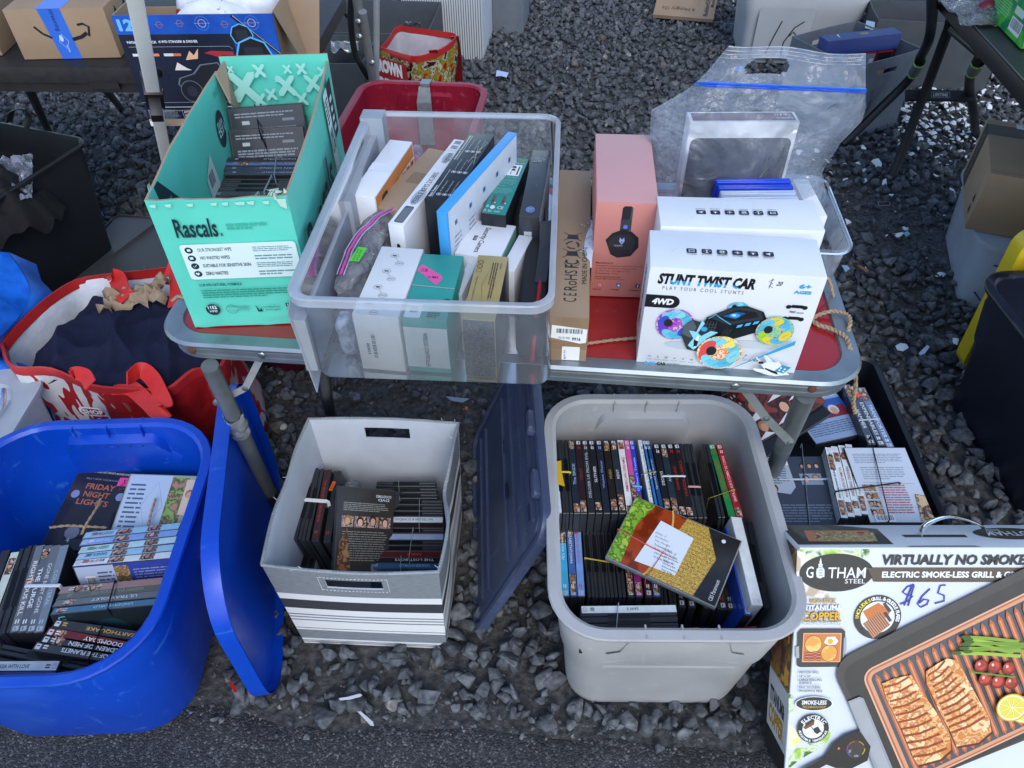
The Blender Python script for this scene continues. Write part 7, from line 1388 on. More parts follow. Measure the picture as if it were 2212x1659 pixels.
 D = DL(q, w, d, h); D.poly([(d * .02, h * .38), (d * .98, h * .38), (d * .98, h * .98), (d * .02, h * .98)], art(('#1c1410', '#4a2014', '#a87820', '#3a5a24', '#6a2c18', '#d8a030'), 26, .35)); D.poly([(d * .05, h * .45), (d * .7, h * .42), (d * .8, h * .6), (d * .1, h * .7)], art(('#241a16', '#4a3024', '#8a5a34'), 50, .35)); D.rect(0.002, 0.002, d - .004, h * .37, '#c8ccce'); D.text('TITANIUM&', d * .1, h * .24, d * .75, h * .07, '#2a2826', .05); D.text('COPPER', d * .1, h * .14, d * .75, h * .09, '#b88818', .05); D.rect(0.002, .002, d - .004, h * .11, '#2a2826')
gb = boxthing('grill_box', 'big white carton picturing a copper indoor grill with salmon, leaning near right', GM, gw, gd, gh, mat((.60, .64, .69), .4, .05, 8), dec=gdec, bevel=.002)
q = MB(); P = bezier([(-.02, 0, gh - .004), (-.012, 0, gh + .02), (.03, 0, gh + .036), (.085, 0, gh + .02), (.10, 0, gh - .004)], 8); q.tube(P, .008, clearmat('handle_plastic', (.95, .97, 1), .75, .12, diffc=(.75, .82, .9)), 8, flat=(1, .25)); q.build('handle', gb, smooth=60)
# ================================================================== behind and beside the red table
blk = mat((.012, .0125, .014), .45, .15, 25, bump=.15, bscale=150)
def tube_thing(o, name, pts, r, m=None, n=12, **k):
 q = MB(); q.tube(pts, r, m or blacktube, n, **k); return q.build(name, o, smooth=60)
A = at(-500, 150, .74); Bc = at(652, 148, .74); Cc = at(716, 6, .74)
Xd = (Bc - at(0, 143, .74)).normalized(); L = 1.9; M = frame3(Bc, Xd, (0, 0, 1));
bt = thing('black_folding_table', 'black plastic folding table with cardboard boxes on it, upper left', 'table', M)
q = MB(); W = .62; q.loft([rr(L, W, .05, 6, -L / 2, W / 2, -.045), rr(L + .004, W + .004, .055, 6, -L / 2, W / 2, -.02), rr(L, W, .05, 6, -L / 2, W / 2, -.003), rr(L - .02, W - .02, .045, 6, -L / 2, W / 2, 0)], mat((.014, .014, .015), .5, .3, 40, bump=.3, bscale=250), cap0=True, cap1=True); q.build('table_top', bt, smooth=40)
iv = M.inverted()
for a, b, ha in (((52, 168), (112, 300), .70), ((205, 165), (262, 235), .70), ((650, 150), (660, 420), .70)):
 tube_thing(bt, 'leg', [iv @ at(*a, ha), iv @ at(*b, 0)], .014)
q = MB(); q.box(-.95, -.01, .01, .03, -.075, -.045, blk); q.box(-.60, -.52, -.004, .02, -.06, -.04, blk); q.build('frame_rail', bt)
M, w, d, hh = fr(-1.2048, 2.2356, .742, .0211), .2647, .22, .1303
def dsm(q, w, d, h):
 D = DF(q, w, d, h); X = lambda u: w * u; Y = lambda v: h * v; D.poly([(X(.40), 0), (X(.60), 0), (X(.57), Y(1)), (X(.34), Y(1))], mat((.03, .14, .62), .35, .05, 20))
 pts = [(.24, .66), (.30, .52), (.38, .43), (.48, .385), (.58, .39), (.68, .44), (.75, .52)]; m = ink('#15171a')
 for a, b in zip(pts, pts[1:]):
  if .36 < a[0] < .56: continue
  D.line([(X(a[0]), Y(a[1])), (X(b[0]), Y(b[1]))], .009 if a[0] > .3 else .006, m)
 D.line([(X(.68), Y(.68)), (X(.74), Y(.70)), (X(.79), Y(.64)), (X(.76), Y(.45))], .006, m)
 D.text('streaming.', X(.44), Y(.55), X(.06), Y(.44), '#142a66', .01, rot=3); D.ring(X(.485), Y(.36), X(.05), Y(.15), .0012, '#b9cdf0', 0, 360, 4); D.text('prime', X(.485), Y(.14), X(.03), Y(.14), '#b9cdf0', .01, rot=3); D.ell(X(.47), Y(.42), X(.02), Y(.07), '#b9cdf0', 8)
 D = DR(q, w, d, h); [D.poly([(d * (.2 + .3 * k), h * .55), (d * (.3 + .3 * k), h * .9), (d * (.4 + .3 * k), h * .55)], '#15171a') for k in (0, 1)]
 D = DT(q, w, d, h); D.rect(w * .32, 0, w * .26, d, mat((.03, .14, .62), .35, .05, 20))
boxthing('shipping_box', 'sealed brown carton with blue tape and black curved arrow, upper left table', M, w, d, hh, kraft, dec=dsm)
p = at(-30, 128, .742); boxthing('shipping_box', 'brown carton cut off by the left edge of the photo', fr(p.x - .05, p.y + .12, .742, .05), .16, .2, .145, kraft)
yT = 2.0; c1 = aty(250, 34, yT); c2 = aty(600, 32, yT); zb0 = aty(262, 274, yT).z; W = (c2 - c1).length; H_ = c1.z - zb0
M = fr((c1.x + c2.x) / 2 - .012, yT + .075, zb0, -.01)
def dty(q, w, d, h):
 D = DF(q, w, d, h); X = lambda u: w * u; Y = lambda v: h * v; bl = art(('#0e3c94', '#1248a8', '#1a56b8'), 9, .35, False)
 D.rect(0, Y(.84), w, Y(.16), bl); D.rect(0, Y(.07), w, Y(.77), mat((.012, .016, .035), .3, .1, 30)); D.rect(0, 0, w, Y(.07), card((.42, .34, .25))); D.poly([(0, 0), (X(.1), 0), (X(.06), Y(.04)), (0, Y(.05))], '#d8dcde'); D.poly([(X(.3), 0), (X(.42), 0), (X(.36), Y(.02))], '#d8dcde')
 D.poly([(X(.72), Y(.84)), (X(1), Y(.84)), (X(1), Y(.30)), (X(.98), Y(.28)), (X(.72), Y(.55))], bl); D.line([(X(.74), Y(.99)), (X(1), Y(.66))], .007, '#10131a'); D.line([(X(.75), Y(.99)), (X(1), Y(.665))], .001, '#c8d4e8')
 D.text('12', X(.02), Y(.87), X(.10), Y(.10), '#6ab4e8', .05); D.text('4-WD STINGER & DRIVER', X(.24), Y(.768), X(.25), Y(.022), '#d8dce4', .03); D.text('NIGHT ATTACK', X(.04), Y(.765), X(.19), Y(.022), '#d8dce4', .03); D.line([(X(.04), Y(.735)), (X(.68), Y(.735)), (X(.70), Y(.71))], .001, '#9aa4b8')
 for (x, y) in ((.28, .92), (.41, .93), (.69, .92)): D.ring(X(x), Y(y), .008, .008, .0008, '#c08858'); D.line([(X(x - .03), Y(y)), (X(x + .03), Y(y))], .0006, '#c08858')
 for (x, y) in ((.55, .93), (.86, .93)): D.ring(X(x), Y(y), .018, .018, .002, '#2a78d0'); D.ring(X(x), Y(y), .010, .010, .0012, '#e0b8a8'); D.line([(X(x - .05), Y(y)), (X(x + .05), Y(y))], .0006, '#e0b8a8')
 for (x, y, r_) in ((.78, .83, .03), (.83, .66, .048)): D.ell(X(x), Y(y), r_, r_ * .95, '#5ab4f0', 8); D.ell(X(x), Y(y), r_ * .9, r_ * .86, '#14181f', 8); D.rect(X(x) - r_ * .5, Y(y) - r_ * .4, r_, r_ * .8, '#262c36')
 for (x0, x1, c) in ((.05, .10, '#d8dce0'), (.10, .22, '#e08860'), (.25, .31, '#d8dce0'), (.31, .36, '#e0704a')): D.rect(X(x0), Y(.655), X(x1 - x0), Y(.024), c)
 D.poly([(X(.38), Y(.62)), (X(.42), Y(.70)), (X(.44), Y(.66)), (X(.48), Y(.72)), (X(.46), Y(.63))], '#e8b890'); D.poly([(X(.29), Y(.53)), (X(.32), Y(.60)), (X(.37), Y(.55)), (X(.40), Y(.53))], '#e8e0dc')
 D.poly([(X(.51), Y(.68)), (X(.56), Y(.70)), (X(.70), Y(.69)), (X(.70), Y(.66)), (X(.62), Y(.66)), (X(.60), Y(.64)), (X(.56), Y(.66))], '#a83038')
 for t_ in (1, 0): D.poly([(X(x), Y(y)) for x, y in ((.28, .40), (.30, .46), (.40, .50), (.46, .58), (.58, .60), (.62, .50), (.72, .48), (.74, .38), (.70, .28), (.50, .34), (.32, .34))] if t_ else [(X(x), Y(y)) for x, y in ((.29, .40), (.31, .455), (.41, .495), (.465, .57), (.575, .59), (.61, .495), (.71, .47), (.73, .38), (.69, .29), (.50, .345), (.33, .345))], '#6a7484' if t_ else '#1c2028')
 for x in (.36, .64): D.ell(X(x), Y(.335), .030, .030, '#6a7484', 18); D.ell(X(x), Y(.335), .028, .028, '#1a1d23', 18); D.ell(X(x), Y(.335), .014, .014, '#2c323c', 14)
 for (x, y, w_, h_) in ((.085, .56, .022, .04), (.07, .42, .05, .13), (.055, .42, .014, .11), (.12, .42, .014, .11), (.072, .25, .02, .17), (.098, .25, .02, .17)): D.rrect(X(x), Y(y), X(w_), Y(h_), .003, '#4a505c')
 D.poly([(X(.14), Y(.26)), (X(.13), Y(.40)), (X(.15), Y(.48)), (X(.17), Y(.36))], '#d88860')
 D.line([(0, Y(.235)), (w, Y(.235))], .001, '#9aa4b8'); D.line([(X(.02), Y(.19)), (w, Y(.19))], .002, '#c8ccd4'); D.greek(X(.03), Y(.15), X(.55), Y(.02), 1, '#8a909c', 2); D.text('GIJOE.COM', X(.32), Y(.145), X(.1), Y(.018), '#c8ccd4', .03, .2) if False else None
 D.ring(X(.12), Y(.1), X(.11), Y(.05), .0008, '#9aa4b8', 0, 360, 4); D.greek(X(.02), Y(.08), X(.20), Y(.09), 7, '#8a909c', 3); D.rect(X(.25), Y(.085), X(.16), Y(.075), '#c8ccd4'); D.rect(X(.252), Y(.087), X(.156), Y(.071), '#14171f'); D.text('ATTENTION :', X(.26), Y(.13), X(.12), Y(.022), '#e0e4e8', .03); D.greek(X(.26), Y(.09), X(.14), Y(.035), 2, '#c8ccd4', 2)
o = thing('toy_carton', 'open dark blue toy carton with printed vehicle, hanging in front of the black table', 'open box', M); q = MB(); m0 = mat((.02, .05, .18), .4)
th_ = .004; D_ = .15
q.box(-W / 2, W / 2, -.075, -.071, 0, H_, m0); q.box(-W / 2, W / 2, .071, .075, 0, H_ * .9, kraft); q.box(-W / 2, -W / 2 + th_, -.071, .071, 0, H_, kraft); q.box(W / 2 - th_, W / 2, -.071, .071, 0, H_, kraft); q.box(-W / 2 + th_, W / 2 - th_, -.071, .071, 0, .004, kraft)
q.D((-W / 2, -.075, 0), (1, 0, 0), (0, 0, 1)); q.dec = MB()
class _Q: pass
def DFx(): return Decal(q.dec, Vector((-W / 2, -.075, 0)), Vector((1, 0, 0)), Vector((0, 0, 1)), .0004)
_DF = DF
DF = lambda *_: DFx()
dty(q, W, D_, H_); DF = _DF
q.build('carton', o)
q = MB(); q.add([(W / 2 + .001, -.07, H_ * 1.02), (W / 2 + .001, .07, H_ * 1.0), (W / 2 + .10, .05, H_ * .62 + .14), (W / 2 + .075, -.05, H_ * .30)], [(0, 1, 2, 3)], kraft); q.build('flap', o, solid=.004)
def sneaker(x, y, z, yaw, label, L=.28):
 o = thing('sneaker', label, 'shoe', fr(x, y, z, yaw)); q = MB(); rings = []
 prof = [(0, .022, .035, .0), (.06, .034, .055, 0), (.2, .040, .085, 0), (.4, .040, .10, 0), (.6, .044, .085, 0), (.8, .046, .06, 0), (.94, .036, .045, 0), (1.0, .014, .03, 0)]
 for t_, w_, h_, _ in prof: rings.append([(L * (t_ - .5), w_ * math.cos(a), .02 + h_ * max(math.sin(a), 0) ** .8 if a < PI + .01 else .02 + .006 * math.sin(a)) for a in [2 * PI * k / 14 for k in range(14)]])
 q.loft(rings, mat((.66, .69, .74), .35, .1, 30, bump=.2, bscale=80), cap0=True, cap1=True); u = q.build('upper', o, smooth=70)
 q = MB(); q.prism([(L * (t_ - .5), w_ * 1.06) for t_, w_, *_ in prof] + [(L * (t_ - .5), -w_ * 1.06) for t_, w_, *_ in reversed(prof)], .0, .024, mat((.70, .72, .74), .5)); q.build('sole', o, bevel=.004, smooth=50)
 q = MB(); q.prism([(-L * .5, .034), (-L * .3, .045), (-L * .3, -.045), (-L * .5, -.034)], .018, .035, mat('#8a1c24', .5)); q.build('heel_patch', o, bevel=.003)
 q = MB()
 for k in range(5): q.tube([(L * (.02 + .06 * k), -.028, .098 - .008 * k), (L * (.03 + .06 * k), 0, .112 - .009 * k), (L * (.04 + .06 * k), .028, .098 - .008 * k)], .003, mat('#dfe3e8', .7), 6)
 q.build('lace', o, smooth=60)
pz = c1.z
sneaker((c1.x + c2.x) / 2 + .03, yT + .085, pz - .105, .05, 'white sneaker with red heel lying in front inside the blue toy carton', .27)
sneaker((c1.x + c2.x) / 2 + .04, yT + .14, pz - .06, -.03, 'second white sneaker right behind the front one in the toy carton', .27)
a, b = at(292, 0, 1.02), at(333, 208, .64); a = _C + (_fw + _rt * ((292 - 1106) / FPX) + _dn * ((0 - 829.5) / FPX)) * 1.46; b = _C + (_fw + _rt * ((333 - 1106) / FPX) + _dn * ((208 - 829.5) / FPX)) * 1.88
dr = (b - a).normalized(); g0 = b + dr * (b.z / -dr.z); up_ = a - dr * .5
M = frame3(g0, -dr, (1, .2, 0)); o = thing('canopy_leg', 'white square metal canopy leg with black clamp, crossing the upper left', 'canopy leg', M)
Lp = (up_ - g0).length; wp = .031; q = MB(); q.box(0, Lp, -wp / 2, wp / 2, -wp / 2, wp / 2, mat((.86, .88, .9), .4, .05, 10)); q.build('post', o, bevel=.003, smooth=40)
sC = (b - g0).length + .03; q = MB(); q.box(sC - .055, sC + .03, -wp / 2 - .006, wp / 2 + .006, -wp / 2 - .006, wp / 2 + .006, blk); q.box(sC - .03, sC + .012, wp / 2, wp / 2 + .05, -.014, .014, blk, Matrix.Rotation(0, 4, 'X')); q.tube([(sC, -wp / 2 - .005, .0), (sC + .01, -wp / 2 - .035, .012), (sC - .03, -wp / 2 - .05, .02), (sC - .05, -wp / 2 - .045, .02)], .008, blk, 8); q.build('clamp', o, bevel=.003, smooth=40)
M = fr(-1.72, 1.93, .004, .02); c_ = at(198, 305, .42); cg = at(267, 578, 0)
p1 = at(198, 305, .42); p2 = at(0, 432, .42); p3 = at(115, 288, .42); Xd = (p1 - p2); Xd.z = 0; Xd.normalize(); Yd = Vector((-Xd.y, Xd.x, 0))
M = frame3(Vector((p1.x, p1.y, .004)) - Xd * .36 + Yd * .23, Xd, (0, 0, 1))
tote('storage_tote', 'deep black plastic tote with a black rucksack inside, far left', .72, .46, .425, M, None, .13, .04, m=scuffed((.013, .015, .019), (.05, .055, .065), .42, 6, .5), ledge=False, rim=.012)
def lump(name, label, cat, cx, cy, rx, ry, z0, z1, m, amp=.03, s=6, seed=0, parts=None, yaw=0, folds=.35, nu=56, nv=26, poly=None):
 "soft heap filling an opening"
 q = MB()
 def fn(u, v):
  a = 2 * PI * u; r = v
  if poly: k = (a / (2 * PI)) * len(poly); i = int(k) % len(poly); f = k - int(k); e = poly[i] * (1 - f) + poly[(i + 1) % len(poly)] * f; x, y = cx + (e.x - cx) * r, cy + (e.y - cy) * r
  else: x, y = cx + rx * r * math.cos(a), cy + ry * r * math.sin(a)
  n1 = nz(x + seed, y, 0, s); n2 = abs(nz(x * 1.7 + seed, y * .8 + 3, 0, s * 2.1)); n3 = abs(nz(x * .7 - y + seed, y + x, 1, s * 3))
  z = z1 - (z1 - z0) * r ** 3 + amp * (n1 + folds * (1 - 2 * n2) + folds * .6 * (1 - 2 * n3)) + amp * folds * 1.1 * (1 - abs(math.sin(14 * (x * .8 + y) + 5 * n1))) ** 2 + amp * folds * .7 * (1 - abs(math.sin(22 * (x - y * .6) + 6 * nz(x, y, 4, 4)))) ** 3
  return (x, y, z)
 q.grid(fn, nu, nv, m); o = q.build(name, smooth=80); md = o.modifiers.new('s', 'SUBSURF'); md.levels = 1; md.render_levels = 1
 tag(o, label, cat); return o
cc = M @ Vector((0, 0, 0)); lump('rucksack', 'black rucksack with carry loop stuffed in the deep black tote', 'bag', cc.x, cc.y, .30, .20, .26, .455, mat((.010, .0105, .012), .75, .2, 60, bump=.5, bscale=300, spec=.2), .05, 6, 2, folds=.5, nu=96, nv=40)
q = MB(); P = bezier([at(20, 262, .45), at(28, 240, .50), at(50, 236, .51), at(62, 250, .48), at(55, 275, .44)], 6); q.tube(P, .012, blk, 8, flat=(1, .2)); q.build('carry_loop', SC.objects['rucksack'], smooth=60)
q = MB();
q.grid(lambda u, v: tuple(at(-30 + 100 * u, 345 + 95 * v - 12 * u, .43 - .03 * v) + Vector((0, 0, .02 * nz(u * 3, v * 3, 0, 3)))), 20, 16, clearmat('bag_film', (.97, .98, 1), .30, .12, bump=.6, bscale=9, diffc=(.6, .68, .85)))
solo('plastic_bag', 'loose clear plastic bag on top of the black rucksack', 'bag', q, solid=.0005)
M = fr(at(320, 575, .05).x, at(320, 575, .05).y + .05, .045, -.15); lid('tote_lid', 'dark grey plastic lid lying flat on the gravel behind the red bag', M, .55, .5, .03, mat((.05, .053, .058), .5, .1, 10), th=.02, lip=.003, ribs=[(-.2, -.2, -.1, .2, .01, .006)])
bw = mat((.01, .14, .62), .42, .25, 25, bump=.7, bscale=60)
def bag(name, label, rim, drop, m_out, m_in, cat='bag', bot=.8, wall=.004, nz_=.01, par=None, hem=None, shift=(0, 0), n=72, zbot=.004, seed=0):
 "open soft bag from a rim outline"
 R_ = bezier(rim + [rim[0]], max(2, n // len(rim)))[:-1]; c = sum(R_, Vector()) / len(R_); o = thing(name, label, cat, None); q = MB(); rings = []
 for k in range(9):
  t_ = k / 8; ring = []
  for i, p in enumerate(R_):
   f = 1 - (1 - bot) * t_; z = p.z * (1 - t_) + zbot * t_; b_ = nz_ * nz(p.x * 8 + seed, p.y * 8, t_ * 3) * 1.5 * (t_ > 0)
   ring.append((c.x + (p.x - c.x) * f * (1 + b_) + shift[0] * t_ + b_, c.y + (p.y - c.y) * f * (1 + b_) + shift[1] * t_ + b_ * .7, z))
  rings.append(ring)
 q.loft(rings, m_out, cap1=True); ob = q.build('bag_body', o, smooth=60)
 q = MB(); inner = [[(c.x + (p[0] - c.x) * .985, c.y + (p[1] - c.y) * .985, p[2] + (.0005 if j == 0 else 0)) for p in r_] for j, r_ in enumerate(rings[:8])]; q.loft(inner, m_in); q.build('lining', o, smooth=60)
 if hem: q = MB(); q.loft([[(p[0] + (p[0] - c.x) * e, p[1] + (p[1] - c.y) * e, p[2] + dz) for p in rings[0]] for e, dz in ((.004, -.022), (.008, .002), (-.02, .004), (-.022, -.022))], hem); q.build('hem', o, smooth=60)
 return o, rings, c
bag('tarp_bag', 'crumpled bright blue woven bag at the left edge of the photo', [at(20, 545, .46), at(66, 625, .44), at(30, 700, .42), at(-60, 760, .42), at(-220, 740, .42), at(-260, 600, .44), at(-120, 540, .46)], .4, bw, bw, bot=.95, nz_=.05)
def wheat():
 m = bpy.data.materials.new('red_wheat_print'); m.use_nodes = True; n = m.node_tree.nodes; l = m.node_tree.links; b = n['Principled BSDF']; b.inputs['Roughness'].default_value = .42
 tc = n.new('ShaderNodeTexCoord'); mp = n.new('ShaderNodeMapping'); mp.inputs['Scale'].default_value = (1, .5, .32); mp.inputs['Rotation'].default_value = (0, .45, 0); l.new(tc.outputs['Object'], mp.inputs[0]); t = n.new('ShaderNodeTexNoise'); t.inputs['Scale'].default_value = 42; t.inputs['Detail'].default_value = 1; t.inputs['Distortion'].default_value = .6; l.new(mp.outputs[0], t.inputs[0])
 sx = n.new('ShaderNodeSeparateXYZ'); l.new(tc.outputs['Object'], sx.inputs[0]); cr2 = n.new('ShaderNodeValToRGB'); e = cr2.color_ramp; e.elements[0].position = 0; e.elements[0].color = (1, 1, 1, 1); e.elements[1].position = 1; e.elements[1].color = (1, 1, 1, 1); e.elements.new(.42).color = (1, 1, 1, 1); e.elements.new(.50).color = (0, 0, 0, 1); e.elements.new(.70).color = (0, 0, 0, 1); e.elements.new(.76).color = (1, 1, 1, 1)
 mr = n.new('ShaderNodeMapRange'); mr.inputs['From Min'].default_value = -1.35; mr.inputs['From Max'].default_value = -.45; l.new(sx.outputs[0], mr.inputs[0]); l.new(mr.outputs[0], cr2.inputs[0])
 gt = n.new('ShaderNodeMath'); gt.operation = 'GREATER_THAN'; gt.inputs[1].default_value = .52; l.new(t.outputs[0], gt.inputs[0]); mu = n.new('ShaderNodeMath'); mu.operation = 'MULTIPLY'; l.new(gt.outputs[0], mu.inputs[0]); l.new(cr2.outputs[0], mu.inputs[1])
 mx = n.new('ShaderNodeMix'); mx.data_type = 'RGBA'; l.new(mu.outputs[0], mx.inputs['Factor']); mx.inputs['A'].default_value = (.33, .010, .012, 1); mx.inputs['B'].default_value = (.62, .62, .64, 1); l.new(mx.outputs['Result'], b.inputs['Base Color'])
 t3 = n.new('ShaderNodeTexNoise'); t3.inputs['Scale'].default_value = 14; l.new(tc.outputs['Object'], t3.inputs[0]); bp = n.new('ShaderNodeBump'); bp.inputs['Strength'].default_value = .5; bp.inputs['Distance'].default_value = .02; l.new(t3.outputs[0], bp.inputs['Height']); l.new(bp.outputs[0], b.inputs['Normal']); return m
rm = [at(3, 745, .40), at(35, 705, .41), at(100, 645, .42), at(165, 605, .42), at(240, 592, .42), at(300, 586, .42), at(390, 582, .42), at(470, 640, .40), at(500, 700, .36), at(480, 790, .36), at(420, 800, .38), at(362, 842, .37), at(300, 842, .36), at(200, 834, .36), at(110, 798, .38), at(25, 793, .40)]
redm = mat((.36, .012, .014), .5, .1, 20); rb_, rings, c = bag('shopping_bag', 'large red shopping bag with white wheat print, full of dark clothes, left', rm, .4, wheat(), mat((.62, .65, .72), .5, .08, 40, bump=.5, bscale=70), bot=.93, nz_=.02, hem=redm, shift=(0, .03))
def onbag(px, py):
 "ray into the bag front: between rim and base"
 d0 = (at(px, py, 0) - _C).normalized(); Yf = at(300, 842, .36).y - .012; t_ = Yf / d0.y; return _C + d0 * t_
q = MB(); O = onbag(*zr(590, 1262)) + Vector((0, 0, .014)); U_ = (onbag(*zr(880, 1262)) - O); V_ = Vector((0, -.02, 1)); D = q.D(O, U_, V_, .006)
s_ = U_.length / 290; W_ = '#dfe2e6'; rd = '#7c1014'
D.rrect(0, -.02, s_ * 300, s_ * 60, .008, W_); D.rrect(-.004, s_ * 48, s_ * 150, s_ * 80, .012, W_); D.text('SHOP', 0, s_ * 62, s_ * 135, s_ * 48, W_, .09); D.rrect(.001, s_ * 56, s_ * 140, s_ * 58, .010, rd); D.text('SHOP', s_ * 8, s_ * 62, s_ * 125, s_ * 44, W_, .045); D.text('FOOD', s_ * 55, -s_ * 20, s_ * 230, s_ * 64, rd, .06); D.text('>>>', s_ * 305, s_ * 0, s_ * 110, s_ * 34, W_, .07); D.text('F', s_ * 52, -s_ * 25, s_ * 50, s_ * 70, rd, .06)
q.dec.build('printed_slogan', rb_)
for pts, w_ in (([zr(700, 330), zr(760, 320), zr(800, 420), zr(835, 450)], .03), ([zr(1090, 260), zr(1150, 280), zr(1165, 400), zr(1150, 500)], .03), ([zr(830, 980), zr(870, 950), zr(930, 925), zr(1000, 985), zr(1050, 1080), zr(1085, 1170), zr(1040, 1205), zr(950, 1120), zr(850, 1040), zr(740, 1040)], .026), ([zr(470, 965), zr(500, 945), zr(560, 965), zr(590, 1020)], .022)):
 hs = [.44 if len(pts) < 9 else .40 - .006 * k for k in range(len(pts))]; q = MB(); ribbon(q, [at(*p, h) for p, h in zip(pts, hs)], w_ * 1.4, (1, .1, .2) if w_ > .028 else (.35, 1, .5), mat((.55, .02, .018), .55, .1, 60)); q.build('handle', rb_, smooth=60)
inner = [Vector((c.x + (p.x - c.x) * .92, c.y + (p.y - c.y) * .92, 0)) for p in bezier(rm + [rm[0]], 4)[:-1]]
lump('clothes', 'rumpled dark navy clothes filling the red shopping bag', 'clothing', c.x + .03, c.y - .02, 0, 0, .32, .395, mat((.010, .013, .034), .9, .15, 40, bump=.5, bscale=260, spec=.15), .055, 3.0, 11, poly=inner, nu=150, nv=60, folds=.34)
q = MB(); pc = at(*zr(880, 480), .42)
q.grid(lambda u, v: (pc.x + (u - .5) * .15 + .02 * nz(u * 5, v * 5, 0), pc.y + (v - .5) * .075 + .03 * u, .415 + .05 * abs(nz(u * 6, v * 5, 3)) + .04 * u * math.sin(PI * v) + .02 * nz(u * 14, v * 11, 2)), 16, 10, mat((.26, .19, .13), .85, .15, 60)); solo('brown_paper', 'crumpled sheet of brown paper on the clothes in the red bag', 'paper', q, smooth=12, solid=.0006)
ftm = clearmat('frosted_plastic', (.9, .93, 1), .80, .3, diffc=(.74, .80, .88)); ft = thing('frosted_bin', 'frosted white plastic bin corner at the left edge behind the blue tote', 'storage bin', fr(-1.30, 1.13, .004, .0)); q = MB()
q.loft([rr(.34, .26, .05, 6, 0, 0, 0), rr(.40, .30, .06, 6, 0, 0, .33), rr(.43, .33, .07, 6, 0, 0, .335), rr(.43, .33, .07, 6, 0, 0, .345), rr(.33, .23, .05, 6, 0, 0, .345), rr(.31, .21, .05, 6, 0, 0, .31)], ftm, cap0=True, cap1=True); q.build('tub', ft, smooth=40); q = MB(); q.tube(bezier([(.12, -.13, .35), (.15, -.06, .36), (.17, .02, .36), (.14, .09, .35)], 6), .006, ftm, 8); q.build('handle', ft, smooth=60)
q = MB(); p = at(612, 812, .03); q.loft([[(p.x + .13 * r * math.cos(a), p.y + .13 + .13 * r * math.sin(a), z) for a in [2 * PI * k / 28 for k in range(28)]] for r, z in ((.62, .004), (.72, .01), (.8, .05), (1, .22), (1.05, .222), (1.0, .225), (.78, .05), (.7, .02))], mat((.07, .005, .025), .4), cap0=True, cap1=True); solo('plastic_tub', 'round dark maroon tub in shade under the red table', 'tub', q, smooth=50)
rdp = scuffed((.24, .008, .028), (.42, .12, .16), .38, 6, .5); M = fr(-.33, 2.40, .004, -.12); rt_, ro = tote('storage_tote', 'dark red plastic tote with grey duct tape, behind the clear bin', .47, .60, .42, M, None, .1, .07, m=rdp, rim=.022)
handle_recess(ro, .298, 1, .42, .10, rdp)
q = MB(); tpm = mat('#8d9399', .35, .12, 60, metal=.4); q.add([(-.015, .303, .424), (.02, .303, .424), (.02, .26, .425), (-.015, .26, .425), (.02, .262, .40), (-.015, .262, .40), (.022, .255, .2), (-.028, .255, .2), (-.03, .257, .36), (.021, .257, .36)], [(0, 1, 2, 3), (3, 2, 4, 5), (8, 9, 6, 7)], tpm); q.add([(-.03, .249, .36), (.024, .249, .36), (.024, .243, .2), (-.03, .243, .2), (-.02, .262, .415), (.02, .262, .415)], [(0, 1, 2, 3), (0, 4, 5, 1)], tpm); q.build('duct_tape', ro, solid=.001)
A_, B_ = at(735, 192, .44), at(795, 150, .50); M = frame3(Vector((-.615, 2.38, .23)), (-.12, 1, 0), (1, .12, .18)); lid('tote_lid', 'dark red plastic lid standing against the left side of the red tote', M, .56, .46, .08, rdp, th=.02)
fr0 = at(815, 190, 0); gb_pts = [at(822, 103, .34), at(885, 122, .35), at(925, 118, .35), at(965, 100, .36), at(985, 76, .37), at(945, 68, .38), at(888, 60, .39), at(858, 58, .39), at(838, 85, .36)]
veg = art(('#5a0e0c', '#8a1a10', '#a8842c', '#4a6a20', '#c8b8a0', '#2c1010'), 22, .4, False)
o, rg_, c = bag('shopping_bag', 'small red grocery bag printed with vegetables and white words, behind red tote', gb_pts, .35, veg, mat((.50, .48, .52), .5, .08, 40), bot=.98, nz_=.01, hem=mat((.36, .015, .016), .5), shift=(-.02, .04), n=54)
p0 = aty(818, 100, 3.10); p1 = aty(900, 122, 3.14); pz_ = p1 - p0
q = MB(); e0, e1 = at(820, 104, .335), at(897, 124, .345); Xd = (e1 - e0); Xd.z = 0; Wd = Xd.length; D = q.D(e0 + Vector((-.025, -.055, -.33)), Xd, (0, .03, 1), .012); D.rect(0, 0, Wd, .33, mat((.34, .014, .014), .45, .1, 30)); D.text('GROWN', Wd * .04, .268, Wd * .82, .056, '#dfe2e4', .07); D.text('FRESH', Wd * .06, .192, Wd * .70, .056, '#dfe2e4', .07); q.dec.build('printed_slogan', o)
for pts in ([(935, 108), (948, 150), (950, 190)], [(982, 78), (988, 120), (992, 175)]): q = MB(); ribbon(q, [at(pts[0][0], pts[0][1], .37), at(pts[1][0], pts[1][1], .22), at(pts[2][0], pts[2][1], .05)], .035, (1, 0, .1), redm); q.build('handle', o, smooth=60)
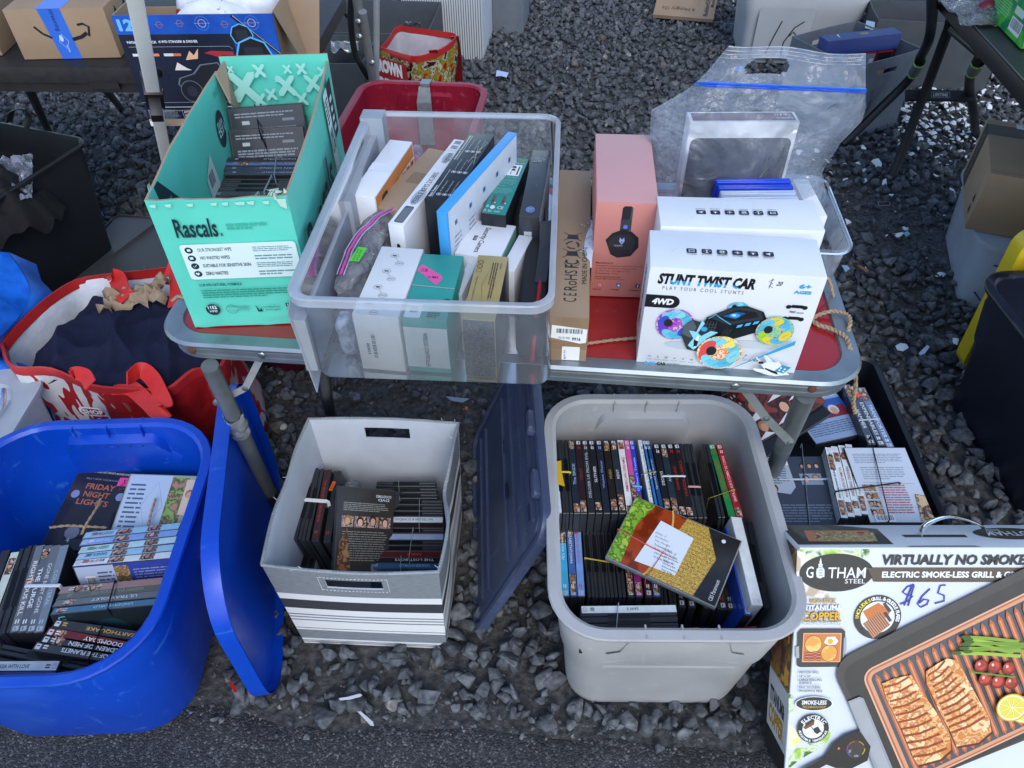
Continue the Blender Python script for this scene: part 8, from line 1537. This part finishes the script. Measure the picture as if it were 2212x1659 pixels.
def ribs():
 m = mat((.44, .47, .49), .8, .05, 20, bump=.01).copy(); n = m.node_tree.nodes; l = m.node_tree.links; b = n['Principled BSDF']; tc = n.new('ShaderNodeTexCoord'); wv = n.new('ShaderNodeTexWave'); wv.inputs['Scale'].default_value = 26; wv.bands_direction = 'X'; l.new(tc.outputs['Object'], wv.inputs[0]); cr = n.new('ShaderNodeValToRGB'); cr.color_ramp.elements[0].color = (.16, .18, .20, 1); cr.color_ramp.elements[1].color = (.52, .54, .55, 1); cr.color_ramp.elements[0].position = .35; cr.color_ramp.elements[1].position = .6; l.new(wv.outputs[0], cr.inputs[0]); l.new(cr.outputs[0], b.inputs['Base Color']); return m
M = fr(-.30, 4.12, .004, -.13); o = thing('fabric_box', 'tall pale grey ribbed fabric box standing on the gravel, top centre', 'fabric bin', M); q = MB(); W, D_, H_ = .40, .34, .55
for (x0, x1, y0, y1) in ((-W / 2, W / 2, -D_ / 2, -D_ / 2 + .005), (-W / 2, W / 2, D_ / 2 - .005, D_ / 2), (-W / 2, -W / 2 + .005, -D_ / 2 + .005, D_ / 2 - .005)): q.box(x0, x1, y0, y1, 0, H_, ribs())
q.box(W / 2 - .005, W / 2, -D_ / 2 + .005, D_ / 2 - .005, 0, H_, mat((.50, .54, .57), .85)); q.box(-W / 2 + .005, W / 2 - .005, -D_ / 2 + .005, D_ / 2 - .005, 0, .005, mat((.3, .3, .3), .9)); D = q.D((W / 2, -D_ / 2, 0), (0, 1, 0), (0, 0, 1), .001); D.ring(.1, .28, .03, .06, .002, '#3a4048', -60, 90); D.line([(.1, .24), (.11, .2), (.09, .19)], .002, '#3a4048'); q.build('shell', o)
M = fr(.02, 4.42, .004, -.13); q = MB(); q.box(-.09, .09, -.15, .15, 0, .40, mat((.13, .155, .18), .8, .1, 20)); solo('fabric_box', 'dark slate fabric box right behind the ribbed grey box', 'fabric bin', q, M, bevel=.006)
slate = mat((.055, .066, .078), .7, .12, 20)
def openbox(name, label, M, W, D_, H_, m, cat='fabric bin', t_=.006, slots=False, inn=None, dec=None, **k):
 o = thing(name, label, cat, M); q = MB()
 fn = lambda s: (lambda u, v: (((u - .5) * W, -D_ / 2 - .006 * math.sin(PI * u) * v, H_ * v), (0, -1, 0)) if s == 'F' else (((.5 - u) * W, D_ / 2 + .006 * math.sin(PI * u) * v, H_ * v), (0, 1, 0)) if s == 'B' else ((-W / 2 - .006 * math.sin(PI * u) * v, (.5 - u) * D_, H_ * v), (-1, 0, 0)) if s == 'L' else ((W / 2 + .006 * math.sin(PI * u) * v, (u - .5) * D_, H_ * v), (1, 0, 0)))
 for s in 'FBLR': panel(q, fn(s), 20, 16, t_, m, inn or m, m, (lambda u, v: .36 < u < .64 and .8 < v < .9) if slots and s in 'FB' else None)
 q.box(-W / 2, W / 2, -D_ / 2, D_ / 2, 0, .005, m)
 if dec: dec(q, W, D_, H_)
 q.build('shell', o, smooth=40); return o
p = at(810, 95, .2); openbox('fabric_box', 'wide dark slate fabric tray left of the ribbed box, behind the grey tubes', fr(p.x - .03, p.y + .12, .004, -.1), .62, .42, .28, slate)
p = at(770, 140, .25); openbox('fabric_box', 'dark slate fabric tray with shiny wrap on its rim, behind the teal carton', fr(p.x - .12, p.y + .04, .004, -.08), .36, .30, .30, slate)
q = MB(); q.grid(lambda u, v: tuple(at(715 + 60 * u, 88 + 22 * v, .31) + Vector((0, 0, .02 * nz(u * 4, v * 4, 1)))), 16, 8, mat('#8a8c86', .2, .4, 50, metal=.7, bump=.8, bscale=60)); solo('foil_wrap', 'crinkled silvery plastic wrap on the rim of the dark tray', 'wrap', q, smooth=15, solid=.0005)
p = at(900, 60, .3); q = MB(); q.grid(lambda u, v: tuple(at(872 + 36 * u, 48 + 40 * v, .30 - .1 * v) + Vector((0, 0, .015 * nz(u * 4, v * 4, 5)))), 10, 10, mat('#7c8288', .2, .4, 50, metal=.6, bump=.8, bscale=60)); solo('foil_wrap', 'shiny wrap corner beside the ribbed grey box', 'wrap', q, smooth=15, solid=.0005)
gr = mat('#7b8085', .45, .1, 20, metal=.2)
def ground_end(a, b): d = b - a; return a + d * (a.z / -d.z)
o = thing('silver_pole', 'thin upright silver pole between the red tote and the dark trays', 'pole', None); a, b = az(813, -20, 2.62), az(813, 178, 3.0); tube_thing(o, 'tube', [a, ground_end(a, b)], .0115, mat('#b4bcc2', .35, .1, 30, metal=.25))
o = thing('folding_chair', 'folded chair frame of grey and black tubes behind the mint carton', 'folding chair', None)
a, b = az(783, 25, 2.66), az(806, 178, 2.95); tube_thing(o, 'tube', [a, ground_end(a, b)], .0155, gr); tube_thing(o, 'tube', [az(768, -25, 2.6), az(783, 78, 2.78)], .017, gr)
tube_thing(o, 'tube', bezier([az(759, -10, 2.7), az(758, 50, 2.78), az(766, 110, 2.86), az(780, 140, 2.9), az(796, 168, 2.95)], 6), .012)
tube_thing(o, 'brace', [az(708, -8, 2.7), az(760, 45, 2.78)], .007); q = MB()
for pp, h in (((776, 42), 2.7), ((778, 74), 2.74), ((805, 130), 2.86)): q = MB(); rivet(q, az(*pp, h) + Vector((0, -.02, 0)), (0, -1, .3), .011, steel); q.build('bolt', o, smooth=50)
M = frame3(at(1410, 38, .03), (1, -.28, 0), (.1, -.35, 1)); q = MB(); q.box(0, .33, 0, .26, 0, .02, kraft); D = q.D((0, 0, .02), (1, 0, 0), (0, 1, 0)); [D.line([(.04 + .05 * k, .15), (.05 + .05 * k, .19), (.06 + .05 * k, .15), (.075 + .05 * k, .17)], .0025, '#1c1a18') for k in range(5)]; D.text('6 Hungry Oz', .04, .05, .18, .035, '#1c1a18', 0, rot=2); D.text('BuilderDLX', .27, .02, .025, .18, '#1c1a18', .02, rot=1); D.text('Made', .30, .1, .02, .07, '#1c1a18', .01, rot=1); solo('cardboard_piece', 'flat piece of cardboard with handwriting lying on the gravel, top right of centre', 'cardboard', q, M)
M = fr(1.45, 3.98, .004, -.10); pl10 = mat((.42, .44, .46), .45, .06, 8); t10, o10 = tote('storage_tote', 'grey plastic tote with number 10 handwritten on its side, top right', .62, .42, .40, M, None, .10, .05, m=pl10, rim=.02)
q = MB(); D = q.D((-.30, -.188, .02), (1, 0, 0), (0, -.045, 1), .004); k_ = '#14161a'; D.rrect(.08, .02, .26, .24, .02, mat((.36, .38, .40), .45, .06, 8)); D.line([(.15, .04), (.17, .12), (.195, .2)], .006, k_); D.line([(.30, .20), (.26, .17), (.225, .10), (.225, .04), (.25, .02), (.285, .06), (.29, .12), (.26, .15), (.245, .13)], .006, k_); q.dec.build('moulded_panel', o10)
felt2 = mat((.105, .125, .155), .95, .12, 30, bump=.4, bscale=300); cF = at(1933, 274, 0); M = frame3(Vector((cF.x, cF.y, .004)), Vector((.30, .155, 0)), (0, 0, 1)) @ Matrix.Translation((-.19, .18, 0))
def df(q, W, D_, H_): D = q.D((-W / 2, -D_ / 2 - .006, 0), (1, 0, 0), (0, 0, 1), .001); D.line([(.09, .09), (.11, .15), (.14, .22), (.15, .12)], .003, '#14161c'); D.line([(.10, .13), (.15, .17)], .003, '#14161c')
openbox('fabric_box', 'grey felt cube with cut hand slot holding a blue game box, upper right', M, .37, .36, .335, felt2, slots=True, dec=df)
M2 = M @ Matrix.Translation((-.01, -.02, .04)) @ Matrix.Rotation(R(-14), 4, 'Z')
def dgm(q, w, d, h):
 D = DT(q, w, d, h); D.rect(0, 0, w, d, art(('#062258', '#0a3070', '#082860'), 40, .5, False)); D.poly([(w * .2, d * .3), (w * .23, d * .9), (w * .21, d * .9)], '#c8ccd0'); D.poly([(w * .5, d * .8), (w * .62, d * .8), (w * .6, d * .4), (w * .5, d * .45)], '#5a5648')
 D = DF(q, w, d, h); D.rect(w * .01, 0, w * .98, h * .82, mat((.014, .014, .018), .35)); D.rect(w * .02, h * .1, w * .32, h * .66, '#8a1c24'); D.rect(w * .03, h * .1, w * .30, h * .62, '#1a1a22'); D.rect(w * .39, h * .05, w * .33, h * .76, '#a02028'); D.rect(w * .40, h * .06, w * .31, h * .73, '#6c7c94'); D.rect(w * .42, h * .3, w * .04, h * .4, '#b9c0c8'); D.rect(w * .64, h * .25, w * .06, h * .48, '#b9c0c8'); D.rect(w * .745, h * .05, w * .2, h * .76, '#a02028'); D.rect(w * .75, h * .06, w * .19, h * .73, '#15161a'); D.text('THE BIBLE CONTENTS', w * .755, h * .1, w * .025, h * .6, '#d8dadc', .01, rot=3); D.ell(w * .86, h * .55, w * .05, h * .14, '#b0a078', 14); D.rect(w * .83, h * .15, w * .06, h * .35, '#a0906a')
boxthing('board_game', 'worn blue board game box sticking out of the grey felt cube', M2, .34, .065, .335, mat((.012, .03, .16), .5, .1, 30), dec=dgm)
openbox('fabric_box', 'large dark slate fabric bin behind the grey felt cube', fr(2.12, 4.0, .004, -.2), .50, .36, .34, slate); openbox('fabric_box', 'dark slate fabric bin with clear tape between felt cube and big bin', fr(1.97, 3.62, .004, -.18), .56, .26, .31, slate)
q = MB(); q.add([tuple(at(*c_, .335)) for c_ in ((1872, 44), (1890, 48), (1888, 66), (1868, 60))], [(0, 1, 2, 3)], mat('#8a96a0', .15, 0)); solo('tape_strip', 'strip of clear tape on the rim of the dark slate bin', 'tape', q, solid=.0006)
A, Bq = at(2048, 0, .74), at(2212, 181, .74); Xd = (Bq - A); Xd.z = 0; Xd.normalize(); Yd = Vector((-Xd.y, Xd.x, 0)); Yd = Yd if Yd.x > 0 else -Yd
M = frame3(A - Xd * .3, Xd, (0, 0, 1)); fl = 1 if (M.to_3x3() @ Vector((0, 1, 0))).x > 0 else -1
o = thing('black_folding_table', 'black folding table with bent tube legs and toy boxes, top right corner', 'table', M); q = MB(); q.box(0, 1.5, 0 if fl > 0 else -.75, .75 if fl > 0 else 0, -.045, 0, mat((.014, .014, .015), .45, .3, 40)); q.box(0, 1.5, .004 * fl - .003, .004 * fl + .003, .0, .004, mat('#7a858c', .3, .1, 30, metal=.6)); q.build('table_top', o, bevel=.006, smooth=40)
iv = M.inverted(); G_ = lambda px, py, h: iv @ at(px, py, h)
tube_thing(o, 'leg', bezier([G_(2014, -60, .9), G_(2013, 40, .62), G_(2005, 90, .50), G_(1985, 130, .38), G_(1965, 170, .28), G_(1900, 235, .15), G_(1821, 312, .012)], 6), .0175)
tube_thing(o, 'leg', [G_(2066, -10, .72), G_(2050, 60, .58), G_(2000, 194, .32), G_(1925, 387, .012)], .0175)
tube_thing(o, 'leg', bezier([G_(2122, 115, .62), G_(2112, 130, .58), G_(2096, 165, .45), G_(2095, 195, .33), G_(2103, 240, .2), G_(2108, 292, .012)], 6), .0165); tube_thing(o, 'brace', [G_(2055, 65, .62), G_(2118, 118, .64)], .012)
q = MB(); pa, pb = at(1962, 206, .30), at(2098, 208, .30); Xb = (pb - pa); Mb = iv @ frame3(pa, Xb, (0, -.6, .8)); Lb = Xb.length; q.box(-.01, Lb + .01, -.02, .02, -.006, .006, blk, Mb); D = q.D(Mb @ Vector((0, -.02, .006)), Mb.to_3x3() @ Vector((1, 0, 0)), Mb.to_3x3() @ Vector((0, 1, 0)), .0006); D.rect(Lb * .35, .008, Lb * .30, .024, '#8a9096'); D.rect(Lb * .355, .0095, Lb * .29, .021, '#16181b'); D.text('LIFETIME', Lb * .38, .0135, Lb * .24, .013, '#a9aeb4', .03, .1); q.build('crossbar', o)
lime = mat((.30, .62, .12), .5);
for (c_, h, r_) in (((1983, 141), .37, .021), ((2110, 140), .56, .020)):
 q = MB(); p = G_(c_[0], c_[1], h); dn_ = (G_(c_[0] - 12, c_[1] + 22, h - .06) - p).normalized(); q.tube([p - dn_ * .02, p + dn_ * .06], r_, mat('#5c6164', .4, .2, 60), 12, cap=False); q.tube([p - dn_ * .03, p - dn_ * .018], r_ + .001, lime, 9, cap=False); q.tube([p + dn_ * .058, p + dn_ * .068], r_ + .001, lime, 9, cap=False); q.build('tape_wrap', o, smooth=40)
q = MB(); q.add([tuple(G_(*c_, h)) for c_, h in (((2094, 150), .47), ((2106, 132), .52), ((2104, 160), .47), ((2094, 170), .44))], [(0, 1, 2, 3)], lime); q.build('tape_flag', o, solid=.001)
def dgr(kind):
 def f(q, w, d, h):
  for D, ww in ((DF(q, w, d, h), w), (DL(q, w, d, h), d)):
   D.rect(0, 0, ww, h, art(('#1c8a2c', '#2aa838', '#5ac43c', '#148a50'), 9, .3, False)); D.ell(ww * .5, h * .72, min(ww, h) * .22, min(ww, h) * .24, '#1c3a5a', 18); D.poly([(ww * .35, h * .75), (ww * .5, h * .98), (ww * .62, h * .78), (ww * .5, h * .7)], '#e07828'); D.ell(ww * .5, h * .68, min(ww, h) * .14, min(ww, h) * .1, '#7ab0e0', 12); D.greek(ww * .1, h * .15, ww * .45, h * .3, 7, '#8ad09a', 2, .4); D.barcode(ww * .62, h * .08, ww * .25, h * .22); D.rrect(ww * .62, h * .35, ww * .2, h * .12, .003, '#c8e0cc'); D.text('TOY RACER', ww * .1, h * .5, ww * .5, h * .07, '#d8ecdc', .02)
 return f
M_ = M.to_3x3();
p = at(2165, 70, .745); boxthing('toy_box', 'green printed toy box on the right hand table, white panels on its side', frame3(p + Vector((.11, .02, 0)), Xd, (0, 0, 1)), .30, .2, .16, mat((.05, .35, .08), .4), dec=dgr(0))
p = at(2150, 12, .745); boxthing('toy_box', 'green and pink toy box behind the nearer green one, top right corner', frame3(p + Vector((.06, .10, 0)), Xd, (0, 0, 1)), .24, .16, .14, mat((.52, .22, .42), .4), dec=dgr(1), mats=dict(T=mat((.60, .40, .62), .3)))
q = MB(); p = at(2085, 20, .75)
q.grid(lambda u, v: (p.x - .05 + .22 * u, p.y - .12 + .3 * v, .748 + .04 * math.sin(PI * u) * math.sin(PI * v) + .018 * nz(u * 6, v * 6, 2)), 24, 24, clearmat('toy_wrap', (.95, .97, 1), .2, .05, bump=1, bscale=30)); solo('plastic_wrap', 'shiny clear wrapping over a dark red toy, top right table', 'wrap', q, smooth=30, solid=.0005)
q = MB(); q.loft([[(p.x + .06 + .05 * r * math.cos(a), p.y + .03 * r * math.sin(a) - .03, z) for a in [2 * PI * k / 18 for k in range(18)]] for r, z in ((.8, .746), (1, .755), (1, .77), (.6, .785), (.2, .788))], mat((.16, .01, .02), .3), cap0=True, cap1=True); solo('toy_car', 'dark red toy under clear wrapping at the top right', 'toy', q, smooth=50)
M = fr(1.6312, 2.069, .254, -.4011)
def dbx(q, w, d, h):
 bk = mat((.03, .027, .025), .6, .1, 20); D = DT(q, w, d, h); D.rect(0, d * .70, w, d * .20, bk); D.greek(w * .3, d * .74, w * .4, d * .12, 3, '#4a3c30', 2); D.rect(w * .24, d * .88, w * .42, d * .09, '#c8ccd0'); D.barcode(w * .26, d * .89, w * .38, d * .07, bgc='#c8ccd0'); D.line([(0, d * .95), (w, d * .95)], .002, '#3a2e24'); D.line([(0, d * .05), (w, d * .05)], .0015, '#3a2e24')
 D = DL(q, w, d, h); D.poly([(d * .08, 0), (d * .30, 0), (d * .30, h), (d * .08, h)], bk); D.text('HARD KNOCK', d * .14, h * .08, d * .09, h * .84, '#6a5640', .01, rot=1); D.ring(d * .85, h * .4, d * .09, h * .34, .001, '#1c1814', 0, 360, 4); D.poly([(d * .81, h * .35), (d * .85, h * .5), (d * .89, h * .35)], '#1c1814'); D.poly([(d * .81, h * .15), (d * .85, h * .3), (d * .89, h * .15)], '#1c1814')
 D = DF(q, w, d, h); D.greek(w * .45, h * .4, w * .5, h * .06, 1, '#8a6c4c', 2)
boxthing('shipping_box', 'closed brown carton with wide black printed band, on the frosted tote at right', M, .35, .3732, .1866, kraft, dec=dbx)
M = fr(1.70, 2.06, .004, -.30); ft2 = clearmat('frosted_tote', (.85, .9, .98), .86, .3, diffc=(.58, .65, .75)); o = thing('storage_tote', 'frosted grey tote with blue pen arrow under the brown carton, right edge', 'storage tote', M); q = MB()
q.loft([rr(.38, .46, .06, 6, 0, 0, 0), rr(.42, .50, .07, 6, 0, 0, .225), rr(.45, .53, .08, 6, 0, 0, .23), rr(.45, .53, .08, 6, 0, 0, .245)], ft2, cap0=True, cap1=True); ob = q.build('tub', o, smooth=40)
q = MB(); D = q.D((-.19, -.235, 0), (1, 0, 0), (0, -.09, 1), .024); c = '#1c3cb4'; D.line([(.02, .2), (.10, .195), (.15, .19)], .006, c); D.line([(.09, .195), (.095, .14), (.08, .09), (.04, .06), (.01, .09)], .006, c); D.line([(.10, .17), (.12, .12), (.10, .10), (.14, .09)], .002, '#1c1e24'); q.dec.build('pen_mark', ob)
ye = mat((.72, .52, .02), .4, .05, 10); M = frame3(Vector((1.57, 1.60, .235)), (1, 0, 0), (0, -1, .05)); lid('tote_lid', 'bright yellow plastic lid standing behind the dark navy tote at right edge', M, .50, .46, .05, ye, th=.05, lip=.016)
M = fr(1.44, 1.27, .004, .03); nb = scuffed((.010, .014, .028), (.05, .06, .09), .36, 6, .6); t_, o_ = tote('storage_tote', 'dark navy plastic tote cut off by the right edge of photo', .52, .56, .405, M, None, .17, .06, m=nb, rim=.024)
q = MB(); D = q.D((-.24, .24, .405), (1, 0, 0), (0, 1, 0), .001); D.rrect(0.02, 0.012, .04, .012, .005, '#05070c'); q.dec.build('hand_slot', o_)
def litter(name, label, cat, pts, h, c, th=.002, m=None):
 q = MB(); P = [at(*p, h) for p in pts]; n_ = len(P); q.add([tuple(p + Vector((0, 0, .004 * nz(i * 3.3, 1, 1)))) for i, p in enumerate(P)] + [tuple(p + Vector((0, 0, th))) for p in P], [tuple(range(n_ - 1, -1, -1)), tuple(range(n_, 2 * n_))] + [(i, (i + 1) % n_, n_ + (i + 1) % n_, n_ + i) for i in range(n_)], m or mat(c, .5, .05, 60)); solo(name, label, cat, q)
Lp = [('paper_scrap', 'folded white paper scrap on the gravel behind the pink box', 'paper', [(1073, 152), (1099, 158), (1094, 168), (1082, 164), (1071, 165)], .035, '#b9c6ee'), ('plastic_strip', 'short white plastic strip on the asphalt edge below the striped cube', 'litter', [(732, 1509), (752, 1506), (778, 1499), (782, 1502), (779, 1505), (755, 1511), (735, 1513)], .052, '#c8ccd0'), ('plastic_strip', 'slanting white plastic strip on the asphalt, lower left of centre', 'litter', [(768, 1533), (776, 1534), (806, 1560), (808, 1568), (800, 1567)], .024, '#c8ccd0'),
('zip_tie', 'small bright red plastic tie on the asphalt beside the blue lid', 'litter', [(495, 1473), (499, 1470), (511, 1488), (512, 1496), (506, 1496)], .05, '#b01820'), ('shell_piece', 'round white shell on the gravel right of the red table', 'litter', [(1934, 748), (1944, 742), (1958, 744), (1962, 752), (1950, 759), (1938, 756)], .04, '#c8d4dc'), ('plastic_piece', 'small white toothed plastic piece on the gravel right of the table', 'litter', [(1984, 764), (2002, 746), (2008, 750), (1998, 764), (1988, 768)], .03, '#c0cce4'), ('glass_sliver', 'thin pale blue sliver lying on the dirt under the clear bin', 'litter', [(963, 857), (1015, 862), (1000, 870), (975, 866)], .02, '#8296b0'), ('wood_chip', 'small orange brown wood chip on gravel right of the table', 'litter', [(1853, 576), (1858, 574), (1876, 584), (1873, 590)], .035, '#8a5a34'), ('paper_scrap', 'pale blue paper scrap on the gravel right of the toy boxes', 'paper', [(1818, 574), (1830, 574), (1836, 582), (1826, 588)], .035, '#8fb4cc'), ('glass_piece', 'tiny turquoise shard on dirt right of the clear tray', 'litter', [(1950, 504), (1960, 500), (1966, 506), (1958, 512)], .03, '#7ab0b8'), ('orange_peel', 'tiny orange fleck on the dirt behind the navy lid', 'litter', [(1005, 878), (1011, 880), (1010, 888), (1004, 884)], .02, '#c85a30'), ('blue_label', 'small bright blue label on gravel seen through the zip bag handle', 'litter', [(1588, 143), (1606, 142), (1606, 154), (1589, 154)], .04, '#2a78b4')]
for a in Lp: litter(*a)
for (px, py, r_, l) in ((612, 922, .011, 'smooth round white pebble between the blue lid and the striped cube'), (1820, 745, .010, 'small pale brown pebble near the twine end')):
 q = MB(); p = at(px, py, .03); q.loft([[(p.x + r_ * math.cos(b) * math.cos(a), p.y + r_ * math.cos(b) * math.sin(a), p.z + r_ * .7 * math.sin(b)) for a in [2 * PI * k / 16 for k in range(16)]] for b in [R(-85 + 17 * k) for k in range(11)]], mat('#b9b6a8', .6), cap0=True, cap1=True); solo('pebble', l, 'pebble', q, smooth=80)
for (px, py, r_, l) in ((1910, 440, .022, 'loop of clear elastic lying on the dirt right of the tray'), (1631, 325, .0, '')):
 if r_: q = MB(); p = at(px, py, .032); q.tube([(p.x + r_ * math.cos(a), p.y + r_ * .7 * math.sin(a), p.z + .003 * math.sin(3 * a)) for a in [2 * PI * k / 24 for k in range(25)]], .0008, mat('#9a968c', .4, 0), 5); solo('elastic_loop', l, 'litter', q)
